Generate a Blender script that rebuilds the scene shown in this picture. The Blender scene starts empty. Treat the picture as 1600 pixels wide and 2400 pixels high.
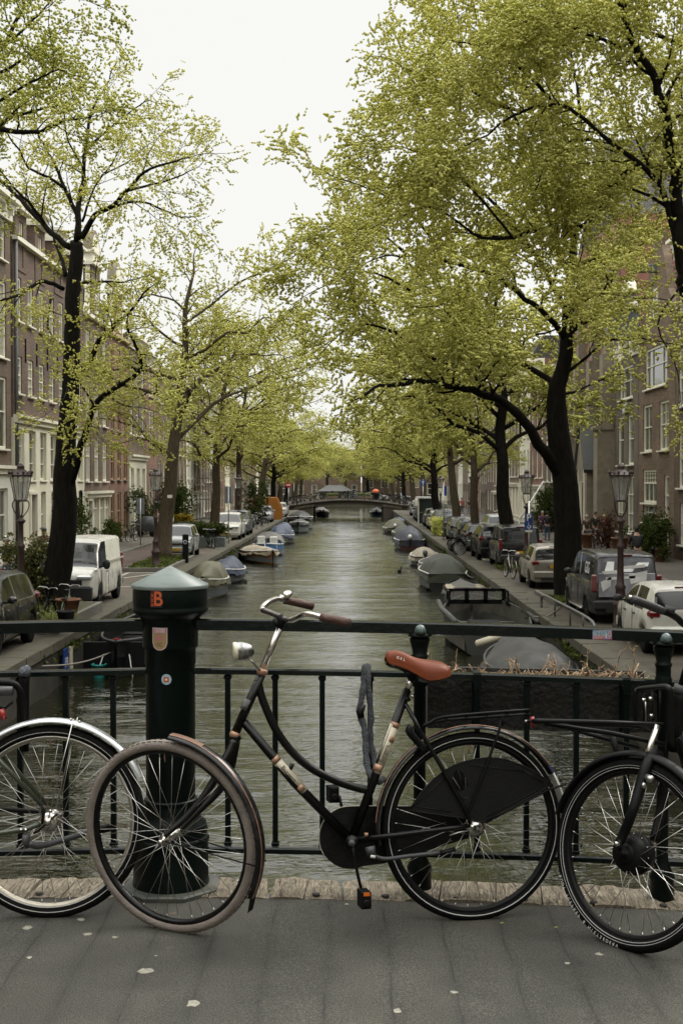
import bpy, math, random
import numpy as np
from mathutils import Vector, Matrix, Quaternion

# ------------------------------------------------------------------ camera, world, sun, exposure
scn = bpy.context.scene
COL = scn.collection
R = math.radians
CAMZ = 3.7
F = 2960.0
cam_d = bpy.data.cameras.new('camera')
cam = bpy.data.objects.new('camera', cam_d); COL.objects.link(cam)
cam_d.sensor_fit = 'VERTICAL'; cam_d.sensor_height = 36; cam_d.lens = 36 * F / 2400
cam_d.clip_start = 0.1; cam_d.clip_end = 4000
cam.location = (0, 0, CAMZ)
cam.rotation_euler = (R(90 - 1.39), 0, R(0.484))
scn.camera = cam
cam_d.dof.use_dof = True; cam_d.dof.focus_distance = 5.2; cam_d.dof.aperture_fstop = 20.0
CM = cam.rotation_euler.to_matrix()

world = bpy.data.worlds.new("World"); scn.world = world; world.use_nodes = True
nt = world.node_tree; nt.nodes.clear()
sky = nt.nodes.new('ShaderNodeTexSky'); sky.sky_type = 'NISHITA'; sky.sun_disc = False
sky.sun_elevation = R(44); sky.sun_rotation = R(48); sky.air_density = 1; sky.dust_density = 4
hs = nt.nodes.new('ShaderNodeHueSaturation'); hs.inputs['Saturation'].default_value = 0.1
nt.links.new(sky.outputs[0], hs.inputs['Color'])
mixc = nt.nodes.new('ShaderNodeMix'); mixc.data_type = 'RGBA'; mixc.inputs[0].default_value = 0.975   # cloud deck over the blue sky
nt.links.new(hs.outputs[0], mixc.inputs[6]); mixc.inputs[7].default_value = (6.95, 6.97, 6.75, 1)
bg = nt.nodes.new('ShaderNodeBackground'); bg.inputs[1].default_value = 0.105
# overcast luminance: even up to ~20 degrees, then boosted towards the unseen zenith to add top light
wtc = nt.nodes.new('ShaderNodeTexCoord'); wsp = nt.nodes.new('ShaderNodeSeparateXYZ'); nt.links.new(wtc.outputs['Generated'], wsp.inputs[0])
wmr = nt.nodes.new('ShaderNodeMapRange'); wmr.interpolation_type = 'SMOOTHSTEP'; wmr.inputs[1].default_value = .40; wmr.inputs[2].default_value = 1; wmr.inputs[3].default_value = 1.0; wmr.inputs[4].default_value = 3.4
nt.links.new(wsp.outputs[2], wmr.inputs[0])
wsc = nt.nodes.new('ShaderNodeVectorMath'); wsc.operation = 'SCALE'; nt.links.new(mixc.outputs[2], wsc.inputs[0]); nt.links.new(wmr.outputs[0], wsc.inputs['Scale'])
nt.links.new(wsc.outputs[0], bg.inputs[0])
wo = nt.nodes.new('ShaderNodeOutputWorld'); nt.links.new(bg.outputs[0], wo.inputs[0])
sl = bpy.data.lights.new('sun', 'SUN'); sl.energy = 1.5; sl.angle = R(22); sl.color = (1, 0.96, 0.88)
sun = bpy.data.objects.new('sun', sl); COL.objects.link(sun)
sun.rotation_euler = (R(46), 0, R(132))
scn.view_settings.view_transform = 'Standard'; scn.view_settings.look = 'None'
scn.view_settings.exposure = 0.38; scn.view_settings.gamma = 1
scn.cycles.max_bounces = 6; scn.cycles.diffuse_bounces = 3; scn.cycles.glossy_bounces = 3
scn.cycles.transparent_max_bounces = 8; scn.cycles.transmission_bounces = 3
scn.cycles.caustics_reflective = False; scn.cycles.caustics_refractive = False
scn.cycles.use_adaptive_sampling = True; scn.cycles.adaptive_threshold = 0.02

# ------------------------------------------------------------------ helpers
DK = 2.08            # bridge deck level at the crest; quay street = 0, water = -1.1
WZ = -1.1
rnd = random.Random(7)

def ray(px, py):
    return CM @ Vector(((px - 800) / F, -(py - 1200) / F, -1))
def W(px, py, Y):
    d = ray(px, py); return Vector((0, 0, CAMZ)) + d * (Y / d.y)
def WZp(px, py, z):
    d = ray(px, py); return Vector((0, 0, CAMZ)) + d * ((z - CAMZ) / d.z)

class MB:
    def __init__(s): s.v = []; s.f = []; s.m = []; s.s = []
    def add(s, vs, fs, m=0, sm=False, M=None):
        b = len(s.v)
        s.v += [tuple(M @ Vector(p)) for p in vs] if M is not None else [tuple(p) for p in vs]
        for f in fs: s.f.append(tuple(i + b for i in f)); s.m.append(m); s.s.append(sm)
        return s
    def box(s, c, d, m=0, M=None, bev=0):
        x, y, z = c; a, b, e = d[0] / 2, d[1] / 2, d[2] / 2
        if bev:
            r = bev; vs = []
            for dz, i in ((-e, r), (-e + r, 0), (e - r, 0), (e, r)):
                for sx, sy in ((-1, -1), (1, -1), (1, 1), (-1, 1)): vs.append((x + sx * (a - i), y + sy * (b - i), z + dz))
            fs = [(3, 2, 1, 0), (12, 13, 14, 15)]
            for k in range(3):
                for j in range(4): fs.append((k * 4 + j, k * 4 + (j + 1) % 4, k * 4 + 4 + (j + 1) % 4, k * 4 + 4 + j))
            return s.add(vs, fs, m, False, M)
        vs = [(x + i * a, y + j * b, z + k * e) for k in (-1, 1) for j in (-1, 1) for i in (-1, 1)]
        return s.add(vs, [(0, 2, 3, 1), (4, 5, 7, 6), (0, 1, 5, 4), (2, 6, 7, 3), (0, 4, 6, 2), (1, 3, 7, 5)], m, False, M)
    def bar(s, a, b, w, h=None, m=0, up=(0, 0, 1)):
        a, b = Vector(a), Vector(b); h = h or w; d = b - a; L = d.length
        if L < 1e-6: return s
        d /= L; u = Vector(up)
        if abs(d.dot(u)) > .98: u = Vector((0, 1, 0))
        x = d.cross(u).normalized(); z = x.cross(d)
        M = Matrix((x, d, z)).transposed().to_4x4(); M.translation = (a + b) / 2
        return s.box((0, 0, 0), (w, L, h), m, M)
    def tube(s, pts, r, n=8, m=0, closed=False, caps=True, sm=True, flat=1.0):
        pts = [Vector(p) for p in pts]; N = len(pts)
        rs = list(r) if hasattr(r, '__len__') else [r] * N
        vs = []; prev = None
        for i, p in enumerate(pts):
            if closed: t = pts[(i + 1) % N] - pts[i - 1]
            else: t = pts[min(i + 1, N - 1)] - pts[max(i - 1, 0)]
            t = t.normalized() if t.length > 1e-9 else Vector((0, 0, 1))
            if prev is None:
                u = Vector((0, 0, 1)) if abs(t.z) < .9 else Vector((1, 0, 0)); a = t.cross(u).normalized()
            else:
                a = prev - t * prev.dot(t); a = a.normalized() if a.length > 1e-6 else t.orthogonal().normalized()
            prev = a; b = t.cross(a)
            for k in range(n):
                q = 2 * math.pi * k / n; vs.append(p + (a * math.cos(q) + b * math.sin(q) * flat) * rs[i])
        fs = []
        for i in range(N if closed else N - 1):
            j = (i + 1) % N
            for k in range(n): fs.append((i * n + k, i * n + (k + 1) % n, j * n + (k + 1) % n, j * n + k))
        if caps and not closed: fs += [tuple(range(n))[::-1], tuple(range((N - 1) * n, N * n))]
        return s.add(vs, fs, m, sm)
    def lathe(s, prof, n=24, m=0, M=None, sm=True, capb=True, capt=True, sq=None):
        vs = []; fs = []
        for r, z in prof:
            for k in range(n):
                q = 2 * math.pi * (k + .5) / n; vs.append((r * math.cos(q), r * math.sin(q), z))
        for i in range(len(prof) - 1):
            for k in range(n): fs.append((i * n + k, i * n + (k + 1) % n, (i + 1) * n + (k + 1) % n, (i + 1) * n + k))
        s.add(vs, fs, m, sm, M)
        if capb: s.add(vs[:n], [tuple(range(n))[::-1]], m, False, M)
        if capt: s.add(vs[-n:], [tuple(range(n))], m, False, M)
        return s
    def prism(s, poly, M, d, m=0):          # poly in local xy, thickness d along z
        n = len(poly); vs = [(x, y, 0) for x, y in poly] + [(x, y, d) for x, y in poly]
        fs = [tuple(range(n))[::-1], tuple(range(n, 2 * n))] + [(k, (k + 1) % n, n + (k + 1) % n, n + k) for k in range(n)]
        return s.add(vs, fs, m, False, M)
    def ell(s, c, r, nu=12, nv=8, m=0, M=None, jit=0, rg=None):
        vs = []; fs = []
        for j in range(nv + 1):
            t = math.pi * j / nv
            for i in range(nu):
                q = 2 * math.pi * i / nu; k = 1 + (rg.uniform(-jit, jit) if rg else 0)
                vs.append((c[0] + r[0] * k * math.sin(t) * math.cos(q), c[1] + r[1] * k * math.sin(t) * math.sin(q), c[2] + r[2] * k * math.cos(t)))
        for j in range(nv):
            for i in range(nu): fs.append((j * nu + i, (j + 1) * nu + i, (j + 1) * nu + (i + 1) % nu, j * nu + (i + 1) % nu))
        return s.add(vs, fs, m, True, M)
    def grid(s, P, m=0, sm=True, wrap=False):      # P[i][j] points
        ni, nj = len(P), len(P[0]); fs = []
        for i in range(ni - 1):
            for j in range(nj if wrap else nj - 1):
                a, b = i * nj + j, i * nj + (j + 1) % nj; fs.append((a, b, b + nj, a + nj))
        return s.add([p for r_ in P for p in r_], fs, m, sm)
    def mesh(s, name, mats):
        me = bpy.data.meshes.new(name); me.from_pydata([tuple(p) for p in s.v], [], s.f)
        for x in (mats if isinstance(mats, (list, tuple)) else [mats]): me.materials.append(x)
        me.polygons.foreach_set('material_index', s.m); me.polygons.foreach_set('use_smooth', s.s)
        me.update(); return me
    def build(s, name, mats, parent=None, loc=None, rot=None):
        return mk(name, s.mesh(name, mats), parent, loc, rot)

def mk(name, data, parent=None, loc=None, rot=None, scale=None):
    o = bpy.data.objects.new(name, data); COL.objects.link(o)
    if parent is not None: o.parent = parent
    if loc is not None: o.location = loc
    if rot is not None: o.rotation_euler = rot
    if scale is not None: o.scale = scale
    return o
def tag(o, label=None, cat=None, group=None, kind=None):
    if label: o['label'] = label
    if cat: o['category'] = cat
    if group: o['group'] = group
    if kind: o['kind'] = kind
    return o
def thing(name, label, cat, loc=(0, 0, 0), rz=0, group=None, rot=None):
    o = mk(name, None, None, loc, rot or (0, 0, rz)); o.empty_display_size = .2
    return tag(o, label, cat, group)
def copy_tree(o, parent=None, kids=None):
    if kids is None:
        kids = {}
        for x in bpy.data.objects:
            if x.parent: kids.setdefault(x.parent.name, []).append(x)
    c = o.copy(); COL.objects.link(c); c.parent = parent
    for ch in kids.get(o.name, []): copy_tree(ch, c, kids)
    return c
def smooth_path(pts, n=4):
    pts = [Vector(p) for p in pts]; out = []
    for i in range(len(pts) - 1):
        p0 = pts[max(i - 1, 0)]; p1 = pts[i]; p2 = pts[i + 1]; p3 = pts[min(i + 2, len(pts) - 1)]
        for k in range(n):
            t = k / n
            out.append(.5 * ((2 * p1) + (p2 - p0) * t + (2 * p0 - 5 * p1 + 4 * p2 - p3) * t * t + (3 * p1 - p0 - 3 * p2 + p3) * t ** 3))
    out.append(pts[-1]); return out
def fr(o, ax, ay, az):          # frame matrix from origin and axes
    M = Matrix((Vector(ax), Vector(ay), Vector(az))).transposed().to_4x4(); M.translation = Vector(o); return M
def text_obj(name, txt, size, mat_, M, parent=None, ext=0.0, ax='CENTER', bold=False, sx=1.0):
    cu = bpy.data.curves.new(name, 'FONT'); cu.body = txt; cu.size = size; cu.extrude = ext; cu.align_x = ax; cu.align_y = 'CENTER'
    if bold: cu.offset = size * .018
    cu.materials.append(mat_)
    tmp = bpy.data.objects.new('tmp', cu); COL.objects.link(tmp)
    dg = bpy.context.evaluated_depsgraph_get()
    me = bpy.data.meshes.new_from_object(tmp.evaluated_get(dg)); bpy.data.objects.remove(tmp)
    me.transform(M @ Matrix.Diagonal((sx, 1, 1, 1)))
    me.name = name
    return mk(name, me, parent)

# ------------------------------------------------------------------ materials
def newmat(name):
    m = bpy.data.materials.new(name); m.use_nodes = True
    nt = m.node_tree; b = nt.nodes['Principled BSDF']; return m, nt, b
def nd(nt, t, **kw):
    n = nt.nodes.new(t)
    for k, v in kw.items():
        if k.startswith('i_'): n.inputs[int(k[2:])].default_value = v
        else: setattr(n, k, v)
    return n
_pm = {}
def pm(name, col, rough=.5, metal=0, var=.18, vs=3.0, bump=0.0, bs=40, coat=0, spec=.5, grime=0, gcol=(.03, .028, .02), gs=1.5, obj=True, stretch=None, trans=0):
    if name in _pm: return _pm[name]
    m, nt, b = newmat(name); L = nt.links.new
    tc = nd(nt, 'ShaderNodeTexCoord'); src = tc.outputs['Object']
    if stretch:
        mp = nd(nt, 'ShaderNodeMapping'); mp.inputs['Scale'].default_value = stretch; L(src, mp.inputs[0]); src = mp.outputs[0]
    n1 = nd(nt, 'ShaderNodeTexNoise'); n1.inputs['Scale'].default_value = vs; n1.inputs['Detail'].default_value = 6; L(src, n1.inputs['Vector'])
    mr = nd(nt, 'ShaderNodeMapRange'); mr.inputs[1].default_value = .3; mr.inputs[2].default_value = .7; mr.inputs[3].default_value = 1 - var; mr.inputs[4].default_value = 1 + var
    L(n1.outputs[0], mr.inputs[0])
    mx = nd(nt, 'ShaderNodeVectorMath', operation='SCALE'); mx.inputs[0].default_value = col; L(mr.outputs[0], mx.inputs['Scale'])
    out = mx.outputs[0]
    if grime:
        n2 = nd(nt, 'ShaderNodeTexNoise'); n2.inputs['Scale'].default_value = gs; n2.inputs['Detail'].default_value = 8; n2.inputs['Roughness'].default_value = .65; L(src, n2.inputs['Vector'])
        r2 = nd(nt, 'ShaderNodeMapRange'); r2.inputs[1].default_value = .48; r2.inputs[2].default_value = .68; r2.inputs[4].default_value = grime; L(n2.outputs[0], r2.inputs[0])
        mc = nd(nt, 'ShaderNodeMix', data_type='RGBA'); L(r2.outputs[0], mc.inputs[0]); L(out, mc.inputs[6]); mc.inputs[7].default_value = (*gcol, 1); out = mc.outputs[2]
    L(out, b.inputs['Base Color'])
    b.inputs['Metallic'].default_value = metal; b.inputs['Specular IOR Level'].default_value = spec
    rr = nd(nt, 'ShaderNodeMapRange'); rr.inputs[3].default_value = max(0, rough - .08); rr.inputs[4].default_value = min(1, rough + .08); L(n1.outputs[0], rr.inputs[0]); L(rr.outputs[0], b.inputs['Roughness'])
    if coat: b.inputs['Coat Weight'].default_value = coat; b.inputs['Coat Roughness'].default_value = .06
    if bump:
        n3 = nd(nt, 'ShaderNodeTexNoise'); n3.inputs['Scale'].default_value = bs; n3.inputs['Detail'].default_value = 5; L(src, n3.inputs['Vector'])
        bp = nd(nt, 'ShaderNodeBump'); bp.inputs['Strength'].default_value = min(1, bump); bp.inputs['Distance'].default_value = .02; L(n3.outputs[0], bp.inputs['Height']); L(bp.outputs[0], b.inputs['Normal'])
    _pm[name] = m; return m
def brick(name, c1, c2, mortar=(.22, .2, .17), bw=.3, bh=.1, ms=.016, var=.3, floor=False, bump=.5, vs=.5):
    if name in _pm: return _pm[name]
    m, nt, b = newmat(name); L = nt.links.new
    tc = nd(nt, 'ShaderNodeTexCoord'); sp = nd(nt, 'ShaderNodeSeparateXYZ'); L(tc.outputs['Object'], sp.inputs[0])
    cb = nd(nt, 'ShaderNodeCombineXYZ')
    if floor: L(sp.outputs[0], cb.inputs[0]); L(sp.outputs[1], cb.inputs[1])
    else:
        ad = nd(nt, 'ShaderNodeMath', operation='ADD'); L(sp.outputs[0], ad.inputs[0]); L(sp.outputs[1], ad.inputs[1]); L(ad.outputs[0], cb.inputs[0]); L(sp.outputs[2], cb.inputs[1])
    bt = nd(nt, 'ShaderNodeTexBrick'); bt.inputs['Scale'].default_value = 1; bt.inputs['Brick Width'].default_value = bw; bt.inputs['Row Height'].default_value = bh
    bt.inputs['Mortar Size'].default_value = ms; bt.inputs['Color1'].default_value = (*c1, 1); bt.inputs['Color2'].default_value = (*c2, 1); bt.inputs['Mortar'].default_value = (*mortar, 1)
    L(cb.outputs[0], bt.inputs['Vector'])
    n1 = nd(nt, 'ShaderNodeTexNoise'); n1.inputs['Scale'].default_value = vs; n1.inputs['Detail'].default_value = 8; n1.inputs['Roughness'].default_value = .6; L(tc.outputs['Object'], n1.inputs['Vector'])
    mr = nd(nt, 'ShaderNodeMapRange'); mr.inputs[1].default_value = .3; mr.inputs[2].default_value = .7; mr.inputs[3].default_value = 1 - var; mr.inputs[4].default_value = 1 + var; L(n1.outputs[0], mr.inputs[0])
    mx = nd(nt, 'ShaderNodeVectorMath', operation='SCALE'); L(bt.outputs[0], mx.inputs[0]); L(mr.outputs[0], mx.inputs['Scale']); L(mx.outputs[0], b.inputs['Base Color'])
    b.inputs['Roughness'].default_value = .85
    bp = nd(nt, 'ShaderNodeBump'); bp.inputs['Strength'].default_value = bump; bp.inputs['Distance'].default_value = .01; bp.invert = True; L(bt.outputs['Fac'], bp.inputs['Height']); L(bp.outputs[0], b.inputs['Normal'])
    _pm[name] = m; return m

IRON = pm('dark green painted iron', (.0022, .0055, .0045), .36, bump=.12, bs=60, var=.25, grime=.25, gcol=(.007, .009, .007), coat=.0, spec=.16)
IRONR = pm('dark green rail paint', (.0022, .0055, .0045), .17, bump=.06, bs=50, var=.3, grime=.4, gcol=(.02, .021, .015), gs=5, spec=.3)
BLKP = pm('glossy black bicycle enamel', (.003, .003, .003), .28, coat=.0, var=.3, vs=8, grime=.12, gcol=(.016, .014, .012), gs=9, spec=.28)
BLKM = pm('matt black paint', (.004, .004, .0045), .5, var=.2, vs=9, bump=.08, bs=200, spec=.18)
GREYP = pm('grey plastic', (.05, .051, .054), .5, bump=.1, bs=200)
RUB = pm('black tyre rubber', (.005, .005, .005), .75, bump=.4, bs=150, spec=.14)
TAUPE = pm('taupe tyre rubber', (.22, .188, .165), .8, var=.2, vs=14, bump=.3, bs=120, grime=.35, gcol=(.15, .12, .095), gs=10)
CHROME = pm('worn chrome', (.6, .58, .54), .2, 1, var=.2, vs=20, grime=.3, gcol=(.15, .1, .06), gs=12)
ALU = pm('aluminium', (.5, .49, .46), .34, 1, var=.15, vs=14)
SPK = pm('steel spoke', (.55, .54, .5), .3, 1)
WHITES = pm('reflective stripe', (.5, .5, .48), .4)
CREAM = pm('cream decal', (.55, .5, .38), .5, grime=.4, gcol=(.25, .18, .1), gs=30)
COPPER = pm('copper band', (.35, .2, .13), .4, .3, var=.3, vs=40)
SADL = pm('tan leather', (.15, .034, .011), .42, var=.25, vs=9, bump=.15, bs=220, grime=.4, gcol=(.13, .028, .012), gs=7, spec=.2)
GRIP = pm('brown leather grip', (.075, .035, .026), .6, bump=.3, bs=90, var=.3, vs=12)
RED = pm('red reflector', (.35, .02, .02), .25, coat=.5)
REDM = pm('matt red plastic', (.3, .035, .02), .5)
ORNG = pm('orange reflector', (.6, .13, .01), .3)
FABR = pm('grey woven sleeve', (.045, .048, .054), .85, bump=.8, bs=160, stretch=(1, 1, .3))
WHT = pm('white plastic', (.7, .7, .66), .45, grime=.3, gs=8, gcol=(.35, .28, .18))
WHTP = pm('white paint print', (.75, .75, .72), .5)
BLKT = pm('black print', (.01, .01, .01), .5)
# ------------------------------------------------------------------ setting: water, quays, streets
def water_mat():
    m, nt, b = newmat('canal water'); L = nt.links.new
    b.inputs['Base Color'].default_value = (.010, .011, .004, 1); b.inputs['Roughness'].default_value = .02; b.inputs['IOR'].default_value = 2.25
    b.inputs['Specular IOR Level'].default_value = .5
    tc = nd(nt, 'ShaderNodeTexCoord')
    def ns(scale, st, det, dist=0, rot=0):
        mp = nd(nt, 'ShaderNodeMapping'); mp.inputs['Scale'].default_value = st; mp.inputs['Rotation'].default_value = (0, 0, R(rot)); L(tc.outputs['Object'], mp.inputs[0])
        n = nd(nt, 'ShaderNodeTexNoise'); n.inputs['Scale'].default_value = scale; n.inputs['Detail'].default_value = det; n.inputs['Distortion'].default_value = dist; L(mp.outputs[0], n.inputs['Vector']); return n
    a = ns(4.2, (.36, 1, 1), 2, .3, 3); f = ns(11.0, (.5, 1, 1), 2, .3, 6)
    s1 = nd(nt, 'ShaderNodeMath', operation='MULTIPLY'); L(a.outputs[0], s1.inputs[0]); s1.inputs[1].default_value = .030
    s3 = nd(nt, 'ShaderNodeMath', operation='MULTIPLY_ADD'); L(f.outputs[0], s3.inputs[0]); s3.inputs[1].default_value = .010; L(s1.outputs[0], s3.inputs[2])
    bp = nd(nt, 'ShaderNodeBump'); bp.inputs['Distance'].default_value = 1.0; bp.inputs['Strength'].default_value = 1.0; L(s3.outputs[0], bp.inputs['Height']); L(bp.outputs[0], b.inputs['Normal'])
    return m
WATER = water_mat()
def waves():
    rs = np.random.RandomState(12); ys = np.concatenate([np.arange(5, 150, .14), np.arange(150, 236.2, .3)]); xs = np.arange(-7.3, 5.75, .34)
    X, Y = np.meshgrid(xs, ys); Z = np.zeros_like(X); n = 70; lam = .45 * (3.6 / .45) ** rs.rand(n)
    for l_ in lam:
        th = rs.normal(0, .26); k_ = 2 * np.pi / l_; a_ = .048 / k_ / np.sqrt(n / 2) * (1 if l_ < 2 else .8); Z += a_ * np.sin(k_ * (X * np.sin(th) + Y * np.cos(th)) + rs.rand() * 6.28)
    # patches of calmer and livelier water
    P_ = 1 + .35 * np.sin(X * .31 + Y * .11 + 1) * np.sin(Y * .057 + X * .2) + .2 * np.sin(Y * .23 - X * .4)
    Z *= P_; ny, nx = X.shape; v = np.stack([X, Y, Z], -1).reshape(-1, 3); i = np.arange((ny - 1) * nx).reshape(ny - 1, nx)[:, :-1].ravel(); q = np.stack([i, i + 1, i + nx + 1, i + nx], 1).astype(np.int32); M = len(q)
    me = bpy.data.meshes.new('canal_water'); me.vertices.add(len(v)); me.vertices.foreach_set('co', v.ravel()); me.loops.add(M * 4); me.loops.foreach_set('vertex_index', q.ravel()); me.polygons.add(M)
    me.polygons.foreach_set('loop_start', np.arange(0, M * 4, 4, dtype=np.int32)); me.polygons.foreach_set('loop_total', np.full(M, 4, dtype=np.int32)); me.polygons.foreach_set('use_smooth', np.ones(M, dtype=bool)); me.materials.append(WATER); me.update(calc_edges=True); return me
tag(mk('canal_water', waves(), loc=(0, 0, WZ)), kind='structure')
tag(MB().add([(-7.3, -200, 0), (5.7, -200, 0), (5.7, 5, 0), (-7.3, 5, 0)], [(0, 1, 2, 3)]).build('canal_water', WATER, loc=(0, 0, WZ)), kind='structure')

LX, RX = -6.8, 5.2
STONE = pm('quay coping stone', (.082, .073, .05), .85, var=.3, vs=2, bump=.5, bs=14, grime=.75, gcol=(.035, .035, .016), gs=2.2)
ROADL = brick('clay brick road', (.085, .05, .04), (.065, .043, .034), (.035, .028, .022), .2, .07, .006, floor=True, var=.3, vs=.4)
ROADR = brick('brown brick road', (.078, .06, .044), (.058, .046, .034), (.035, .03, .023), .2, .07, .006, floor=True, var=.35, vs=.35)
PAVE = brick('grey pavement slabs', (.10, .085, .066), (.075, .065, .05), (.04, .035, .028), .3, .3, .01, floor=True, var=.25, vs=.5)
PARK = brick('parking bay brick', (.09, .072, .05), (.068, .055, .04), (.04, .035, .025), .2, .1, .008, floor=True, var=.45, vs=.6)
QWALL = brick('mossy quay brickwork', (.03, .022, .013), (.02, .017, .009), (.03, .028, .02), .22, .065, .008, var=.6, vs=1.2)
KERB = pm('kerb stone', (.16, .15, .13), .85, var=.25, bump=.3, bs=20, grime=.5, gcol=(.08, .075, .05))
MOSS = pm('mossy verge soil', (.055, .05, .025), .95, var=.4, vs=5, bump=.8, bs=25, grime=.8, gcol=(.06, .075, .02), gs=3)

def sheet(name, x0, x1, y0, y1, z, mat_, nx=1, ny=1):
    mb = MB(); P = [[(x0 + (x1 - x0) * i / nx, y0 + (y1 - y0) * j / ny, z) for i in range(nx + 1)] for j in range(ny + 1)]
    mb.grid(P, 0, False); return tag(mb.build(name, mat_), kind='structure')
# soil slab under each bank, to the horizon
GR = pm('ground soil', (.09, .08, .06), .95)
sheet('ground', -1500, LX - .4, 5.6, 236, -.012, GR); sheet('ground', RX + .4, 1500, 5.6, 236, -.012, GR)
sheet('ground', -1500, 1500, 236, 3000, -.012, GR)
sheet('parking_strip', LX - 2.3, LX - .55, 6, 235, 0, PARK); sheet('road', LX - 4.9, LX - 2.3, 6, 235, .0, ROADL)
sheet('parking_strip', RX + .55, RX + 2.75, 6, 235, 0, PARK); sheet('road', RX + 2.75, RX + 6.2, 6, 235, .0, ROADR)
for (nm, x0, x1) in (('pavement', -15.2, LX - 4.98), ('pavement', RX + 6.28, 15.2)):
    mb = MB(); mb.box(((x0 + x1) / 2, 120, .04), (x1 - x0, 229, .12)); o = mb.build(nm, PAVE); tag(o, kind='structure')
for i, x in enumerate((LX - 4.94, RX + 6.24)):
    k = tag(mk('kerb', None), kind='structure')
    me = None
    for j in range(76):
        y = 26 + j * 1.6 + .8
        if me is None: me = MB().box((0, 0, 0), (.12, 1.58, .2), bev=.012).mesh('kerb_stone', KERB)
        mk('kerb_stone', me, k, (x, y, .03))
tag(MB().box((0, 236.3, -1.0), (80, .6, 2.2)).build('quay_wall', STONE), kind='structure')
# quay walls with coping stones
for sx, x in ((-1, LX), (1, RX)):
    q = tag(mk('quay_wall', None), kind='structure')
    mb = MB(); xx = x + sx * .045
    mb.box((xx + sx * .25, 120, -1.35), (.5, 229, 2.3)); mb.build('wall', QWALL, q)
    for v in range(3):
        pass
    ms_ = []
    for v in range(4):
        b_ = MB(); b_.box((0, 0, 0), (.62, 1.17, .24), bev=.018); m_ = b_.mesh('coping_stone', STONE); ms_.append(m_)
        for p in m_.vertices: p.co += Vector([rnd.uniform(-.008, .008) for _ in range(3)])
    y = 6.4
    for j in range(150):
        o = mk('coping_stone', ms_[j % 4], q, (x + sx * .29 + rnd.uniform(-.01, .01), y, -.1 + rnd.uniform(-.006, .006)), (rnd.uniform(-.006, .006), rnd.uniform(-.01, .01), 0)); y += 1.2
    mb = MB(); mb.box((x + sx * .29, 211, -.1), (.62, 49, .24)); o = mb.build('coping', STONE, q); o['kind'] = 'stuff'
# raised tree verges along the quay
def verge(name, x0, x1, y0, y1, z=.14):
    o = tag(mk(name, None), kind='structure')
    MB().box(((x0 + x1) / 2, (y0 + y1) / 2, z / 2), (x1 - x0 - .24, y1 - y0 - .24, z - .02)).build('soil', MOSS, o)
    m = MB(); 
    for (cx, cy, dx, dy) in (((x0 + x1) / 2, y0 + .06, x1 - x0, .12), ((x0 + x1) / 2, y1 - .06, x1 - x0, .12), (x0 + .06, (y0 + y1) / 2, .12, y1 - y0 - .24), (x1 - .06, (y0 + y1) / 2, .12, y1 - y0 - .24)):
        MB().box((cx, cy, z / 2), (dx, dy, z + .004), bev=.01).build('kerb_stone', KERB, o)
verge('tree_verge', -9.5, -7.05, 30.3, 35.6, .3); verge('tree_verge', LX - 2.6, LX - .75, 51.5, 60.5, .16)
verge('tree_verge', LX - 2.6, LX - .75, 74, 79.5, .16)
verge('tree_verge', RX + .8, RX + 2.4, 37.6, 41.6, .12); verge('tree_verge', RX + .8, RX + 2.9, 57.4, 58.6, .12)
# white parking markings on the left
LINE = pm('road marking paint', (.5, .48, .42), .8, grime=.6, gcol=(.2, .17, .13), gs=6)
mb = MB()
for a, b_ in (((-9.05, 44.2), (-9.05, 51.0)), ((-9.05, 44.2), (-7.6, 44.2)), ((-9.05, 47.4), (-7.6, 51.0)), ((-9.05, 51.0), (-7.5, 51.0))):
    mb.bar((a[0], a[1], .004), (b_[0], b_[1], .004), .1, .004)
tag(mb.build('road_marking', LINE), kind='structure')
MB().add([(11.55, 40, 0), (11.65, 40, 0), (11.65, 62, 0), (11.55, 62, 0)], [(0, 1, 2, 3)]).build('road_marking', LINE, loc=(-.3, 0, .004))['kind'] = 'structure'
tag(bpy.data.objects['road_marking.001'], kind='structure')

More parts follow.
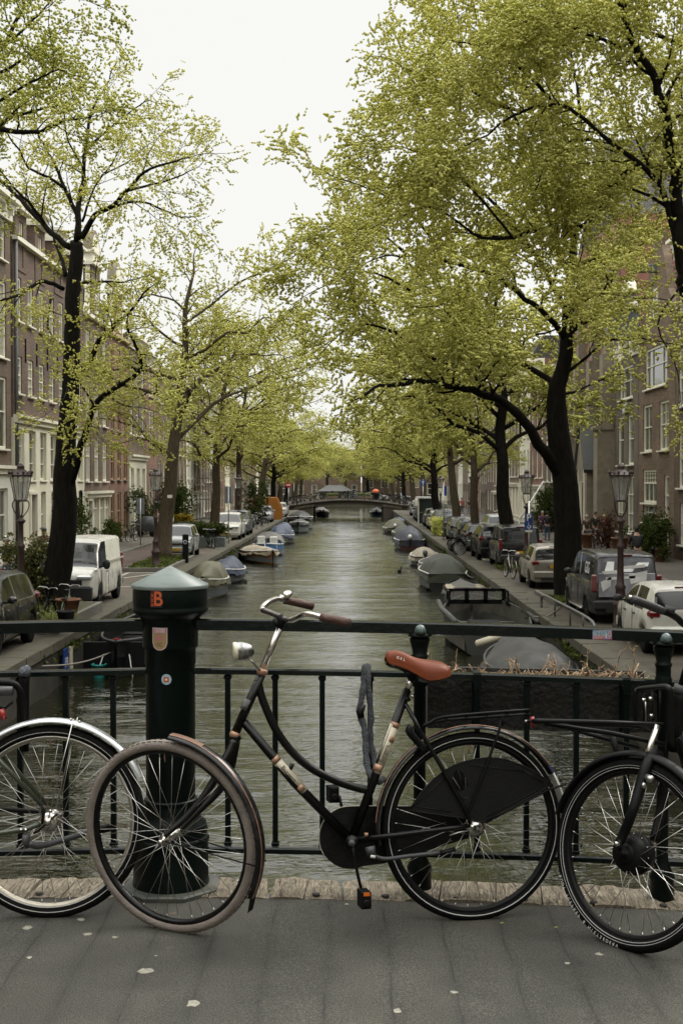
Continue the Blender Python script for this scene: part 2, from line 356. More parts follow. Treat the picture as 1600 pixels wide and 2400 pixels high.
# ------------------------------------------------------------------ near bridge deck
def dz(x):
    u = x + .7
    if abs(u) < 3: return DK - .0115 * u * u
    return DK - .0115 * 9 - .069 * (abs(u) - 3)
def asphalt_mat():
    m, nt, b = newmat('gritty bridge asphalt'); L = nt.links.new
    tc = nd(nt, 'ShaderNodeTexCoord')
    def ns(s, d, r=.6, vec=None):
        n = nd(nt, 'ShaderNodeTexNoise'); n.inputs['Scale'].default_value = s; n.inputs['Detail'].default_value = d; n.inputs['Roughness'].default_value = r; L(vec or tc.outputs['Object'], n.inputs['Vector']); return n
    n1 = ns(190, 4, .8); n2 = ns(2.2, 6); n3 = ns(.9, 4)
    cr = nd(nt, 'ShaderNodeValToRGB'); e = cr.color_ramp.elements
    e[0].position = .35; e[0].color = (.016, .0155, .012, 1); e[1].position = .62; e[1].color = (.125, .119, .096, 1); k = e.new(.5); k.color = (.047, .045, .036, 1)
    L(n1.outputs[0], cr.inputs[0])
    r2 = nd(nt, 'ShaderNodeMapRange'); r2.inputs[1].default_value = .3; r2.inputs[2].default_value = .7; r2.inputs[3].default_value = .62; r2.inputs[4].default_value = 1.25; L(n2.outputs[0], r2.inputs[0])
    mx = nd(nt, 'ShaderNodeVectorMath', operation='SCALE'); L(cr.outputs[0], mx.inputs[0]); L(r2.outputs[0], mx.inputs['Scale'])
    # rusty brown patches
    r3 = nd(nt, 'ShaderNodeMapRange'); r3.inputs[1].default_value = .55; r3.inputs[2].default_value = .75; r3.inputs[4].default_value = .5; L(n3.outputs[0], r3.inputs[0])
    mc = nd(nt, 'ShaderNodeMix', data_type='RGBA'); L(r3.outputs[0], mc.inputs[0]); L(mx.outputs[0], mc.inputs[6]); mc.inputs[7].default_value = (.075, .06, .043, 1)
    # fine joint cracks between the deck planks underneath
    sp = nd(nt, 'ShaderNodeSeparateXYZ'); L(tc.outputs['Object'], sp.inputs[0])
    wn = ns(3.0, 5, .6); 
    ad = nd(nt, 'ShaderNodeMath', operation='MULTIPLY_ADD'); L(wn.outputs[0], ad.inputs[0]); ad.inputs[1].default_value = .04; L(sp.outputs[0], ad.inputs[2])
    fr_ = nd(nt, 'ShaderNodeMath', operation='PINGPONG'); ad2 = nd(nt, 'ShaderNodeMath', operation='ADD'); ad2.inputs[1].default_value = 20.03; L(ad.outputs[0], ad2.inputs[0]); L(ad2.outputs[0], fr_.inputs[0]); fr_.inputs[1].default_value = .104
    rc = nd(nt, 'ShaderNodeMapRange'); rc.inputs[1].default_value = .0; rc.inputs[2].default_value = .007; rc.inputs[3].default_value = 1; rc.inputs[4].default_value = 0; L(fr_.outputs[0], rc.inputs[0])
    n5 = ns(6, 4); r5 = nd(nt, 'ShaderNodeMapRange'); r5.inputs[1].default_value = .42; r5.inputs[2].default_value = .6; r5.inputs[4].default_value = .75; L(n5.outputs[0], r5.inputs[0])
    mu = nd(nt, 'ShaderNodeMath', operation='MULTIPLY'); L(rc.outputs[0], mu.inputs[0]); L(r5.outputs[0], mu.inputs[1])
    mc2 = nd(nt, 'ShaderNodeMix', data_type='RGBA'); L(mu.outputs[0], mc2.inputs[0]); L(mc.outputs[2], mc2.inputs[6]); mc2.inputs[7].default_value = (.02, .018, .014, 1)
    # lighter drying band / stains along each plank
    rb = nd(nt, 'ShaderNodeMapRange'); rb.inputs[1].default_value = 0; rb.inputs[2].default_value = .04; rb.inputs[3].default_value = .84; rb.inputs[4].default_value = 1.06; L(fr_.outputs[0], rb.inputs[0])
    mx2 = nd(nt, 'ShaderNodeVectorMath', operation='SCALE'); L(mc2.outputs[2], mx2.inputs[0]); L(rb.outputs[0], mx2.inputs['Scale'])
    # trodden gum spots
    vo = nd(nt, 'ShaderNodeTexVoronoi'); vo.inputs['Scale'].default_value = 3.1; L(tc.outputs['Object'], vo.inputs['Vector'])
    n6 = ns(30, 3); a6 = nd(nt, 'ShaderNodeMath', operation='MULTIPLY_ADD'); L(n6.outputs[0], a6.inputs[0]); a6.inputs[1].default_value = .06; L(vo.outputs['Distance'], a6.inputs[2])
    r6 = nd(nt, 'ShaderNodeMapRange'); r6.inputs[1].default_value = .066; r6.inputs[2].default_value = .076; r6.inputs[3].default_value = .12; r6.inputs[4].default_value = 0; L(a6.outputs[0], r6.inputs[0])
    mc3 = nd(nt, 'ShaderNodeMix', data_type='RGBA'); L(r6.outputs[0], mc3.inputs[0]); L(mx2.outputs[0], mc3.inputs[6]); mc3.inputs[7].default_value = (.24, .22, .18, 1)
    L(mc3.outputs[2], b.inputs['Base Color']); b.inputs['Roughness'].default_value = .8
    bp = nd(nt, 'ShaderNodeBump'); bp.inputs['Strength'].default_value = .9; bp.inputs['Distance'].default_value = .006; 
    sb = nd(nt, 'ShaderNodeMath', operation='SUBTRACT'); L(n1.outputs[0], sb.inputs[0]); L(mu.outputs[0], sb.inputs[1]); L(sb.outputs[0], bp.inputs['Height']); L(bp.outputs[0], b.inputs['Normal'])
    return m
ASPH = asphalt_mat()
mb = MB(); xs = [-32 + i * .5 for i in range(130)]
mb.grid([[(x, y, dz(x)) for x in xs] for y in (-7, -3, 0, 2, 3.5, 4.87)], 0, True)
mb.grid([[(x, y, dz(x) + (z_ if z_ else 0)) for x in xs] for y, z_ in ((4.87, 0), (4.87, -.35))], 0, False)
tag(mb.build('bridge_deck', ASPH), kind='structure')
mb = MB(); mb.grid([[(x, y, dz(x) - .36) for x in xs] for y in (-7, 5.12)], 0, True); mb.grid([[(x, 5.12, dz(x) - z_) for x in xs] for z_ in (.12, .6)], 0, True)
tag(mb.build('bridge_beam', pm('bridge underside', (.03, .03, .025), .8)), kind='structure')
def wood_mat(name, seed):
    m, nt, b = newmat(name); L = nt.links.new
    tc = nd(nt, 'ShaderNodeTexCoord'); mp = nd(nt, 'ShaderNodeMapping'); mp.inputs['Scale'].default_value = (9, 1.1, 9); mp.inputs['Rotation'].default_value = (0, 0, R(-14)); mp.inputs['Location'].default_value = (seed, seed * 2, 0); L(tc.outputs['Object'], mp.inputs[0])
    n = nd(nt, 'ShaderNodeTexNoise'); n.inputs['Scale'].default_value = 7; n.inputs['Detail'].default_value = 8; n.inputs['Distortion'].default_value = 1.4; L(mp.outputs[0], n.inputs['Vector'])
    cr = nd(nt, 'ShaderNodeValToRGB'); e = cr.color_ramp.elements; e[0].position = .3; e[0].color = (.045, .032, .022, 1); e[1].position = .72; e[1].color = (.33, .28, .20, 1); k = e.new(.44); k.color = (.18, .148, .105, 1)
    L(n.outputs[0], cr.inputs[0]); 
    vo = nd(nt, 'ShaderNodeTexVoronoi', feature='DISTANCE_TO_EDGE'); vo.inputs['Scale'].default_value = 5; vo.inputs['Randomness'].default_value = 1; 
    ma = nd(nt, 'ShaderNodeVectorMath', operation='ADD'); L(mp.outputs[0], ma.inputs[0]); L(n.outputs['Color'], ma.inputs[1]); L(ma.outputs[0], vo.inputs['Vector'])
    r = nd(nt, 'ShaderNodeMapRange'); r.inputs[1].default_value = .0; r.inputs[2].default_value = .035; L(vo.outputs[0], r.inputs[0])
    mx = nd(nt, 'ShaderNodeMix', data_type='RGBA'); L(r.outputs[0], mx.inputs[0]); mx.inputs[6].default_value = (.03, .02, .014, 1); L(cr.outputs[0], mx.inputs[7]); L(mx.outputs[2], b.inputs['Base Color'])
    b.inputs['Roughness'].default_value = .85
    bp = nd(nt, 'ShaderNodeBump'); bp.inputs['Strength'].default_value = .9; bp.inputs['Distance'].default_value = .01; L(r.outputs[0], bp.inputs['Height']); L(bp.outputs[0], b.inputs['Normal'])
    return m
WOODS = [wood_mat('weathered bongossi timber %d' % i, i * 3.7) for i in range(3)]
te = tag(mk('timber_edge', None), kind='structure')
x = -2.4; i = 0
while x < 2.6:
    w = rnd.uniform(.13, .24); n = 6; sk = rnd.uniform(-.03, .03)
    m = MB(); P = []
    back = [5.105 + rnd.uniform(-.012, .012) for _ in range(n + 1)]
    zt = .012 + rnd.uniform(-.005, .006)
    top = [[(x + .003 + (w - .006) * k / n + sk * f, 4.868 + (back[k] - 4.868) * f, dz(x + w * k / n) + zt - (.006 if f in (0, 1) else 0) - (.005 if k in (0, n) else 0)) for k in range(n + 1)] for f in (0, .1, .5, .9, 1)]
    m.grid(top, 0, False); m.grid([top[-1], [(p[0], p[1], p[2] - .14) for p in top[-1]]], 0, False); m.grid([[(p[0], p[1], p[2] - .14) for p in top[0]], top[0]], 0, False)
    for c_ in (0, -1): 
        r_ = [row[c_] for row in top]; m.grid([r_, [(p[0], p[1], p[2] - .14) for p in r_]] if c_ == 0 else [[(p[0], p[1], p[2] - .14) for p in r_], r_], 0, False)
    o = m.build('plank', WOODS[i % 3], te); i += 1; x += w
# bolt heads in the timber, coloured near black as shaded holes
mb = MB().lathe([(.015, -.004), (.015, .002), (.008, .004)], 10)
me = mb.mesh('bolt', pm('bolt in hole shade', (.012, .009, .007), .7))
for j in range(18):
    xx = -2.3 + j * .27; mk('bolt', me, te, (xx, 4.892, dz(xx) + .012))

# ------------------------------------------------------------------ railing
def rz_(x):              # rail height follows the hump
    u = x + .7
    return (-.022 * abs(u) if u < 0 else -.006 * u - .0095 * u * u)
rail = thing('bridge_railing', 'dark green painted iron railing running along the edge of the bridge', 'railing', (0, 5.0, 0))
def railbar(name, z, w, h, x0=-2.6, x1=2.6):
    m = MB(); N = 40; xs = [x0 + (x1 - x0) * i / N for i in range(N + 1)]
    c = min(.006, h / 4); sec = [(-w / 2, -h / 2), (-w / 2, h / 2 - c), (-w / 2 + c, h / 2), (w / 2 - c, h / 2), (w / 2, h / 2 - c), (w / 2, -h / 2)]
    m.grid([[(x, a, z + b + rz_(x)) for a, b in sec] for x in xs], 0, False, True)
    return m.build(name, IRONR, rail)
railbar('top_rail', 3.135, .055, .046); railbar('middle_rail', 2.949, .036, .024); railbar('bottom_rail', 2.235, .036, .024)
bxs = [-1.27, -1.082, -.895, -.32 + .0, 0]
bal = [(48, 0), (155, 0), (266, 0), (534, 0), (645, 0), (755, 0), (867, 0), (1117, 0), (1233, 0), (1349, 0), (1466, 0), (1665, 0), (1780, 0), (-60, 0), (-170, 0)]
for px, _ in bal:
    x = W(px, 1700, 5.0).x; r_ = rz_(x)
    m = MB(); m.box((x, 0, (2.249 + 2.935) / 2 + r_), (.021, .021, .684), bev=.003)
    for zz, s_ in ((2.925, 1), (2.259, -1)): m.box((x, 0, zz + r_), (.03, .026, .018), bev=.004)
    m.build('baluster', IRON, rail)
FIN = pm('chipped finial paint', (.09, .13, .13), .35, grime=.8, gcol=(.012, .024, .02), gs=22, coat=.3)
for px in (983, 1553, 1553 + 570, -180):
    x = W(px, 1500, 5.0).x; z0 = rz_(x)
    prof = [(.05, 2.055), (.05, 2.075), (.046, 2.16), (.05, 2.175), (.05, 2.18), (.03, 2.22), (.026, 2.24), (.024, 2.25), (.024, 2.9), (.034, 2.91), (.034, 2.965), (.030, 2.975), (.030, 3.012), (.034, 3.018), (.034, 3.026), (.028, 3.032), (.036, 3.07), (.0405, 3.085), (.0405, 3.093), (.034, 3.098), (.032, 3.104)]
    p = MB().lathe(prof, 20).build('post', IRON, rail, (x, -.005, z0))
    MB().lathe([(.047, 3.103), (.049, 3.108), (.03, 3.12), (.012, 3.13)], 20, capb=True).build('collar', IRON, p, (0, -.01, 0))
    MB().lathe([(.0, 3.118), (.022, 3.12), (.024, 3.132), (.016, 3.15), (.004, 3.156)], 14).build('finial', FIN, p, (0, -.042, -.004))
for i, px in enumerate((1117, 1466)):
    x = W(px, 1500, 5.0).x; z = 2.949 + rz_(x)
    m = MB(); m.box((x, .015, z + .013), (.03, .075, .006), bev=.002); m.box((x, -.022, z - .02), (.03, .006, .062), bev=.002); m.box((x, .055, z - .1), (.03, .006, .22)); m.build('planter_hook', IRON, rail)

# sticker on the top rail
def planar_sticker(name, c, w, h, mat_, parent=None, t=.0012):
    return MB().box(c, (w, t, h)).build(name, mat_, parent)
def sticker_mat():
    m, nt, b = newmat('colourful printed sticker'); L = nt.links.new
    tc = nd(nt, 'ShaderNodeTexCoord'); vo = nd(nt, 'ShaderNodeTexNoise'); vo.inputs['Scale'].default_value = 30; L(tc.outputs['Object'], vo.inputs[0])
    cr = nd(nt, 'ShaderNodeValToRGB'); e = cr.color_ramp.elements; e[0].position = .3; e[0].color = (.03, .1, .35, 1); e[1].position = .7; e[1].color = (.55, .16, .03, 1); k = e.new(.45); k.color = (.1, .35, .55, 1); k = e.new(.56); k.color = (.45, .12, .25, 1)
    L(vo.outputs[0], cr.inputs[0]); L(cr.outputs[0], b.inputs['Base Color']); b.inputs['Roughness'].default_value = .4; return m
pS = W(1410, 1488, 4.97)
stk = thing('sticker', 'small colourful sticker with Greek lettering on the top rail above the planter', 'sticker', pS)
planar_sticker('backing', (0, 0, 0), .076, .036, sticker_mat(), stk)
MF = fr((0, -.0016, 0), (1, 0, 0), (0, 0, 1), (0, -1, 0))
text_obj('lettering', 'ΘΥΡΣΑ', .021, CREAM, Matrix.Translation((0, 0, .009)) @ MF, stk, bold=True)
text_obj('lettering', 'ΠΑΡΤΥ', .021, CREAM, Matrix.Translation((0, 0, -.008)) @ MF, stk, bold=True)

# ------------------------------------------------------------------ big cast-iron bridge post
BX = W(400, 1700, 5.0).x
bol = thing('bridge_post', 'thick dark green cast-iron bridge post with conical cap and stickers', 'post', (BX, 5.0, DK - .0))
def zz(y): return CAMZ - (y - 1129.5) / 592 - DK
MB().lathe([(.151, zz(1379)), (.153, zz(1374)), (.151, zz(1370)), (.0, zz(1327))], 40, capb=True, capt=False).build('cap', pm('weathered cap paint', (.15, .18, .17), .42, grime=.6, gcol=(.08, .10, .095), gs=9, coat=.0, stretch=(1, 1, 6)), bol)
MB().lathe([(.117, zz(1453)), (.118, zz(1449)), (.135, zz(1441)), (.1495, zz(1433)), (.150, zz(1429)), (.1465, zz(1424)), (.145, zz(1420)), (.1475, zz(1416)), (.1475, zz(1384)), (.144, zz(1379))], 40).build('head', IRON, bol)
MB().lathe([(.0985, zz(1560)), (.1005, zz(1556)), (.1005, zz(1522)), (.109, zz(1517)), (.110, zz(1514)), (.110, zz(1458)), (.116, zz(1453))], 40).build('collar', IRON, bol)
MB().lathe([(.0975, zz(1897)), (.0975, zz(1562)), (.0985, zz(1560))], 40).build('shaft', IRON, bol)
MB().lathe([(.150, -.01), (.152, .03), (.149, .04), (.1485, .165), (.146, .18), (.152, .19), (.153, .2), (.145, .212), (.140, .216), (.147, .235), (.140, .262), (.118, .282), (.11, .31), (.105, .335), (.102, .345), (.107, .352), (.104, .36), (.097, .362)], 40).build('base', IRON, bol)
MB().lathe([(.205, -.004), (.205, .014), (.196, .02)], 8, sm=False).build('base_plate', pm('worn base plate paint', (.05, .055, .045), .6, grime=.7, gcol=(.12, .115, .09), gs=9), bol)
MB().ell((.012, -.131, zz(1437)), (.007, .005, .006), 8, 6).build('bolt', pm('ochre bolt', (.16, .14, .07), .6), bol)
def curved(name, rad, x0, x1, z0, z1, mat_, parent, out=.0015, shape=None, n=12):
    m = MB(); a0, a1 = math.asin(x0 / rad), math.asin(x1 / rad); rr = rad + out
    P = []
    for j in range(9 if shape else 2):
        f = j / (8 if shape else 1); row = []
        for i in range(n + 1):
            u = -1 + 2 * i / n
            if shape == 'round': h = math.sqrt(max(0, 1 - u * u)); lo, hi = (z0 + z1) / 2 - h * (z1 - z0) / 2, (z0 + z1) / 2 + h * (z1 - z0) / 2
            elif shape == 'shield': h = math.sqrt(max(0, 1 - u * u)); lo = z0 + (1 - h) * (x1 - x0) / 2; hi = z1
            else: lo, hi = z0, z1
            a = a0 + (a1 - a0) * i / n; row.append((rr * math.sin(a), -rr * math.cos(a), lo + (hi - lo) * f))
        P.append(row)
    m.grid(P, 0, True); return m.build(name, mat_, parent)
def sx_(px): return (px - 400) / 592 * .98
ORS = pm('orange sticker print', (.52, .095, .03), .5); PNK = pm('pale pink sticker', (.55, .42, .42), .5); OCH = pm('ochre sticker print', (.36, .24, .11), .5)
ROS = pm('rose print', (.5, .16, .22), .5); SKYB = pm('light blue sticker', (.33, .48, .55), .5)
curved('sticker_backing', .1475, sx_(366), sx_(395), zz(1418), zz(1379.5), pm('black sticker', (.012, .013, .012), .4), bol, .0012)
def on_cyl(o, rad, out, ca=0):
    for v in o.data.vertices:
        x, y, z = v.co; a = x / rad; rr = rad + out
        v.co = (rr * math.sin(a), -rr * math.cos(a), z)
    return o
on_cyl(text_obj('letter', 'B', .078, ORS, fr((sx_(384.5), 0, zz(1399)), (1, 0, 0), (0, 0, 1), (0, -1, 0)), bol, bold=True, sx=.86), .1475, .0024)
for k in range(3): on_cyl(text_obj('letter', 'X', .019, ORS, fr((sx_(370.5), 0, zz(1391 + k * 10.5)), (1, 0, 0), (0, 0, 1), (0, -1, 0)), bol, bold=True), .1475, .0026)
on_cyl(text_obj('letter', 'I', .012, ORS, fr((sx_(370.5), 0, zz(1383)), (1, 0, 0), (0, 0, 1), (0, -1, 0)), bol, bold=True), .1475, .0026)
curved('shield_sticker', .110, sx_(367), sx_(403), zz(1519), zz(1466.5), PNK, bol, .0012, 'shield')
curved('shield_sticker_field', .110, sx_(369.5), sx_(400.5), zz(1516), zz(1479), OCH, bol, .002, 'shield')
curved('shield_sticker_header', .110, sx_(369.5), sx_(400.5), zz(1478.5), zz(1469), ROS, bol, .002)
on_cyl(text_obj('lettering', 'COTTERS', .0095, WHTP, fr((sx_(385), 0, zz(1471.5)), (1, 0, 0), (0, 0, 1), (0, -1, 0)), bol, bold=True), .110, .0028)
on_cyl(text_obj('lettering', 'CANTEEN', .0095, WHTP, fr((sx_(385), 0, zz(1476)), (1, 0, 0), (0, 0, 1), (0, -1, 0)), bol, bold=True), .110, .0028)
sb = MB(); n = 24
sb.add([(math.cos(2 * math.pi * k / n) * (.013 if k % 2 else .009), 0, math.sin(2 * math.pi * k / n) * (.013 if k % 2 else .009)) for k in range(n)], [tuple(range(n))[::-1]])
o = sb.build('sunburst', ROS, bol, None)
for v in o.data.vertices: v.co.x += sx_(384); v.co.z += zz(1490)
on_cyl(o, .110, .0028)
for dx, ch in ((-4, 'C'), (3, 'C')): on_cyl(text_obj('letter', ch, .018, GREYP, fr((sx_(384 + dx), 0, zz(1506)), (1, 0, 0), (0, 0, 1), (0, -1, 0)), bol), .110, .0028)
curved('round_sticker', .0975, sx_(387), sx_(411), zz(1599), zz(1574.5), SKYB, bol, .0012, 'round')
curved('round_sticker_square', .0975, sx_(393), sx_(405), zz(1593), zz(1581), ORS, bol, .002)
curved('round_sticker_dot', .0975, sx_(396.5), sx_(401.5), zz(1589.5), zz(1584.5), WHTP, bol, .0028, 'round')

# ------------------------------------------------------------------ planter with dead stems
PL = pm('dark planter fabric', (.022, .021, .018), .9, var=.3, vs=6, bump=.9, bs=45)
p0, p1 = W(1003, 1590, 5.04).x, W(1545, 1590, 5.04).x
pt = W(1003, 1586, 5.06); zt = 2.949 - .03
pln = thing('planter_box', 'long dark trough planter full of dead stems hung outside the railing', 'planter', ((p0 + p1) / 2, 5.2, zt - .215))
L_ = p1 - p0
m = MB(); sec = [(-.12, .215), (-.115, .0), (.115, 0), (.13, .215), (.115, .215), (.1, .14), (-.1, .14), (-.105, .215)]
N = 24; P = [[(-L_ / 2 + L_ * i / N, a + rnd.uniform(-.002, .002), b - .02 * (i / N) ** 1 * 1 + rnd.uniform(-.002, .002)) for a, b in sec] for i in range(N + 1)]
m.grid(P, 0, False, True); m.add(P[0], [tuple(range(8))]); m.add(P[-1], [tuple(range(8))[::-1]]); m.build('trough', PL, pln)
SOIL = pm('dry soil and litter', (.12, .095, .065), .95, var=.5, vs=30, bump=1, bs=60)
m = MB(); m.grid([[(-L_ / 2 + .01 + (L_ - .02) * i / 40, -.1 + .2 * j / 6, .175 + rnd.uniform(-.012, .02) - .02 * i / 40) for i in range(41)] for j in range(7)], 0, True); m.build('soil', SOIL, pln)
DEAD = pm('dead plant stem', (.36, .25, .15), .85, var=.4, vs=25, bump=.5, bs=80, grime=.5, gcol=(.16, .09, .05), gs=18)
m = MB(); rg = random.Random(3)
for i in range(320):
    c = Vector((rg.uniform(-L_ / 2 + .02, L_ / 2 - .02), rg.uniform(-.09, .1), .185)); a = rg.uniform(0, 6.28); ln = rg.uniform(.02, .06)
    m.tube([c, c + Vector((math.cos(a) * ln, math.sin(a) * ln, rg.uniform(-.005, .03)))], .0018, 3)
o = m.build('twig_litter', DEAD, pln); o['kind'] = 'stuff'
for i in range(34):
    cx = [-.46, -.40, -.28, -.12, -.08, -.02, .0, .05, .09, .16, .18, .24, .26, .32, .42][i % 15] * L_ / 1.0 + rg.uniform(-.02, .02)
    base = Vector((cx, rg.uniform(-.07, .07), .175)); h = rg.uniform(.03, .09) if i % 7 else rg.uniform(.11, .15)
    m = MB()
    def stem(p, d, ln, r, dep):
        pts = [p]; 
        for k in range(4):
            d = (d + Vector([rg.uniform(-.35, .35) for _ in range(3)])).normalized(); pts.append(pts[-1] + d * ln / 4)
            if dep and rg.random() < .45: stem(pts[-1], (d + Vector((rg.uniform(-1, 1), rg.uniform(-.6, .6), rg.uniform(-.2, .5)))).normalized(), ln * rg.uniform(.3, .6), r * .65, dep - 1)
        m.tube(pts, [r * (1 - .12 * k) for k in range(5)], 5)
    stem(base, Vector((rg.uniform(-.6, .6), rg.uniform(-.3, .3), 1)).normalized(), h, rg.uniform(.0032, .0055), 2)
    m.build('dead_stem', DEAD, pln)
GRN = pm('small green leaf', (.10, .17, .03), .6)
m = MB()
for (x, y) in ((.36, -.1), (.4, -.09), (.47, -.1), (-.1, -.1), (.44, -.1)):
    x *= L_; m.add([(x, y, .19), (x + .02, y - .01, .2), (x + .045, y, .19), (x + .02, y + .012, .2)], [(0, 1, 2, 3)])
m.build('green_leaf', GRN, pln)

# ------------------------------------------------------------------ litter on the deck
def onDeck(px, py, dz_=0): return WZp(px, py, DK - .01 + dz_)
for i, (px, py, a, lab) in enumerate(((405, 2142, .1, 'orange cigarette butt lying by the foot of the big bridge post'), (778, 2100, 1.5, 'cigarette butt standing against the timber edge left of the pedal'))):
    p = onDeck(px, py, .006); b_ = thing('cigarette_butt', lab, 'cigarette butt', p, a)
    MB().tube([(-.014, 0, 0), (.002, 0, 0)], .004, 8).build('filter', pm('butt filter', (.5, .2, .06), .8), b_); MB().tube([(.002, 0, 0), (.011, 0, .0)], .0038, 8).build('paper', WHT, b_)
for i, (px, py, lab) in enumerate(((1175, 2164, 'tiny green leaf on the asphalt under the rear wheel'), (1302, 2174, 'tiny yellow leaf on the asphalt left of the right-hand bicycle'), (555, 2220, 'tiny yellow leaf on the asphalt right of the taupe front tyre'), (812, 2120, 'dry leaf on the asphalt left of the lower pedal'))):
    p = onDeck(px, py, .006); m = MB(); m.add([(-.009, 0, 0), (0, -.005, .003), (.01, 0, .001), (0, .005, .003)], [(0, 1, 2, 3)])
    tag(m.build('fallen_leaf', pm('fallen leaf', (.3, .33, .06), .7) if i < 3 else CREAM, None, p), lab, 'leaf')
GUML = ['largest one, below and left of the taupe front wheel', 'large one at the left edge under the silver-mudguard wheel', 'uppermost small one left of the taupe tyre', 'second one down left of the taupe tyre', 'faint wide one nearest the bottom edge', 'tiny one just below the largest spot', 'small one just left of the taupe tyre bottom', 'small one just right of the taupe front tyre', 'small one right of centre near the bottom', 'small one left of the electric bicycle front wheel', 'one touching the electric bicycle front tyre', 'wide dull one at the bottom centre', 'small one low at the left edge']
for i, (px, py, w) in enumerate(((342, 2283, .03), (66, 2179, .022), (191, 2161, .018), (206, 2196, .018), (452, 2360, .026), (366, 2247, .008), (270, 2203, .012), (532, 2152, .014), (1063, 2324, .014), (1328, 2248, .012), (1403, 2225, .016), (930, 2371, .018), (70, 2250, .012))):
    m = MB(); k = 11; m.add([(0, 0, 0)] + [(math.cos(6.283 * q / k) * w * rnd.uniform(.55, 1.1), math.sin(6.283 * q / k) * w * 1.1 * rnd.uniform(.5, 1.1), -.0012) for q in range(k)], [(0, 1 + q, 1 + (q + 1) % k) for q in range(k)])
    p = onDeck(px, py, 0); p.z = dz(p.x) + .002
    tag(m.build('gum_spot', pm('pale trodden gum', (.25, .235, .19), .8, var=.4, vs=60), None, p), 'pale gum spot on the asphalt, ' + GUML[i], 'gum spot', 'gum spots on the asphalt')
# ------------------------------------------------------------------ houses
BR_PURP = brick('purple brown brick', (.155, .09, .065), (.10, .058, .045), (.14, .115, .09))
BR_BRN = brick('dark brown brick', (.15, .095, .056), (.095, .06, .038), (.14, .115, .085))
BR_RED = brick('red brick', (0.256, 0.120, 0.077), (0.200, 0.096, 0.067), (0.144, 0.112, 0.088))
BR_TAN = brick('tan brown brick', (0.240, 0.168, 0.112), (0.192, 0.131, 0.088), (0.176, 0.152, 0.120))
BR_GRY = brick('grey brown brick', (.15, .12, .088), (.10, .08, .06), (.14, .12, .09))
PLAST = pm('cream painted plaster', (.72, .69, .55), .7, var=.08, bump=.1, bs=8, grime=.3, gcol=(.36, .33, .26))
PLASTW = pm('white painted plaster', (.78, .77, .68), .7, var=.07, bump=.1, bs=8, grime=.25, gcol=(.4, .38, .32))
SAND = pm('weathered sandstone', (.24, .205, .15), .85, var=.25, bump=.4, bs=10, grime=.5, gcol=(.12, .10, .075))
WFR = pm('cream window paint', (.80, .77, .64), .5, var=.05, grime=.2, gcol=(.4, .37, .3))
GREYF = pm('grey green paint', (.12, .14, .14), .5)
TILE = brick('dark roof tiles', (.06, .055, .045), (.045, .042, .036), (.02, .02, .018), .25, .3, .03, bump=1)
TILER = brick('red roof tiles', (.20, .085, .05), (.15, .065, .04), (.05, .025, .02), .22, .28, .035, bump=1)
DOORR = pm('dark red door paint', (.12, .012, .010), .35, coat=.3); DOORG = pm('dark green door paint', (.015, .025, .02), .35, coat=.3)
LEAD = pm('lead sheet', (.07, .072, .066), .5, var=.15)
def glassm(name, c, r=.06, var=.5):
    return pm(name, c, r, var=var, vs=.9, spec=.9, coat=.3)
GL = [glassm('dark window glass', (.016, .018, .016)), glassm('green reflection tinted window glass', (.05, .055, .035)), pm('curtained window glass', (.30, .29, .24), .12, var=.3, vs=2, coat=.4), pm('grey blind behind glass', (.15, .15, .135), .15, var=.4, vs=1.5, coat=.4)]  # the green pane variant has a reflection tone put into its colour
_wc = {}
def win_mesh(w, h, style, fm):
    k = (round(w, 2), round(h, 2), style, fm.name)
    if k in _wc: return _wc[k]
    m = MB(); t = .12; d = .08
    m.box((0, 0, t / 2), (w, d, t)); m.box((0, 0, h - t / 2), (w, d, t)); m.box((-w / 2 + t / 2, 0, h / 2), (t, d, h - 2 * t)); m.box((w / 2 - t / 2, 0, h / 2), (t, d, h - 2 * t))
    iw, ih = w - 2 * t, h - 2 * t; b = .04
    def vbar(x, z0, z1, b=b): m.box((x, -.003, (z0 + z1) / 2), (b, .05, z1 - z0))
    def hbar(z, b=b, x0=-iw / 2, x1=iw / 2): m.box(((x0 + x1) / 2, -.008, z), (x1 - x0, .055, b))
    if style == 'sash': hbar(h * .52, .06); 
    if style == 'sash4': hbar(h * .52, .06); vbar(0, t, h - t, .03)
    if style == 'grid':
        hbar(h * .5, .06); vbar(0, t, h - t, .03); hbar(h * .27, .028); hbar(h * .75, .028)
    if style == 'tall': 
        for f in (.34, .67): hbar(h * f, .04)
        vbar(0, t, h - t, .035)
    if style == 'shop': hbar(h * .72, .07); vbar(-iw / 6, t, h - t, .05); vbar(iw / 6, t, h - t, .05)
    if style == 'three': vbar(-iw * .25, t, h - t, .06); vbar(iw * .25, t, h - t, .06); hbar(h * .55, .045)
    if style == 'multi':
        hbar(h * .6, .09)
        for f in (-.3, -.1, .1, .3): vbar(iw * f, h * .6, h - t, .025)
        hbar(h * .74, .025); hbar(h * .87, .025); vbar(-iw / 6, t, h * .6, .05); vbar(iw / 6, t, h * .6, .05)
    fr_ = m.mesh('window', fm)
    pn = MB().add([(-w / 2 + .05, .03, .05), (w / 2 - .05, .03, .05), (w / 2 - .05, .03, h - .05), (-w / 2 + .05, .03, h - .05)], [(0, 1, 2, 3)])
    panes = [pn.mesh('pane', g) for g in GL]
    sl_ = MB().box((0, -.12, -.04), (w + .12, .26, .08), bev=.01).mesh('sill', SAND if fm is not WFR else WFR)
    _wc[k] = (fr_, panes, sl_); return _wc[k]
hr = random.Random(21)
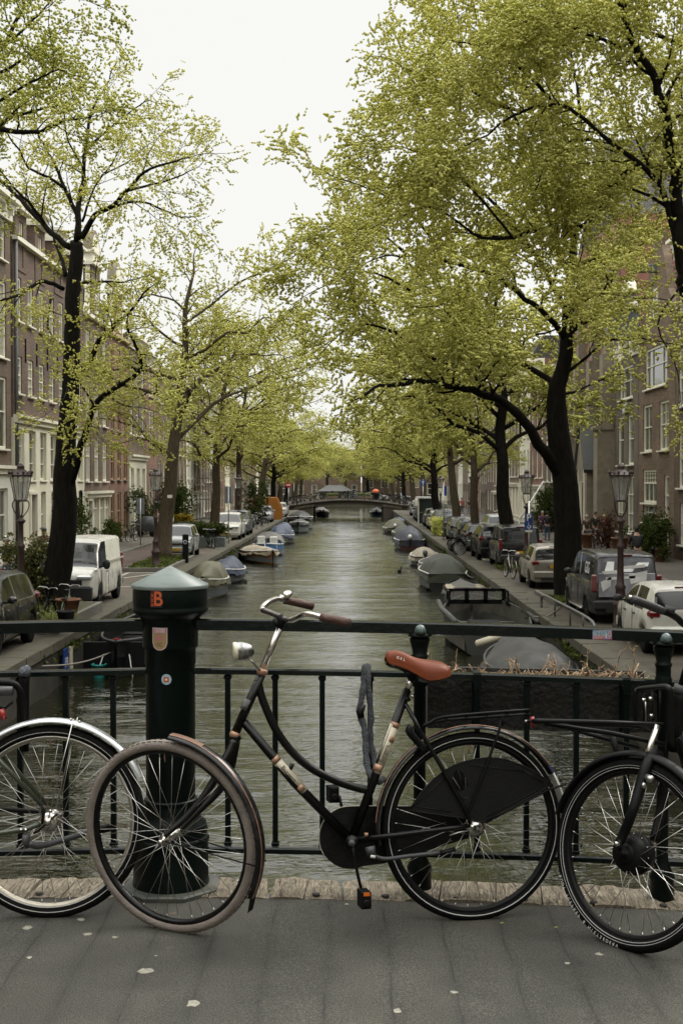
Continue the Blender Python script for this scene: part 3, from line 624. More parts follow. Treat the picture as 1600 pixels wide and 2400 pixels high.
def house(side, y0, y1, H, wall_m, rows, label, cornice='box', ground=None, fm=None, roof='flat', depth=9, X=None, detail=True, group=None, doors=(), name='canal_house', z0=0, glass=None):
    """rows: (z_sill, z_head, n, style, width). Local frame: x along the facade, y into the house, z up"""
    fm = fm or WFR; w = y1 - y0; X = X or 15.0
    if side < 0: o = thing(name, label, 'house', (-X, y0, z0), math.pi / 2, group)
    else: o = thing(name, label, 'house', (X, y1, z0), -math.pi / 2, group)
    holes = []
    for (zs, zh, n, style, ww) in rows:
        for i in range(n):
            u = w * (i + .5) / n if not isinstance(ww, tuple) else w * ww[1][i]
            wd = ww[0] if isinstance(ww, tuple) else ww; holes.append((u - wd / 2, u + wd / 2, zs, zh, style))
    gz = ground[1] if ground else 0
    dh = [(w * f - dw / 2, w * f + dw / 2, .18, zt, 'door', dm) for f, dw, zt, dm in doors]
    def panel(zb, zt, mat_, nm, off):
        hs = [h for h in holes + dh if h[2] < zt and h[3] > zb]
        us = sorted({0, w} | {max(0, h[0]) for h in hs} | {min(w, h[1]) for h in hs}); zs = sorted({zb, zt} | {max(zb, h[2]) for h in hs} | {min(zt, h[3]) for h in hs})
        m = MB()
        for a, b in zip(us, us[1:]):
            for c, d in zip(zs, zs[1:]):
                cu, cz = (a + b) / 2, (c + d) / 2
                if any(h[0] < cu < h[1] and h[2] < cz < h[3] for h in hs): continue
                m.add([(a, off, c), (b, off, c), (b, off, d), (a, off, d)], [(0, 1, 2, 3)])
        for h in hs:
            a, b, c, d = h[0], h[1], max(zb, h[2]), min(zt, h[3]); r = .22
            m.add([(a, off, c), (b, off, c), (b, off, d), (a, off, d), (a, r, c), (b, r, c), (b, r, d), (a, r, d)], [(0, 1, 5, 4), (1, 2, 6, 5), (2, 3, 7, 6), (3, 0, 4, 7)])
        m.add([(0, off, zb), (0, off, zt), (0, depth, zt), (0, depth, zb), (w, off, zb), (w, off, zt), (w, depth, zt), (w, depth, zb)], [(0, 1, 2, 3), (4, 7, 6, 5), (3, 2, 6, 7), (1, 5, 6, 2)])
        return m.build(nm, mat_, o)
    panel(gz, H, wall_m, 'wall', 0)
    if ground: panel(0, gz, ground[0], 'ground_floor_front', -.06)
    for h in holes:
        ww, hh = h[1] - h[0], h[3] - h[2]; fme, pns, sl_ = win_mesh(ww, hh, h[4], fm)
        f = mk('window', fme, o, ((h[0] + h[1]) / 2, .10, h[2])); mk('pane', pns[glass if glass is not None else hr.choice((0, 0, 1, 1, 2, 3))], f)
        if detail: mk('sill', sl_, f, (0, 0, 0))
    for h in dh:
        c = (h[0] + h[1]) / 2; d_ = MB().box((c, .12, (h[2] + h[3]) / 2 - .2), (h[1] - h[0] - .1, .06, h[3] - h[2] - .45)).box((c, .08, h[2] + .5), (h[1] - h[0] - .4, .03, .5)).box((c, .08, h[2] + 1.4), (h[1] - h[0] - .4, .03, .8)).build('door', h[5], o)
        MB().box((c, .11, h[3] - .2), (h[1] - h[0], .05, .3)).build('fanlight', GL[0], o); MB().box((h[0] - .04, -.09, (h[2] + h[3]) / 2), (.12, .14, h[3] - h[2])).box((h[1] + .04, -.09, (h[2] + h[3]) / 2), (.12, .14, h[3] - h[2])).box((c, -.09, h[3] + .06), (h[1] - h[0] + .3, .16, .14)).build('door_frame', fm, o)
        MB().box((c, -.35, .09), (h[1] - h[0] + .4, .6, .18), bev=.01).build('doorstep', SAND, o)
    if ground and detail: 
        m = MB(); m.box((w / 2, -.16, gz + .06), (w - .04, .34, .14)); m.box((w / 2, -.1, gz - .12), (w - .06, .2, .22)); m.build('shop_cornice', fm, o)
    if cornice == 'box':
        m = MB(); m.box((w / 2, -.25, H - .08), (w - .02, .55, .16)); m.box((w / 2, -.14, H - .26), (w - .04, .32, .2)); m.box((w / 2, -.06, H - .62), (w - .04, .14, .5)); 
        n = max(3, int(w / 1.1))
        for i in range(n): m.box((w * (i + .5) / n, -.2, H - .5), (.13, .24, .3))
        m.build('cornice', fm, o)
    elif cornice == 'thin': MB().box((w / 2, -.12, H - .1), (w - .02, .28, .2)).build('cornice', fm, o)
    if roof == 'mansard':
        m = MB(); m.add([(0, .35, H), (w, .35, H), (w, 2.2, H + 3.0), (0, 2.2, H + 3.0), (w, depth, H + 3.0), (0, depth, H + 3.0), (0, depth, H), (w, depth, H)], [(0, 1, 2, 3), (3, 2, 4, 5), (0, 3, 5, 6), (1, 7, 4, 2)]); m.build('roof', TILE, o)
    if roof in ('gable', 'gabler'):
        m = MB(); m.add([(0, .3, H - 3.2), (w / 2, .3, H + .2), (w, .3, H - 3.2), (0, depth, H - 3.2), (w / 2, depth, H + .2), (w, depth, H - 3.2)], [(0, 1, 4, 3), (1, 2, 5, 4)]); m.build('roof', TILER if roof == 'gabler' else TILE, o)
    if roof == 'flat':
        MB().box((w * .3, 3.5, H + .6), (.9, .7, 1.4)).build('chimney', BR_BRN, o)
    o['w'] = w; return o
def dormer(o, u, z, w, h, style='brick', m_=None):
    d = mk('dormer', None, o, (u, -.04, z)); bm_ = m_ or BR_PURP
    m = MB(); m.box((-w * .35, 1.0, h / 2), (w * .3, 2.0, h)); m.box((w * .35, 1.0, h / 2), (w * .3, 2.0, h)); m.box((0, 1.0, h * .93), (w * .4, 2.0, h * .14)); m.box((0, 1.0, .1), (w * .4, 2, .2)); m.build('dormer_wall', bm_, d)
    f, p, s = win_mesh(w * .4, h * .72, 'sash4', WFR); mk('dormer_window', f, d, (0, .1, h * .2)); mk('dormer_window_pane', p[0], d, (0, .1, h * .2))
    MB().box((0, .9, h + .1), (w + .2, 2.4, .2)).box((0, .9, h + .35), (w, 2.2, .34)).box((0, .8, h + .6), (w + .2, 2.4, .14)).build('dormer_cap', WFR, d)
    MB().box((0, 2.9, h * .45), (w * .96, 1.9, h * .9)).build('dormer_cheek', LEAD, d)
def halfround_gable(o, u, z, w, h, bm_):
    g = mk('gable_top', None, o, (u, 0, z))
    MB().box((0, .25, h / 2), (w, .5, h)).build('gable_wall', bm_, g)
    f, p, s = win_mesh(w * .36, h * .66, 'sash4', WFR); mk('gable_window', f, g, (0, -.04, h * .1))
    m = MB(); m.box((0, .2, h + .1), (w + .3, .8, .2)); m.box((0, .22, h + .45), (w + .02, .6, .5)); m.box((0, .2, h + .78), (w + .3, .8, .16)); m.build('gable_band', WFR, g)
    n = 14; r = w * .52; pts = [(r * math.cos(math.pi * k / n), r * math.sin(math.pi * k / n) * 1.05) for k in range(n + 1)]
    MB().prism(pts, fr((0, .5, h + .86), (1, 0, 0), (0, 0, 1), (0, -1, 0)), .5).build('pediment', SAND, g)
    r *= .76; pts = [(r * math.cos(math.pi * k / n), r * math.sin(math.pi * k / n) * 1.05) for k in range(n + 1)]
    MB().prism(pts, fr((0, .01, h + .92), (1, 0, 0), (0, 0, 1), (0, -1, 0)), .04).build('pediment_field', WFR, g)
    for s in (-1, 1):
        pts = [(0, 0), (.9, 0), (.75, .3), (.4, .8), (.2, 1.6), (0, h)]
        MB().prism([(s * x, y) for x, y in (pts if s > 0 else pts[::-1])], fr((s * w / 2, .35, 0), (1, 0, 0), (0, 0, 1), (0, -1, 0)), .25).build('gable_scroll', WFR, g)
# left row
l0 = house(-1, 41, 55.6, 15.9, BR_BRN, [(13.2, 15.0, 5, 'sash', 1.3), (9.0, 12.3, 5, 'sash', 1.5), (5.1, 8.2, 5, 'sash', 1.5), (1.0, 3.4, 5, 'sash', 1.3)], 'dark brown brick house with white ground floor, nearest on the left bank', ground=(PLASTW, 4.25))
l1 = house(-1, 55.9, 70.5, 14.6, BR_PURP, [(10.9, 12.9, 7, 'sash4', 1.0), (7.65, 9.35, 7, 'grid', 1.05), (3.75, 6.05, 7, 'tall', 1.25), (.9, 3.2, 7, 'sash', (.95, [.5 / 7, 2.5 / 7, 3.5 / 7, 4.5 / 7, 5.5 / 7, .93, .93]))], 'long purple-brown brick house with cream shopfront two storeys high and red doors', ground=(PLAST, 6.55), cornice='thin', doors=((1.5 / 7, 1.1, 3.1, DOORR), (.78, 1.1, 3.1, DOORR)), roof='mansard')
for u in (1.4, 4.9, 8.8, 12.8): dormer(l1, u, 13.2, 1.9, 2.6)
MB().tube([(.15, -.12, .2), (.15, -.12, 14.4)], .09, 8).build('drainpipe', LEAD, l1)
for i in range(6):
    for z in (9.7, ): MB().box((1.04 + (i + .52) * 2.086 - .0, -.03, z), (.05, .06, 1.1)).build('wall_anchor', BLKM, l1)
l2 = house(-1, 70.6, 77.9, 13.2, BR_PURP, [(10.4, 12.3, 3, 'sash4', 1.15), (7.0, 9.2, 3, 'sash4', 1.2), (3.7, 6.1, 3, 'multi', 1.35), (.4, 2.75, 3, 'shop', (1.4, [.45, .68, .9, ]))], 'brown brick house with half-round gable top and cream shop shutters', ground=(PLAST, 3.0), doors=((.15, 1.0, 2.6, DOORG),), cornice='thin', glass=2, roof='mansard')
halfround_gable(l2, 3.6, 13.2, 2.4, 3.0, BR_PURP)
l3 = house(-1, 78.0, 84.7, 13.0, BR_RED, [(10.2, 12.1, 3, 'sash4', 1.05), (6.9, 9.2, 3, 'sash4', 1.1), (3.8, 6.0, 3, 'sash', 1.15), (.5, 3.0, 3, 'sash', 1.15)], 'red brick house with half-round gable, second of the pair on the left bank', cornice='thin', fm=pm('ochre window paint', (.38, .28, .15), .5), roof='mansard')
halfround_gable(l3, 3.4, 13.0, 2.4, 2.6, BR_RED)
l4 = house(-1, 84.8, 91.8, 13.6, BR_BRN, [(10.3, 12.3, 3, 'sash', 1.1), (6.9, 9.6, 3, 'sash', 1.15), (.6, 4.6, 3, 'tall', 1.2)], 'narrow brown house with cream two-storey ground floor between red and dark houses', ground=(PLAST, 5.4), cornice='box')
l5 = house(-1, 91.9, 97.2, 13.0, BR_RED, [(10.0, 12.0, 1, 'three', 2.2), (6.2, 9.0, 1, 'three', 2.2), (1.0, 4.6, 1, 'three', 2.2)], 'narrow warehouse-like house with tall dark windows stacked in one column', cornice='box', glass=0, roof='gabler')
l6 = house(-1, 97.3, 106.5, 12.6, BR_PURP, [(9.8, 11.7, 4, 'sash4', 1.1), (6.3, 8.6, 4, 'sash', 1.15), (3.2, 5.2, 4, 'sash', 1.1), (.5, 2.3, 4, 'sash', 1.1)], 'purple brick house with four tall white sash windows per floor', cornice='box')
mats = [BR_BRN, PLASTW, BR_TAN, BR_PURP, BR_GRY, BR_RED, PLAST]; names = ['dark brown', 'white plastered', 'tan brick', 'purple brick', 'grey brick', 'red brick', 'cream plastered']
ordn = ['first', 'second', 'third', 'fourth', 'fifth', 'sixth', 'seventh', 'eighth', 'ninth', 'tenth', 'eleventh', 'twelfth', 'thirteenth', 'fourteenth', 'fifteenth', 'sixteenth', 'seventeenth', 'eighteenth']
def far_row(side, ya, yb, start, txt):
    y = ya; i = 0
    while y < yb:
        w = hr.uniform(5.2, 8.4); H = hr.uniform(10.5, 14.5); k = (start + i) % 7; n = 3 if w > 5.8 else 2
        rows = [(H * .76, H * .76 + 1.6, n, 'sash', 1.05), (H * .53, H * .53 + 2.1, n, 'sash', 1.1), (H * .3, H * .3 + 2.2, n, 'sash', 1.1), (.6, H * .3 - 1.0, n, 'shop' if i % 3 == 0 else 'sash', 1.25)]
        o = house(side, y, y + w - .12, H, mats[k], rows, '%s house, %s of the far houses on the %s bank' % (names[k], ordn[i] if i < 18 else 'last', txt), cornice=hr.choice(('box', 'thin', 'box')), roof=hr.choice(('flat', 'gable', 'gabler', 'mansard')), ground=(hr.choice((PLAST, PLASTW, BR_GRY, DOORG)), H * .3 - .7) if i % 2 == 0 else None, detail=y < 130, fm=WFR)
        y += w; i += 1
far_row(-1, 106.6, 214, 0, 'left')

# right row (local x runs towards the camera)
def pos(side, y0, y1, *ys): w = y1 - y0; return [((y1 - y) / w if side > 0 else (y - y0) / w) for y in ys]
r0 = house(1, 44, 58.9, 14.8, BR_BRN, [(11.3, 14.0, 4, 'grid', 2.7), (7.1, 9.8, 4, 'grid', 2.7), (3.4, 6.1, 4, 'grid', 2.5), (.8, 2.7, 4, 'sash', 2.0)], 'brown brick house with large white grid windows at the right edge', cornice='box', fm=WHT if False else WFR, roof='flat')
BR_B2 = brick('mid brown brick', (.20, .125, .07), (.12, .07, .04), (0.160, 0.136, 0.104))
r1 = house(1, 59.0, 66.5, 11.3, BR_B2, [(8.35, 10.4, 1, 'three', (4.5, [.5])), (5.2, 7.6, 2, 'sash4', (1.9, [.27, .73])), (2.6, 4.3, 1, 'multi', (2.9, [.34])), (1.6, 2.55, 1, 'three', (2.7, [.34])), (1.95, 4.0, 1, 'sash', (.95, [.80]))], 'tall brown brick house with plain spout gable and hoist beam', cornice=None, doors=((.34, 1.9, 1.4, DOORR), (.80, .95, 1.75, DOORR)), roof='none')
# its gable
def gable_front(o, w, z, prof, mat_, win=None, th=.35, name='gable'):
    g = mk(name, None, o, (0, 0, 0)); MB().prism(prof, fr((w / 2, th, z), (1, 0, 0), (0, 0, 1), (0, -1, 0)), th).build('gable_wall', mat_, g)
    return g
w1 = 7.5
g = gable_front(r1, w1, 11.3, [(-w1 / 2, 0), (w1 / 2, 0), (w1 / 2 - .2, .5), (2.3, 1.6), (1.5, 3.3), (.95, 3.9), (.95, 4.6), (-.95, 4.6), (-.95, 3.9), (-1.5, 3.3), (-2.3, 1.6), (-w1 / 2 + .2, .5)], BR_B2)
f, p, s = win_mesh(.8, 1.5, 'sash4', WFR); mk('gable_window', f, g, (w1 / 2, -.03, 11.7)); mk('gable_window_pane', p[0], g, (w1 / 2, -.05, 11.7)); 
MB().box((w1 / 2, -.55, 14.2), (.35, 1.1, .4), bev=.03).build('hoist_beam', GREYF, r1)
m = MB(); m.add([(0, .35, 11.3), (w1 / 2, .35, 15.6), (w1, .35, 11.3), (0, 10, 11.3), (w1 / 2, 10, 15.6), (w1, 10, 11.3)], [(0, 1, 4, 3), (1, 2, 5, 4)]); m.build('roof', TILER, r1)
MB().box((2.7, -.05, 1.9), (1.9, .06, .02)).box((2.7, -.12, 1.75), (1.9, .08, .5)).build('shop_sign', DOORG, r1)
r2 = house(1, 66.6, 72.3, 10.4, BR_GRY, [(8.2, 10.0, 1, 'three', (3.3, [.48])), (4.6, 7.3, 2, 'sash', (1.45, [.26, .70])), (.9, 4.0, 2, 'tall', (1.6, [.25, .70]))], 'narrow grey-brown house with white scrolled neck gable beside the church', cornice=None, roof='none')
w2 = 5.7
g = gable_front(r2, w2, 10.4, [(-w2 / 2, 0), (w2 / 2, 0), (1.55, .4), (1.0, 1.2), (.95, 3.2), (.8, 3.7), (.4, 4.1), (0, 4.25), (-.4, 4.1), (-.8, 3.7), (-.95, 3.2), (-1.0, 1.2), (-1.55, .4)], BR_GRY)
for s in (-1, 1):
    pts = [(0, 0), (1.75, 0), (1.7, .45), (1.35, .62), (1.0, .5), (.75, .9), (.45, 2.2), (.3, 3.2), (0, 3.2)]
    MB().prism([(s * x, y) for x, y in (pts if s > 0 else pts[::-1])], fr((w2 / 2 + s * .96, .3, 10.4), (1, 0, 0), (0, 0, 1), (0, -1, 0)), .4).build('gable_scroll', WFR, g)
    MB().ell((w2 / 2 + s * 2.35, -.14, 10.95), (.36, .12, .4), 10, 8).build('scroll_knot', WFR, g)
MB().prism([(-1.1, 0), (1.1, 0), (.9, .45), (0, .95), (-.9, .45)], fr((w2 / 2, .3, 13.9), (1, 0, 0), (0, 0, 1), (0, -1, 0)), .42).build('gable_crown', WFR, g)
MB().box((w2 / 2, -.1, 11.6), (.75, .14, 1.5)).build('gable_window', WFR, g); MB().box((w2 / 2, -.18, 11.6), (.5, .02, 1.25)).build('gable_window_pane', GL[0], g)
MB().box((w2 / 2, -.06, 7.72), (1.0, .1, .6), bev=.02).build('wall_tablet', WHT, r2)
MB().box((w2 - .35, -.75, 11.9), (1.0, 1.5, 1.5)).box((w2 - .35, -.75, 12.8), (1.25, 1.75, .2)).build('bay_lantern', GREYF, r2)
m = MB(); m.add([(0, .35, 10.4), (w2 / 2, .35, 14.2), (w2, .35, 10.4), (0, 10, 10.4), (w2 / 2, 10, 14.2), (w2, 10, 10.4)], [(0, 1, 4, 3), (1, 2, 5, 4)]); m.build('roof', TILER, r2)
# church: brick with stone buttresses, lancet windows and a gabled porch
ch = thing('church', 'tall brick and sandstone church with lancet windows and arched porch', 'church', (15.0, 86.2, 0), -math.pi / 2); cw = 13.7
def lancet(w, h, n=7):
    pts = [(-w / 2, 0), (w / 2, 0)]; sp = h - w * 1.1
    for k in range(n + 1): a = R(60 * k / n); pts.append((-w / 2 + w * math.cos(a), sp + w * math.sin(a) * 1.27))
    for k in range(n, -1, -1): a = R(60 * k / n); pts.append((w / 2 - w * math.cos(a), sp + w * math.sin(a) * 1.27))
    return pts
RB_ = brick('church red brick', (0.352, 0.136, 0.088), (0.288, 0.112, 0.080), (0.144, 0.112, 0.088))
m = MB(); m.box((cw / 2, 5.3, 9.5), (cw, 10, 19)); m.build('wall', RB_, ch)
for u in (.45, 4.4, 9.0, 13.2):
    b_ = MB(); b_.box((u, -.35, 3.4), (1.15, 1.3, 6.8)); b_.box((u, -.2, 8.9), (.9, 1.0, 4.2)); b_.box((u, -.1, 13.9), (.7, .8, 5.8)); b_.build('buttress', SAND, ch)
    c_ = MB(); c_.add([(u - .65, -1.15, 6.8), (u + .65, -1.15, 6.8), (u + .65, -.1, 7.5), (u - .65, -.1, 7.5), (u - .65, -1.15, 6.65), (u + .65, -1.15, 6.65), (u + .65, -.1, 6.65), (u - .65, -.1, 6.65)], [(0, 1, 2, 3), (4, 5, 1, 0), (5, 6, 2, 1), (7, 4, 0, 3)]); c_.build('weathering', SAND, ch)
for u in (2.4, 6.7, 11.2):
    z = 6.6 if u != 6.7 else 7.6
    for k, (d_, mt) in enumerate(((0, RB_), (.22, RB_), (.44, SAND))):
        MB().prism(lancet(2.5 - d_ * 2, 9.6 - d_), fr((u, .31, z + d_), (1, 0, 0), (0, 0, 1), (0, -1, 0)), .38 - k * .07 if k < 2 else .35 - .11).build('window_arch', mt, ch)
    MB().prism(lancet(1.3, 8.8), fr((u, .1, z + .75), (1, 0, 0), (0, 0, 1), (0, -1, 0)), .09).build('lancet_window', GL[3], ch)
    MB().box((u, -.02, z + 4.4), (.07, .06, 7.0)).box((u, -.02, z + 3.6), (1.2, .06, .12)).build('tracery', SAND, ch)
    c_ = MB(); c_.box((u, -.2, z - .12), (2.7, .5, .24)).build('window_sill', SAND, ch)
po = mk('porch', None, ch, (9.4, -.5, 0))
m = MB(); m.box((-1.35, 0, 2.2), (.55, 1.2, 4.4)); m.box((1.35, 0, 2.2), (.55, 1.2, 4.4)); m.build('porch_pier', SAND, po)
m = MB(); o_ = [(-1.65, 4.4), (1.65, 4.4), (0, 7.4)]; m.prism(o_, fr((0, .5, 0), (1, 0, 0), (0, 0, 1), (0, -1, 0)), 1.15); m.build('porch_gable', SAND, po)
m = MB(); m.prism([(-1.8, 4.2), (-1.95, 4.4), (0, 7.9), (1.95, 4.4), (1.8, 4.2), (0, 7.5)], fr((0, .7, 0), (1, 0, 0), (0, 0, 1), (0, -1, 0)), 1.5); m.build('porch_roof', LEAD, po)
m = MB(); n = 16
arch = [(1.05 * math.cos(math.pi * k / n), 3.9 + 1.45 * math.sin(math.pi * k / n)) for k in range(n + 1)]
m.prism([(-1.05, .2)] + arch[::-1] + [(1.05, .2)], fr((0, .4, 0), (1, 0, 0), (0, 0, 1), (0, -1, 0)), .42 + .62); m.build('arch_surround', WFR, po)
arch = [(.8 * math.cos(math.pi * k / n), 3.9 + 1.15 * math.sin(math.pi * k / n)) for k in range(n + 1)]
m = MB(); m.prism([(-.8, .2)] + arch[::-1] + [(.8, .2)], fr((0, 0, 0), (1, 0, 0), (0, 0, 1), (0, -1, 0)), .66); m.build('arch_recess', SAND, po)
for s in (-1, 1): MB().lathe([(.16, .3), (.13, .5), (.12, 3.3), (.18, 3.5), (.24, 3.7)], 12, 0, Matrix.Translation((s * .62, -.78, 0))).build('column', WFR, po)
MB().box((0, -.69, 1.5), (1.0, .06, 2.6)).build('door', BR_RED, po)
m = MB(); m.add([(0, .3, 19), (cw, .3, 19), (cw, 10.3, 19), (0, 10.3, 19), (cw / 2, .3, 25), (cw / 2, 10.3, 25)], [(0, 1, 4), (0, 4, 5, 3), (1, 2, 5, 4), (2, 3, 5)]); m.build('roof', TILE, ch)
far_row(1, 86.4, 214, 3, 'right')
# end of the canal: long brick building and houses behind the trees
def endhouse(x0, x1, y, H, mat_, label, rows, roof='mansard', name='canal_house', cor='box'):
    o = house(-1, 0, x1 - x0, H, mat_, rows, label, cornice=cor, roof=roof, detail=False, name=name); o.location = (x0, y, 0); o.rotation_euler = (0, 0, 0); return o
endhouse(2.0, 14, 252, 10.5, BR_TAN, 'tan brick building with arched white windows closing the view beyond the bridge', [(6.8, 9.4, 4, 'grid', 1.5), (2.4, 4.8, 4, 'grid', 1.5)])
endhouse(-12, 1.8, 262, 7.4, BR_TAN, 'lower tan house seen behind the grey roof beyond the bridge', [(4.5, 6.4, 5, 'sash', 1.1), (1, 3, 5, 'sash', 1.1)])
endhouse(14.3, 34, 256, 12, BR_BRN, 'brown house row to the right beyond the bridge', [(8.5, 10.4, 7, 'sash', 1.1), (5, 7.4, 7, 'sash', 1.1), (1, 3.4, 7, 'sash', 1.1)])
endhouse(-34, -12.4, 258, 12.5, BR_GRY, 'grey brown house row to the left beyond the bridge', [(8.5, 10.4, 7, 'sash', 1.1), (5, 7.4, 7, 'sash', 1.1), (1, 3.4, 7, 'sash', 1.1)])
pav = thing('kiosk', 'low white building with grey hipped roof beyond the far bridge', 'kiosk', (-3.2, 238, 0))
pav.scale = (.75, .75, .62); MB().box((0, 0, 1.5), (8, 5, 3.0)).build('wall', BR_GRY, pav); MB().add([(-4.4, -3, 3), (4.4, -3, 3), (4.4, 3, 3), (-4.4, 3, 3), (-2, 0, 4.8), (2, 0, 4.8)], [(0, 1, 5, 4), (1, 2, 5), (2, 3, 4, 5), (3, 0, 4)]).build('roof', LEAD, pav)
for i in range(4): MB().box((-2.9 + i * 1.95, -2.53, 1.6), (1.3, .06, 1.5)).build('window', GL[0], pav)

# scaffold with sheeting on the left row
sc = thing('scaffold', 'scaffolding with pale grey sheeting on a house front on the left bank', 'scaffold', (-14.6, 118, 0))
m = MB()
for yy in (0, 2.4, 4.8, 7.2): 
    for xx in (.1, 1.2): MB().tube([(xx, yy, .1), (xx, yy, 14.5)], .045, 6).build('scaffold_pole', ALU, sc)
for z in (2, 4, 6, 8, 10, 12, 14): MB().box((.65, 3.6, z), (1.2, 7.4, .08)).build('scaffold_board', BR_GRY, sc)
P = [[(1.32 + .08 * math.sin(i * 1.9 + j), -.1 + i * .62, 5.2 + (14.6 - 5.2) * j / 10 - (.6 * math.sin(i * .8) if j == 0 else 0)) for i in range(13)] for j in range(11)]
MB().grid(P).build('sheeting', pm('pale grey sheeting', (.42, .42, .41), .7, var=.12), sc)

# ------------------------------------------------------------------ far bridge
fbY = 163.0
fb = thing('canal_bridge', 'arched brick and iron bridge spanning the canal far behind the bicycle', 'bridge', (0, fbY, 0))
QB = brick('bridge pier brick', (.075, .055, .035), (.055, .04, .028), (.08, .07, .055), bh=.07)
def fz(x): return 1.35 - .014 * (x + .5) ** 2 if abs(x + .5) < 6.8 else 1.35 - .014 * 46.24 - .12 * (abs(x + .5) - 6.8)
for (x0, x1) in ((-7.3, -5.0), (4.0, 6.3)):
    m = MB(); m.box(((x0 + x1) / 2, 5, -1.0), (x1 - x0, 10, 3.4)); m.build('abutment', QB, fb); 
    P_ = [[(x, y, fz(x) - .62 + dz_) for x in (x0 - .1, (x0 + x1) / 2, x1 + .1)] for y, dz_ in ((-.12, 0), (-.12, .3), (.5, .3))]
    MB().grid(P_, 0, False).build('abutment_coping', STONE, fb)
xs_ = [-14 + i * .5 for i in range(56)]
m = MB(); m.grid([[(x, y, max(.02, fz(x))) for x in xs_] for y in (0, 10)], 0, True); m.build('deck', ASPH, fb)
m = MB(); m.grid([[(x, y, max(.02, fz(x)) - d_) for x in xs_] for y, d_ in ((0, 0), (-.15, .0), (-.15, .18), (0.02, .18), (.02, .62), (10, .62))], 0, False); m.build('beam', pm('brown bridge beam', (.035, .028, .018), .8), fb)
m = MB(); m.grid([[(x, -.18, max(.02, fz(x)) + .02) for x in xs_[14:-14]], [(x, -.18, fz(x) - .09) for x in xs_[14:-14]]]); m.build('edge_timber', WOODS[0], fb)
for y in (.1, 9.9):
    rr = mk('railing', None, fb)
    for d_ in (1.0, .72, .12): MB().tube([(x, y, max(.02, fz(x)) + d_) for x in xs_], .03 if d_ == 1.0 else .016, 6).build('rail', BLKM, rr)
    for i in range(11): x = -11.5 + i * 2.2; MB().lathe([(.07, 0), (.05, .1), (.045, 1.0), (.07, 1.04), (.05, 1.15), (0, 1.2)], 8, 0, Matrix.Translation((x, y, max(.02, fz(x))))).build('railing_post', BLKM, rr)
HEDGE = pm('box hedge', (.11, .13, .035), .8, var=.4, vs=8, bump=1, bs=12)
for x in (-3.0, -2.2, 1.1, 2.0):
    p_ = thing('bridge_planter', 'green planter hung on the far bridge railing, %s from the left' % {-3.0: 'first', -2.2: 'second', 1.1: 'third', 2.0: 'last'}[x], 'planter', (x, fbY - .12, fz(x) + .35))
    MB().box((0, 0, 0), (.78, .3, .3), bev=.03).build('box', BR_B2, p_); m = MB()
    for k in range(60): m.ell((rnd.uniform(-.38, .38), rnd.uniform(-.15, .15), .18 + rnd.uniform(0, .35)), (.09, .07, .08), 5, 3)
    m.build('foliage', HEDGE, p_)

# ------------------------------------------------------------------ street lamps
LGL = pm('lantern glass', (.5, .5, .47), .1)
def lgl():
    m, nt, b = newmat('lantern glass clear'); b.inputs['Base Color'].default_value = (.5, .5, .46, 1); b.inputs['Transmission Weight'].default_value = .45; b.inputs['Roughness'].default_value = .12; b.inputs['IOR'].default_value = 1.05
    b.inputs['Alpha'].default_value = .55; return m
LGLASS = lgl(); RUSTB = pm('red brown lamp paint', (.035, .018, .015), .5, bump=.2, bs=30)
def lamp(label, loc, group='crown-topped street lamps'):
    t = thing('street_lamp', label, 'street lamp', loc, .5, group)
    MB().lathe([(.21, 0), (.21, .12), (.17, .16), (.165, .55), (.19, .6), (.19, .66), (.13, .72), (.12, 1.0), (.145, 1.06), (.10, 1.12), (.085, 1.35), (.075, 2.0), (.10, 2.04), (.10, 2.1), (.065, 2.15), (.055, 2.62), (.11, 2.68), (.12, 2.72), (.05, 2.76), (.045, 2.85)], 14).build('post', RUSTB, t)
    for k in range(4):
        a = math.pi / 2 * k; c, s = math.cos(a), math.sin(a)
        MB().tube(smooth_path([(.04 * c, .04 * s, 2.8), (.16 * c, .16 * s, 2.95), (.21 * c, .21 * s, 3.12), (.15 * c, .15 * s, 3.24)], 3), .015, 5).build('bracket', RUSTB, t)
    h = mk('lantern', None, t, (0, 0, 3.22))
    M8 = 6
    MB().lathe([(.15, 0), (.27, .62)], M8, sm=False, capb=False, capt=False).build('lantern_glass', LGLASS, h)
    m = MB(); m.lathe([(.12, -.03), (.16, -.02), (.16, .012), (.1, .02)], M8, sm=False); m.lathe([(.30, .60), (.31, .64), (.28, .66), (.13, .76), (.10, .78), (.10, .86), (.06, .9), (.0, .95)], M8, sm=False)
    for k in range(M8):
        a = 2 * math.pi * (k + .5) / M8; m.tube([(.15 * math.cos(a), .15 * math.sin(a), 0), (.275 * math.cos(a), .275 * math.sin(a), .62)], .011, 4)
    m.build('lantern_frame', RUSTB, h)
    m = MB()
    for k in range(M8):
        a = 2 * math.pi * (k + .5) / M8; m.ell((.29 * math.cos(a), .29 * math.sin(a), .7), (.035, .035, .05), 6, 4)
        a += math.pi / M8; m.ell((.25 * math.cos(a), .25 * math.sin(a), .69), (.022, .022, .03), 6, 4)
    m.build('crown', RUSTB, h); MB().lathe([(.05, .02), (.05, .12), (.02, .16), (.035, .3), (.02, .42), (.0, .45)], 8).build('burner', WHT, h)
    return t
LX2 = LX - 1.45
la = lamp('street lamp at the left edge beside the black car, in front of the white house', (-8.3, 31.6, 0))
kids0 = {}
for x in bpy.data.objects:
    if x.parent: kids0.setdefault(x.parent.name, []).append(x)
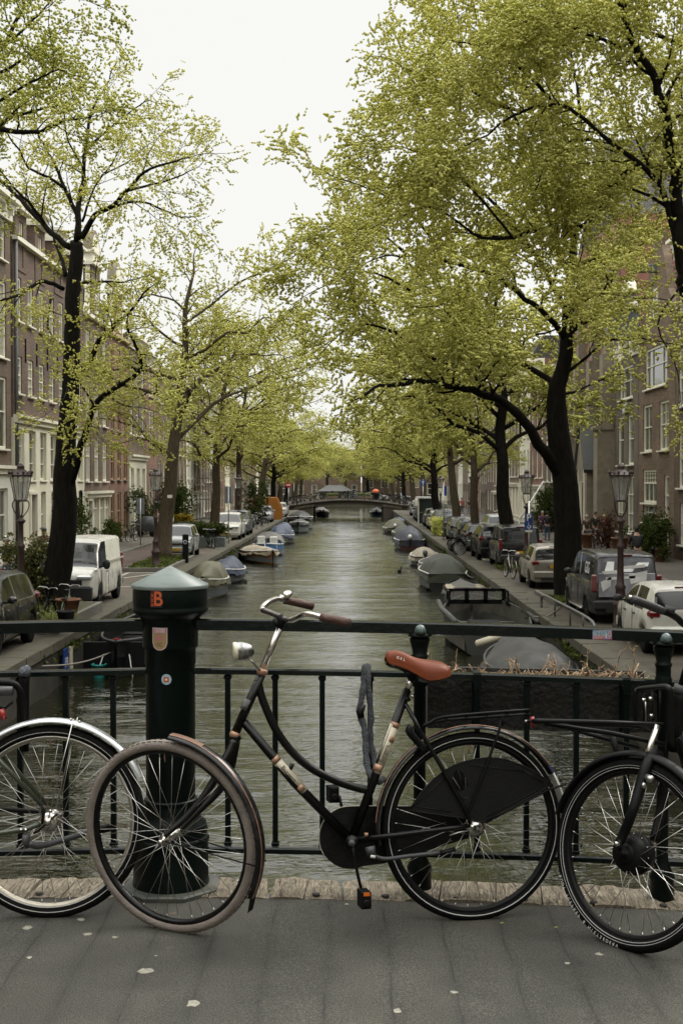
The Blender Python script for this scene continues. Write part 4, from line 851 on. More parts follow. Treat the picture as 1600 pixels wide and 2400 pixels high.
for lab, loc in (('street lamp left of the leaning tree with the pale tag on its trunk', (-8.25, 53.0, .1)), ('street lamp between the grey van and the white hatchback on the right bank', (6.7, 31.6, 0)), ('street lamp behind the blue parking sign on the right bank', (6.75, 49.0, 0)), ('street lamp beside the waiting people on the right bank', (6.7, 69.5, 0)), ('distant street lamp by the no-entry sign on the left bank', (-7.9, 118, 0)), ('distant street lamp before the far bridge on the right bank', (6.7, 96, 0)), ('slim lamp post among parked cars on the left bank', (-7.9, 88, 0))):
    c = copy_tree(la, None, kids0); c.location = loc; c['label'] = lab; c.rotation_euler.z = hr.uniform(0, 1)

# ------------------------------------------------------------------ signs and small street furniture
BLUE = pm('traffic sign blue', (.015, .05, .22), .4)
def sign_post(t, h): MB().tube([(0, 0, 0), (0, 0, h)], .035, 8).build('post', ALU, t)
s1 = thing('parking_sign', 'blue disabled parking sign with white P on a post behind the beige hatchback', 'road sign', (6.75, 48.3, 0)); sign_post(s1, 2.95)
MB().box((-.02, -.05, 2.17), (.30, .03, .60), bev=.006).build('plate', BLUE, s1); MB().box((-.02, -.05, 1.80), (.26, .025, .08)).build('lower_plate', WHT, s1)
FR = fr((-.02, -.07, 2.31), (1, 0, 0), (0, 0, 1), (0, -1, 0)); text_obj('letter', 'P', .36, WHTP, FR, s1, bold=True)
m = MB(); Z = 2.0
m.tube([(.06 * math.cos(a) - .01, -.072, Z - .03 + .06 * math.sin(a)) for a in [R(150 + 21 * k) for k in range(12)]], .012, 5); m.tube([(-.03, -.072, Z + .09), (-.02, -.072, Z + .02), (.03, -.072, Z + .02), (.06, -.072, Z - .06)], .010, 5); m.ell((-.035, -.075, Z + .12), (.018, .01, .018), 8, 6); m.build('wheelchair_symbol', WHTP, s1)
s2 = thing('one_way_sign', 'blue square sign with white arrow near the far bridge on the right', 'road sign', (6.6, 118, 0)); sign_post(s2, 3.9); MB().box((0, -.05, 3.6), (.46, .04, .52)).build('plate', BLUE, s2)
m = MB(); m.box((0, -.08, 3.53), (.07, .02, .3)); m.add([(-.14, -.09, 3.62), (.14, -.09, 3.62), (0, -.09, 3.80)], [(0, 1, 2)]); m.build('arrow', WHTP, s2)
s2b = thing('parking_sign', 'narrow blue sign on a trunk-side post far along the right bank', 'road sign', (5.75, 79.5, 0)); sign_post(s2b, 3.6); MB().box((.1, -.05, 3.1), (.17, .04, .6)).build('plate', BLUE, s2b)
s3 = thing('no_entry_sign', 'round red no-entry sign with white bar on the left bank near the far bridge', 'road sign', (-7.15, 142, 0)); sign_post(s3, 3.2)
MB().lathe([(.34, 0), (.34, .04)], 24, 0, fr((0, -.05, 3.3), (1, 0, 0), (0, 0, 1), (0, -1, 0))).build('disc', pm('traffic sign red', (.4, .02, .02), .4), s3); MB().box((0, -.105, 3.3), (.46, .02, .11)).build('bar', WHTP, s3)
for lab, loc, z, w, h in (('grey back of a tall rectangular sign on a post beside the white car', (-7.3, 74.6, 0), 2.9, .42, 1.0), ('blue-grey sign back behind the second left lamp post', (-11.9, 71, 0), 2.3, .44, .9)):
    s4 = thing('sign_back', lab, 'road sign', loc); sign_post(s4, z + h / 2); MB().box((0, .0, z), (w, .05, h), bev=.01).build('plate', pm('grey sign back', (.16, .18, .19), .45), s4)
cp = thing('charging_post', 'black charging post with round blue logo beside the silver car', 'charging post', (-7.55, 57.2, 0)); MB().box((0, 0, .65), (.26, .2, 1.3), bev=.03).build('body', BLKM, cp); MB().lathe([(.09, 0), (.09, .01)], 16, 0, fr((0, -.10, .95), (1, 0, 0), (0, 0, 1), (0, -1, 0))).build('socket_logo', WHT, cp); MB().lathe([(.065, 0), (.065, .01)], 16, 0, fr((0, -.108, .95), (1, 0, 0), (0, 0, 1), (0, -1, 0))).build('socket_ring', BLUE, cp); MB().tube(smooth_path([(0, -.1, .6), (-.2, -.2, .3), (-.35, -.1, .05)], 4), .015, 6).build('cable', BLKM, cp)
for lab, loc in (('black pavement bollard on the right bank near the potted plants', (12.0, 50.5, .1)), ('black pavement bollard beside the tree at the far right pavement', (11.5, 68, .1))):
    b_ = thing('bollard', lab, 'bollard', loc, group='black pavement bollards'); MB().lathe([(.11, 0), (.10, .1), (.075, .14), (.07, .82), (.095, .84), (.095, .9), (.05, .98), (0, 1.0)], 12).build('body', BLKM, b_)
# quay rail (steel handrail at the right quay edge)
qr = thing('mooring_rail', 'low bent steel pipe rail along the right quay edge beside the grey van', 'rail', (5.5, 31, 0)); m = MB()
MB().tube(smooth_path([(-.18, 4.5, .15), (-.18, 4.3, .5), (-.05, 2.5, .5), (.1, -1, .45), (.15, -1.6, .3)], 4), .035, 8).build('pipe', pm('grey galvanised pipe', (.14, .14, .13), .5), qr)
for y in (3.4, 1, -.8): MB().tube([(.02, y, 0), (.02, y, .47)], .025, 6).build('rail_foot', GREYP, qr)

# the street goes on beside and behind the viewpoint: plain unseen fronts added for reflections and shading
sb_lab = ['first', 'second', 'third', 'fourth', 'fifth', 'sixth', 'seventh', 'eighth', 'ninth', 'tenth', 'eleventh']
for side in (-1, 1):
    for i in range(8):
        y = -78 + i * 15
        if -4 < y + 7 < 4 : continue
        house(side, y, y + 14.2, 12.5 + (i * 37 % 5) * .7, mats[(i + 3 * (side > 0)) % 6], [(9, 10.8, 4, 'sash', 1.2), (5.4, 7.6, 4, 'sash', 1.2), (1.2, 3.6, 4, 'sash', 1.3)], 'unseen house added beside or behind the viewpoint on the %s bank, %s from the far end' % ('left' if side < 0 else 'right', sb_lab[i]), detail=False, X=15.0)
sheet('ground', -1500, LX - .4, -200, 5.6, -.012, GR); sheet('ground', RX + .4, 1500, -200, 5.6, -.012, GR)
# ------------------------------------------------------------------ trees
BARK = pm('dark elm bark', (.011, .009, .007), .95, var=.4, vs=6, bump=1.0, bs=14, stretch=(3, 3, .6), grime=.4, gcol=(.018, .02, .01), gs=3, spec=.12)
BARK2 = pm('brown elm bark', (.085, .066, .044), .95, var=.4, vs=6, bump=1.0, bs=14, stretch=(3, 3, .6), grime=.4, gcol=(.045, .045, .02), gs=3, spec=.12)
def leaf_mat(name, c1, c2, tr=.4):
    m, nt, b = newmat(name); L = nt.links.new
    for n in list(nt.nodes): nt.nodes.remove(n)
    g = nd(nt, 'ShaderNodeNewGeometry'); tc = nd(nt, 'ShaderNodeTexCoord'); n = nd(nt, 'ShaderNodeTexNoise'); n.inputs['Scale'].default_value = .55; n.inputs['Detail'].default_value = 3; L(tc.outputs['Object'], n.inputs['Vector'])
    ad = nd(nt, 'ShaderNodeMath', operation='MULTIPLY_ADD'); L(g.outputs['Random Per Island'], ad.inputs[0]); ad.inputs[1].default_value = .55; L(n.outputs[0], ad.inputs[2])
    r = nd(nt, 'ShaderNodeMapRange'); r.inputs[1].default_value = .35; r.inputs[2].default_value = 1.15; L(ad.outputs[0], r.inputs[0])
    mx = nd(nt, 'ShaderNodeMix', data_type='RGBA'); L(r.outputs[0], mx.inputs[0]); mx.inputs[6].default_value = (*c1, 1); mx.inputs[7].default_value = (*c2, 1)
    d = nd(nt, 'ShaderNodeBsdfDiffuse'); t = nd(nt, 'ShaderNodeBsdfTranslucent'); L(mx.outputs[2], d.inputs[0]); L(mx.outputs[2], t.inputs[0])
    ms = nd(nt, 'ShaderNodeMixShader'); ms.inputs[0].default_value = tr; L(d.outputs[0], ms.inputs[1]); L(t.outputs[0], ms.inputs[2])
    o = nd(nt, 'ShaderNodeOutputMaterial'); L(ms.outputs[0], o.inputs[0]); return m
LEAF = leaf_mat('yellow-green spring elm foliage', (.46, .46, .10), (.86, .84, .34), .42)
LEAFD = leaf_mat('fresh green elm foliage', (.34, .37, .08), (.8, .79, .28), .38)
BUSHM = leaf_mat('dark green shrub foliage', (.018, .03, .01), (.10, .125, .035), .25)
GRASSM = leaf_mat('long grass blades', (.09, .11, .03), (.26, .27, .09), .25)
def leaves_mesh(name, P, T, mat_, size=.05, k=4, spread=.05, seed=1, updown=1.1):
    """k small bent leaf pairs round each point, along its twig direction"""
    rs = np.random.RandomState(seed); P = np.asarray(P, dtype=np.float64); T = np.asarray(T, dtype=np.float64); N = len(P)
    C = np.repeat(P, k, 0) + rs.normal(0, 1, (N * k, 3)) * spread * [1, 1, .8]
    A = np.repeat(T, k, 0) + rs.normal(0, .7, (N * k, 3)); A /= np.linalg.norm(A, axis=1)[:, None] + 1e-9
    U = rs.normal(0, 1, (N * k, 3)); U[:, 2] += updown; B = np.cross(A, U); B /= np.linalg.norm(B, axis=1)[:, None] + 1e-9
    Nn = np.cross(A, B); s = size * rs.uniform(.6, 1.35, (N * k, 1))
    v = np.stack([C - A * s, C - B * s * .62 + Nn * s * .35, C + A * s, C + B * s * .62 + Nn * s * .35], 1).reshape(-1, 3)
    M = N * k; f = np.arange(M * 4).reshape(M, 4); tri = np.concatenate([f[:, [0, 1, 2]], f[:, [0, 2, 3]]], 1).reshape(-1)
    me = bpy.data.meshes.new(name); me.vertices.add(M * 4); me.vertices.foreach_set('co', v.ravel()); me.loops.add(M * 6); me.loops.foreach_set('vertex_index', tri.astype(np.int32))
    me.polygons.add(M * 2); me.polygons.foreach_set('loop_start', np.arange(0, M * 6, 3, dtype=np.int32)); me.polygons.foreach_set('loop_total', np.full(M * 2, 3, dtype=np.int32))
    me.materials.append(mat_); me.update(calc_edges=True); me.validate(); return me
def blobs_mesh(name, P, T, mat_, size=.05, seed=1, mult=3.0, sig=.14, chain=4, step=.06):
    """puffy seed clusters: short chains of small lumps hanging along the twigs"""
    rs = np.random.RandomState(seed); P = np.asarray(P, float); T = np.asarray(T, float); N = len(P)
    n2 = int(N * mult / chain); ix = rs.randint(0, N, n2); S = P[ix] + rs.normal(0, sig, (n2, 3)); D = T[ix] * .8 + rs.normal(0, .55, (n2, 3)) * [1, 1, .6]; D /= np.linalg.norm(D, axis=1)[:, None] + 1e-9
    Q = [P]; U = [T]
    for j in range(chain): Q.append(S + D * step * j + rs.normal(0, .012, (n2, 3))); U.append(D)
    P = np.concatenate(Q); T = np.concatenate(U); N = len(P)
    A = T + rs.normal(0, .45, (N, 3)); A /= np.linalg.norm(A, axis=1)[:, None] + 1e-9
    B = np.cross(A, rs.normal(0, 1, (N, 3))); B /= np.linalg.norm(B, axis=1)[:, None] + 1e-9; C = np.cross(A, B)
    s = size * rs.uniform(.6, 1.3, (N, 1)); j = lambda: rs.uniform(.75, 1.25, (N, 1))
    v = np.stack([P + A * s * j(), P - A * s * j(), P + B * s * .66 * j(), P - B * s * .66 * j(), P + C * s * .6 * j(), P - C * s * .6 * j()], 1).reshape(-1, 3)
    F = np.array([[0, 2, 4], [2, 1, 4], [1, 3, 4], [3, 0, 4], [2, 0, 5], [1, 2, 5], [3, 1, 5], [0, 3, 5]]); f = (np.arange(N)[:, None, None] * 6 + F[None]).reshape(-1).astype(np.int32); M = N * 8
    me = bpy.data.meshes.new(name); me.vertices.add(N * 6); me.vertices.foreach_set('co', v.ravel()); me.loops.add(M * 3); me.loops.foreach_set('vertex_index', f)
    me.polygons.add(M); me.polygons.foreach_set('loop_start', np.arange(0, M * 3, 3, dtype=np.int32)); me.polygons.foreach_set('loop_total', np.full(M, 3, dtype=np.int32)); me.polygons.foreach_set('use_smooth', np.ones(M, dtype=bool))
    me.materials.append(mat_); me.update(calc_edges=True); print('BLOBS', N); return me
class Tree:
    def __init__(s, seed): s.rs = 1.0; s.rg = random.Random(seed); s.mb = MB(); s.tw = MB(); s.P = []; s.T = []
    def rv(s, a): return Vector((s.rg.uniform(-a, a), s.rg.uniform(-a, a), s.rg.uniform(-a, a)))
    def limb(s, pts, r0, r1, n=9, sec=True, dens=.5, t0=.25, L=(1.2, 3.0), leafy=1.0, sm=3, twig=7, up=.25, vis=None):
        P = smooth_path(pts, sm) if sm else [Vector(p) for p in pts]; N = len(P)
        r0 *= s.rs; r1 *= s.rs; rr = [r0 + (r1 - r0) * (i / (N - 1)) ** .8 for i in range(N)]
        P = [p + s.rv(min(.04, r0 * .3)) if 0 < i < N - 1 else p for i, p in enumerate(P)]
        s.mb.tube(P, rr, n)
        if sec: s.secs(P, rr, dens, t0, L, leafy, twig, up)
        return P
    def secs(s, P, rr, dens, t0, L, leafy, twig, up=.25):
        tot = sum((P[i + 1] - P[i]).length for i in range(len(P) - 1)); acc = 0; nxt = tot * t0
        for i in range(len(P) - 1):
            seg = (P[i + 1] - P[i]).length; d = (P[i + 1] - P[i]).normalized()
            while acc + seg > nxt:
                f = (nxt - acc) / seg; q = P[i].lerp(P[i + 1], f); r = rr[i]; tt = nxt / tot
                side = s.rv(1); side = (side - d * side.dot(d)).normalized()
                dd = (d * s.rg.uniform(.25, .9) + side * s.rg.uniform(.7, 1.1) + Vector((0, 0, up))).normalized()
                s.branch(q, dd, s.rg.uniform(*L) * (1.15 - .6 * tt), min(r * .45, .05), leafy, twig)
                nxt += s.rg.uniform(.6, 1.4) * dens
            acc += seg
        # leader continues as a leafy branch
        s.branch(P[-1], (P[-1] - P[-2]).normalized(), s.rg.uniform(*L) * .8, rr[-1], leafy, twig)
    def branch(s, p, d, L, r, leafy=1.0, twig=7):
        n = 5; pts = [p]; rr = [r]
        for i in range(n):
            d = (d + s.rv(.28) + Vector((0, 0, -.03))).normalized(); pts.append(pts[-1] + d * L / n); rr.append(max(.006, r * (1 - .85 * (i + 1) / n)))
        s.mb.tube(pts, rr, 5, caps=False)
        k = int(twig * max(.5, L / 2))
        for j in range(k):
            f = .15 + .85 * (j + s.rg.random()) / k; i = min(n - 1, int(f * n)); q = pts[i].lerp(pts[i + 1], f * n - i); dd = (pts[i + 1] - pts[i]).normalized()
            side = s.rv(1); td = (dd * .8 + side * .9 + Vector((0, 0, .1))).normalized(); s.twig(q, td, s.rg.uniform(.35, 1.0) * min(1, L / 1.6), leafy)
        s.twig(pts[-1], d, .6 * min(1, L / 1.5), leafy)
    def twig(s, p, d, L, leafy):
        n = 4; pts = [p]
        for i in range(n): d = (d + s.rv(.3) + Vector((0, 0, -.10))).normalized(); pts.append(pts[-1] + d * L / n)
        s.tw.tube(pts, [.006, .005, .004, .0035, .003], 3, caps=False)
        step = .075 / max(.15, leafy); t = .12
        while t < L:
            i = min(n - 1, int(t / L * n)); q = pts[i].lerp(pts[i + 1], t / L * n - i); s.P.append(q); s.T.append((pts[i + 1] - pts[i]).normalized()); t += step * s.rg.uniform(.6, 1.5)
    def build(s, name, label, base, bark, leafm, group=None, size=.05, k=4, cat='tree', seed=1, spread=.045, mult=2.0, sig=.14):
        o = thing(name, label, cat, base, 0, group); B = Vector(base)
        def sh(mb): mb.v = [(x - B.x, y - B.y, z - B.z) for x, y, z in mb.v]
        sh(s.mb); sh(s.tw); t_ = s.mb.build('trunk', bark, o); tw = s.tw.build('twigs', bark, o); tw['kind'] = 'stuff'
        P = np.array(s.P) - np.array(base); me = blobs_mesh('crown', P, np.array(s.T), leafm, size, seed, mult, sig, k); c = mk('crown', me, o)
        return o
def PT(pts, Y0, Y1): 
    n = len(pts); return [W(px, py, Y0 + (Y1 - Y0) * i / (n - 1)) for i, (px, py) in enumerate(pts)]
FAM = 'elm trees along the canal'
# --- L1, the leaning tree beside the white van
t = Tree(11); Y = 35; t.rs = .78
tr = [(118, 1440), (125, 1400), (138, 1330), (148, 1260), (152, 1180), (152, 1100), (158, 1000), (166, 920), (169, 840), (170, 760), (171, 700), (176, 640), (180, 590), (180, 566)]
P = smooth_path(PT(tr, Y, Y), 3); r_ = list(np.interp(np.linspace(0, 1, len(P)), [0, .04, .12, .3, .5, .7, .85, 1], [.62, .48, .40, .34, .25, .215, .20, .17])); t.mb.tube([p + t.rv(.015) for p in P], r_, 16)
def lm(pts, a, b, y1, **kw): return t.limb(PT(pts, Y, Y + y1), a, b, **kw)
kw = dict(dens=.62, L=(.9, 2.0), leafy=.55, twig=6)
lm([(165, 580), (120, 545), (89, 509), (58, 478), (27, 446), (0, 420), (-50, 385), (-110, 340)], .12, .04, 1.5, **kw)
lm([(105, 525), (67, 473), (36, 442), (0, 397), (-40, 330)], .07, .02, -2, **kw)
lm([(179, 566), (179, 500), (154, 442), (129, 388), (103, 339), (86, 300), (80, 240)], .10, .02, 1.5, **kw)
lm([(154, 442), (112, 415), (67, 393), (49, 357), (22, 321), (0, 270)], .06, .02, -3, **kw)
lm([(183, 560), (185, 491), (196, 424), (201, 357), (210, 290), (223, 241), (250, 200), (262, 165)], .12, .02, 2, **kw)
lm([(193, 520), (210, 470), (223, 437), (250, 400), (263, 384), (278, 355)], .05, .015, -1, **kw)
lm([(192, 556), (223, 504), (263, 482), (304, 442), (339, 402), (384, 388), (425, 372)], .115, .025, -3, **kw)
lm([(304, 446), (357, 433), (415, 415), (450, 398)], .055, .018, 1, **kw)
lm([(268, 484), (300, 474), (339, 473), (379, 491), (425, 508), (450, 508)], .06, .018, -2, **kw)
lm([(219, 335), (250, 308), (286, 277), (330, 245), (350, 235)], .055, .015, 2, **kw)
lm([(240, 410), (300, 380), (340, 345), (370, 325)], .035, .012, 4, **kw)
lm([(200, 400), (160, 330), (150, 260), (140, 190), (150, 150)], .04, .012, -4, **kw)
kw = dict(dens=.5, L=(.8, 1.9), leafy=.8, twig=7)
lm([(178, 880), (212, 847), (227, 807), (250, 781), (267, 764), (300, 735), (325, 705)], .13, .04, -2, t0=.5, **kw)
lm([(161, 1150), (178, 1094), (192, 1043), (207, 994), (224, 951), (252, 922), (298, 890), (333, 863), (330, 840), (318, 815), (300, 770)], .15, .04, -3.5, t0=.45, **kw)
lm([(149, 677), (115, 662), (86, 662), (57, 685), (29, 697), (0, 705), (-60, 720)], .085, .03, -2.5, **kw)
lm([(189, 664), (224, 660), (260, 661), (296, 660), (330, 650)], .06, .02, 2, **kw)
lm([(155, 645), (141, 593), (126, 559), (122, 520)], .085, .03, 2, **kw)
lm([(252, 925), (290, 950), (330, 955), (370, 965)], .03, .01, -1, **kw)
lm([(120, 700), (112, 760), (125, 790)], .05, .02, -1, **kw)
t.limb([W(160, 905, 35), W(150, 935, 33.5), W(130, 950, 32.5)], .04, .01, **kw)
elmL1 = t.build('elm_tree', 'large leaning elm with forked trunk standing beside the white van', W(118, 1438, 35), BARK, LEAF, FAM, size=.042, k=4, seed=3, mult=9, sig=.18)
MB().box((0, 0, 0), (.01, .01, .01))
# --- L0: nearer tree, only its outer twigs hang in at the top left
t = Tree(5); Y = 21; t.rs = .7
t.limb([Vector((-9.5, 20, 0)), Vector((-9.4, 20.2, 5)), Vector((-9.1, 20.4, 9))], .4, .2, sec=False)
kw = dict(dens=.38, L=(.6, 1.5), leafy=.75, twig=6, t0=.35)
t.limb([Vector((-9.1, 20.4, 9))] + PT([(-120, 470), (-60, 360), (0, 290), (60, 265), (130, 250)], 21, 22), .12, .02, **kw)
t.limb([Vector((-9.1, 20.4, 8.6))] + PT([(-120, 420), (-20, 310), (60, 312), (110, 306), (150, 280), (180, 280)], 21, 20), .10, .02, **kw)
t.limb([Vector((-9.2, 20.3, 9))] + PT([(-160, 300), (-60, 180), (0, 110), (35, 60), (58, 0), (70, -60)], 21, 22), .12, .02, **kw)
t.limb(PT([(-60, 200), (0, 120), (50, 75), (90, 35), (120, 0)], 21, 20), .05, .015, **kw)
t.limb(PT([(-20, 180), (40, 150), (80, 115), (115, 90), (145, 75)], 21.5, 22), .045, .012, **kw)
t.limb(PT([(-20, 250), (60, 200), (100, 180), (130, 165), (150, 165)], 21, 20), .04, .012, **kw)
t.build('elm_tree', 'near elm whose budding twigs hang into the top left corner', (-9.5, 20, 0), BARK, LEAFD, FAM, size=.034, k=4, seed=8, mult=17, sig=.12)
# --- R1: the big dark tree behind the grey van
t = Tree(23); Y = 39.3; t.rs = .85
tr = [(1338, 1430), (1334, 1380), (1330, 1300), (1328, 1200), (1322, 1120), (1312, 1050), (1305, 980), (1303, 920), (1316, 870), (1328, 800), (1332, 720), (1338, 640), (1345, 540), (1340, 440)]
P = smooth_path(PT(tr, Y, Y), 3); r_ = list(np.interp(np.linspace(0, 1, len(P)), [0, .06, .2, .4, .5, .6, .8, 1], [.62, .50, .42, .36, .31, .24, .17, .07])); t.mb.tube([p + t.rv(.02) for p in P], r_, 16)
t.secs(P[-14:], r_[-14:], .5, .1, (1.5, 3.0), 1.0, 8)
kw = dict(dens=.42, L=(1.2, 2.6), leafy=1.0, twig=8)
lm([(1318, 1120), (1290, 1080), (1262, 1040), (1232, 990), (1180, 945), (1140, 925), (1090, 912), (1030, 902), (985, 892), (940, 900), (890, 905), (850, 930)], .25, .04, -4, t0=.4, **kw)
lm([(1160, 930), (1120, 890), (1080, 860), (1030, 845), (985, 825), (940, 790), (900, 770)], .13, .03, 2, t0=.25, **kw)
lm([(1135, 915), (1125, 870), (1112, 850), (1080, 800), (1060, 750), (1030, 720)], .09, .02, -3, **kw)
lm([(1306, 900), (1260, 872), (1205, 840), (1160, 790), (1110, 760), (1050, 700), (990, 670)], .13, .03, 3, t0=.2, **kw)
lm([(1326, 800), (1280, 740), (1230, 700), (1170, 650), (1100, 630), (1030, 610), (960, 600), (900, 600)], .12, .03, -3, t0=.2, **kw)
lm([(1332, 740), (1280, 640), (1230, 560), (1180, 500), (1120, 440), (1060, 400), (1000, 380)], .12, .03, 3, t0=.15, **kw)
lm([(1336, 660), (1300, 560), (1280, 460), (1250, 360), (1200, 270), (1150, 190), (1090, 120)], .11, .03, -1, t0=.15, **kw)
lm([(1345, 560), (1350, 440), (1360, 320), (1350, 200), (1330, 90), (1300, -20)], .10, .03, 3, t0=.1, **kw)
lm([(1330, 780), (1390, 720), (1440, 640), (1480, 540), (1500, 440), (1510, 330)], .12, .03, 3, t0=.2, **kw)
lm([(1318, 880), (1370, 840), (1420, 800), (1480, 790), (1540, 800), (1590, 810)], .07, .015, -3, **dict(kw, leafy=.75, dens=.65))
lm([(1290, 300), (1230, 200), (1150, 100), (1060, 30)], .06, .02, -3, **kw)
lm([(1100, 440), (1020, 330), (980, 250), (960, 190), (950, 140)], .06, .02, 2, **kw)
lm([(1060, 630), (980, 520), (920, 470), (860, 440), (800, 420)], .06, .02, -2, **kw)
lm([(960, 680), (880, 640), (810, 640), (760, 670), (720, 690)], .05, .015, 2, **kw)
lm([(930, 780), (860, 760), (800, 780), (750, 830)], .05, .015, -2, **kw)
lm([(960, 600), (880, 540), (800, 520), (740, 540)], .05, .015, 1, **kw)
t.build('elm_tree', 'big dark elm with wide canal-side limbs rising behind the grey van', W(1338, 1408, 39.3), BARK, LEAF, FAM, size=.058, k=4, seed=5, mult=6.0, sig=.24)
# --- R0: nearest right tree, trunk just outside the frame
t = Tree(31); Y = 25; t.rs = .72
t.limb([Vector((7.0, 24.5, 0)), Vector((6.95, 24.6, 4)), W(1655, 780, 25), W(1622, 700, 25), W(1598, 648, 25)], .42, .24, sec=False)
kw = dict(dens=.36, L=(.8, 2.0), leafy=1.0, twig=8)
lm([(1602, 660), (1594, 600), (1588, 530), (1584, 460), (1580, 400), (1570, 330), (1557, 261), (1535, 194), (1498, 125), (1478, 80), (1462, 36), (1450, -10), (1440, -80)], .22, .05, -1, t0=.2, **kw)
lm([(1500, 128), (1438, 103), (1402, 88), (1365, 79), (1330, 60), (1280, 50)], .06, .02, -2, **kw)
lm([(1660, 130), (1600, 109), (1529, 79), (1460, 62), (1395, 55), (1347, 12), (1320, -30)], .07, .03, 1, **kw)
lm([(1660, 470), (1600, 418), (1547, 391), (1498, 388), (1450, 418), (1414, 473), (1377, 521), (1330, 530), (1286, 533), (1240, 545), (1195, 557)], .10, .05, 1, t0=.3, **kw)
lm([(1195, 557), (1123, 557), (1074, 521), (1014, 485), (960, 500), (900, 520)], .05, .015, 1, **kw)
lm([(1600, 640), (1578, 540), (1552, 448), (1511, 394), (1462, 357), (1401, 309), (1353, 267), (1298, 242), (1226, 261), (1170, 290)], .10, .03, -1.5, t0=.3, **kw)
lm([(1401, 330), (1340, 330), (1280, 380), (1260, 430), (1240, 480)], .05, .015, 1, **kw)
lm([(1462, 36), (1400, 10), (1340, -20), (1280, -40)], .05, .02, -1, **kw)
lm([(1298, 242), (1240, 180), (1180, 130), (1130, 110), (1090, 100), (1060, 95)], .06, .015, -2, **kw)
lm([(1353, 60), (1280, 60), (1200, 50), (1150, 30), (1110, 20), (1080, 5)], .05, .015, 1, **kw)
lm([(1226, 261), (1150, 240), (1080, 200), (1030, 190), (1000, 180), (970, 170)], .05, .015, 0, **kw)
lm([(1200, 557), (1130, 470), (1060, 400), (1010, 370), (960, 350), (920, 340)], .04, .012, -2, **kw)
lm([(1589, 545), (1594, 420), (1602, 300), (1590, 180), (1600, 60)], .07, .02, 2, **kw)
lm([(1604, 660), (1580, 690), (1540, 760), (1580, 850), (1590, 900)], .04, .012, -1, **dict(kw, leafy=.7))
t.build('elm_tree', 'nearest right elm with its trunk outside the frame and limbs across the top right', (7.0, 24.5, 0), BARK, LEAF, FAM, size=.042, k=4, seed=9, mult=13, sig=.2)
# --- procedural canal elms
def elm(seed, lean, H=15.5, side=1, leafy=.95, nl=11, rad=6.0, r0=.42, open_=.0, size=.07, k=3, dens=.6, twig=6):
    """lean: horizontal drift of the trunk towards the canal (+x), built at the origin"""
    t = Tree(seed); rg = t.rg; pts = []; 
    for i in range(9):
        f = i / 8; pts.append(Vector((lean * f ** 1.3 + rg.uniform(-.15, .15), rg.uniform(-.2, .2), H * .78 * f)))
    P = smooth_path(pts, 3); rr = list(np.interp(np.linspace(0, 1, len(P)), [0, .05, .15, .5, .8, 1], [r0 * 1.35, r0 * 1.1, r0, r0 * .72, r0 * .4, r0 * .18])); t.mb.tube(P, rr, 12)
    t.secs(P[-8:], rr[-8:], dens, 0, (1.2, 2.4), leafy, twig)
    for i in range(nl):
        f = .40 + .54 * (i + rg.random() * .6) / nl; q = P[int(f * (len(P) - 1))]; az = rg.uniform(-1.2, 1.2) + (0 if i % 3 else math.pi) + rg.uniform(-.4, .4)
        L = rad * rg.uniform(.75, 1.1) * (1.15 - .55 * abs(f - .55) * 2) * (1.15 if abs(az) < 1.3 else .8); d = Vector((math.cos(az), math.sin(az), 0)); el = rg.uniform(.35, .9)
        lp_ = [q]; 
        for s in range(1, 6): u = s / 5; lp_.append(q + d * L * u * (1 - .12 * u) + Vector((0, 0, L * (el * u - .42 * u * u * el))) + t.rv(.22))
        t.limb(lp_, rr[int(f * (len(P) - 1))] * .5, .03, n=7, dens=dens, L=(1.1, 2.6), leafy=leafy, twig=twig, t0=.25, sm=2)
    return t
tl2 = elm(41, 1.3, 17.0, leafy=1.0, nl=13, rad=6.0, r0=.34)
o2 = tl2.build('elm_tree', 'leaning elm with pale tag on its trunk in front of the silver car', (0, 0, 0), BARK2, LEAF, FAM, size=.06, k=4, seed=2, mult=4.0, sig=.26)
o2.location = (-8.75, 59, 0)
MB().box((.30, -.44, 3.0), (.22, .04, .14), M=None).build('pale_tag', WHT, o2)
tl3 = elm(47, .9, 15.8, leafy=1.0, nl=13, rad=5.6, r0=.29)
o3 = tl3.build('elm_tree', 'slender grey elm beside the planter hedge behind the charging post', (0, 0, 0), BARK2, LEAF, FAM, size=.066, k=4, seed=4, mult=4.2, sig=.26); o3.location = (-8.4, 77, 0)
tr2 = elm(53, .6, 15.5, leafy=1.1, nl=14, rad=6.2, r0=.33)
o4 = tr2.build('elm_tree', 'dark elm behind the blue parking sign on the right bank', (0, 0, 0), BARK, LEAF, FAM, size=.08, k=4, seed=6, mult=5.5, sig=.26); o4.location = (7.15, 58.2, 0); o4.rotation_euler = (0, 0, math.pi)
kids1 = {}
for x in bpy.data.objects:
    if x.parent: kids1.setdefault(x.parent.name, []).append(x)
protos = [o2, o3, o4]
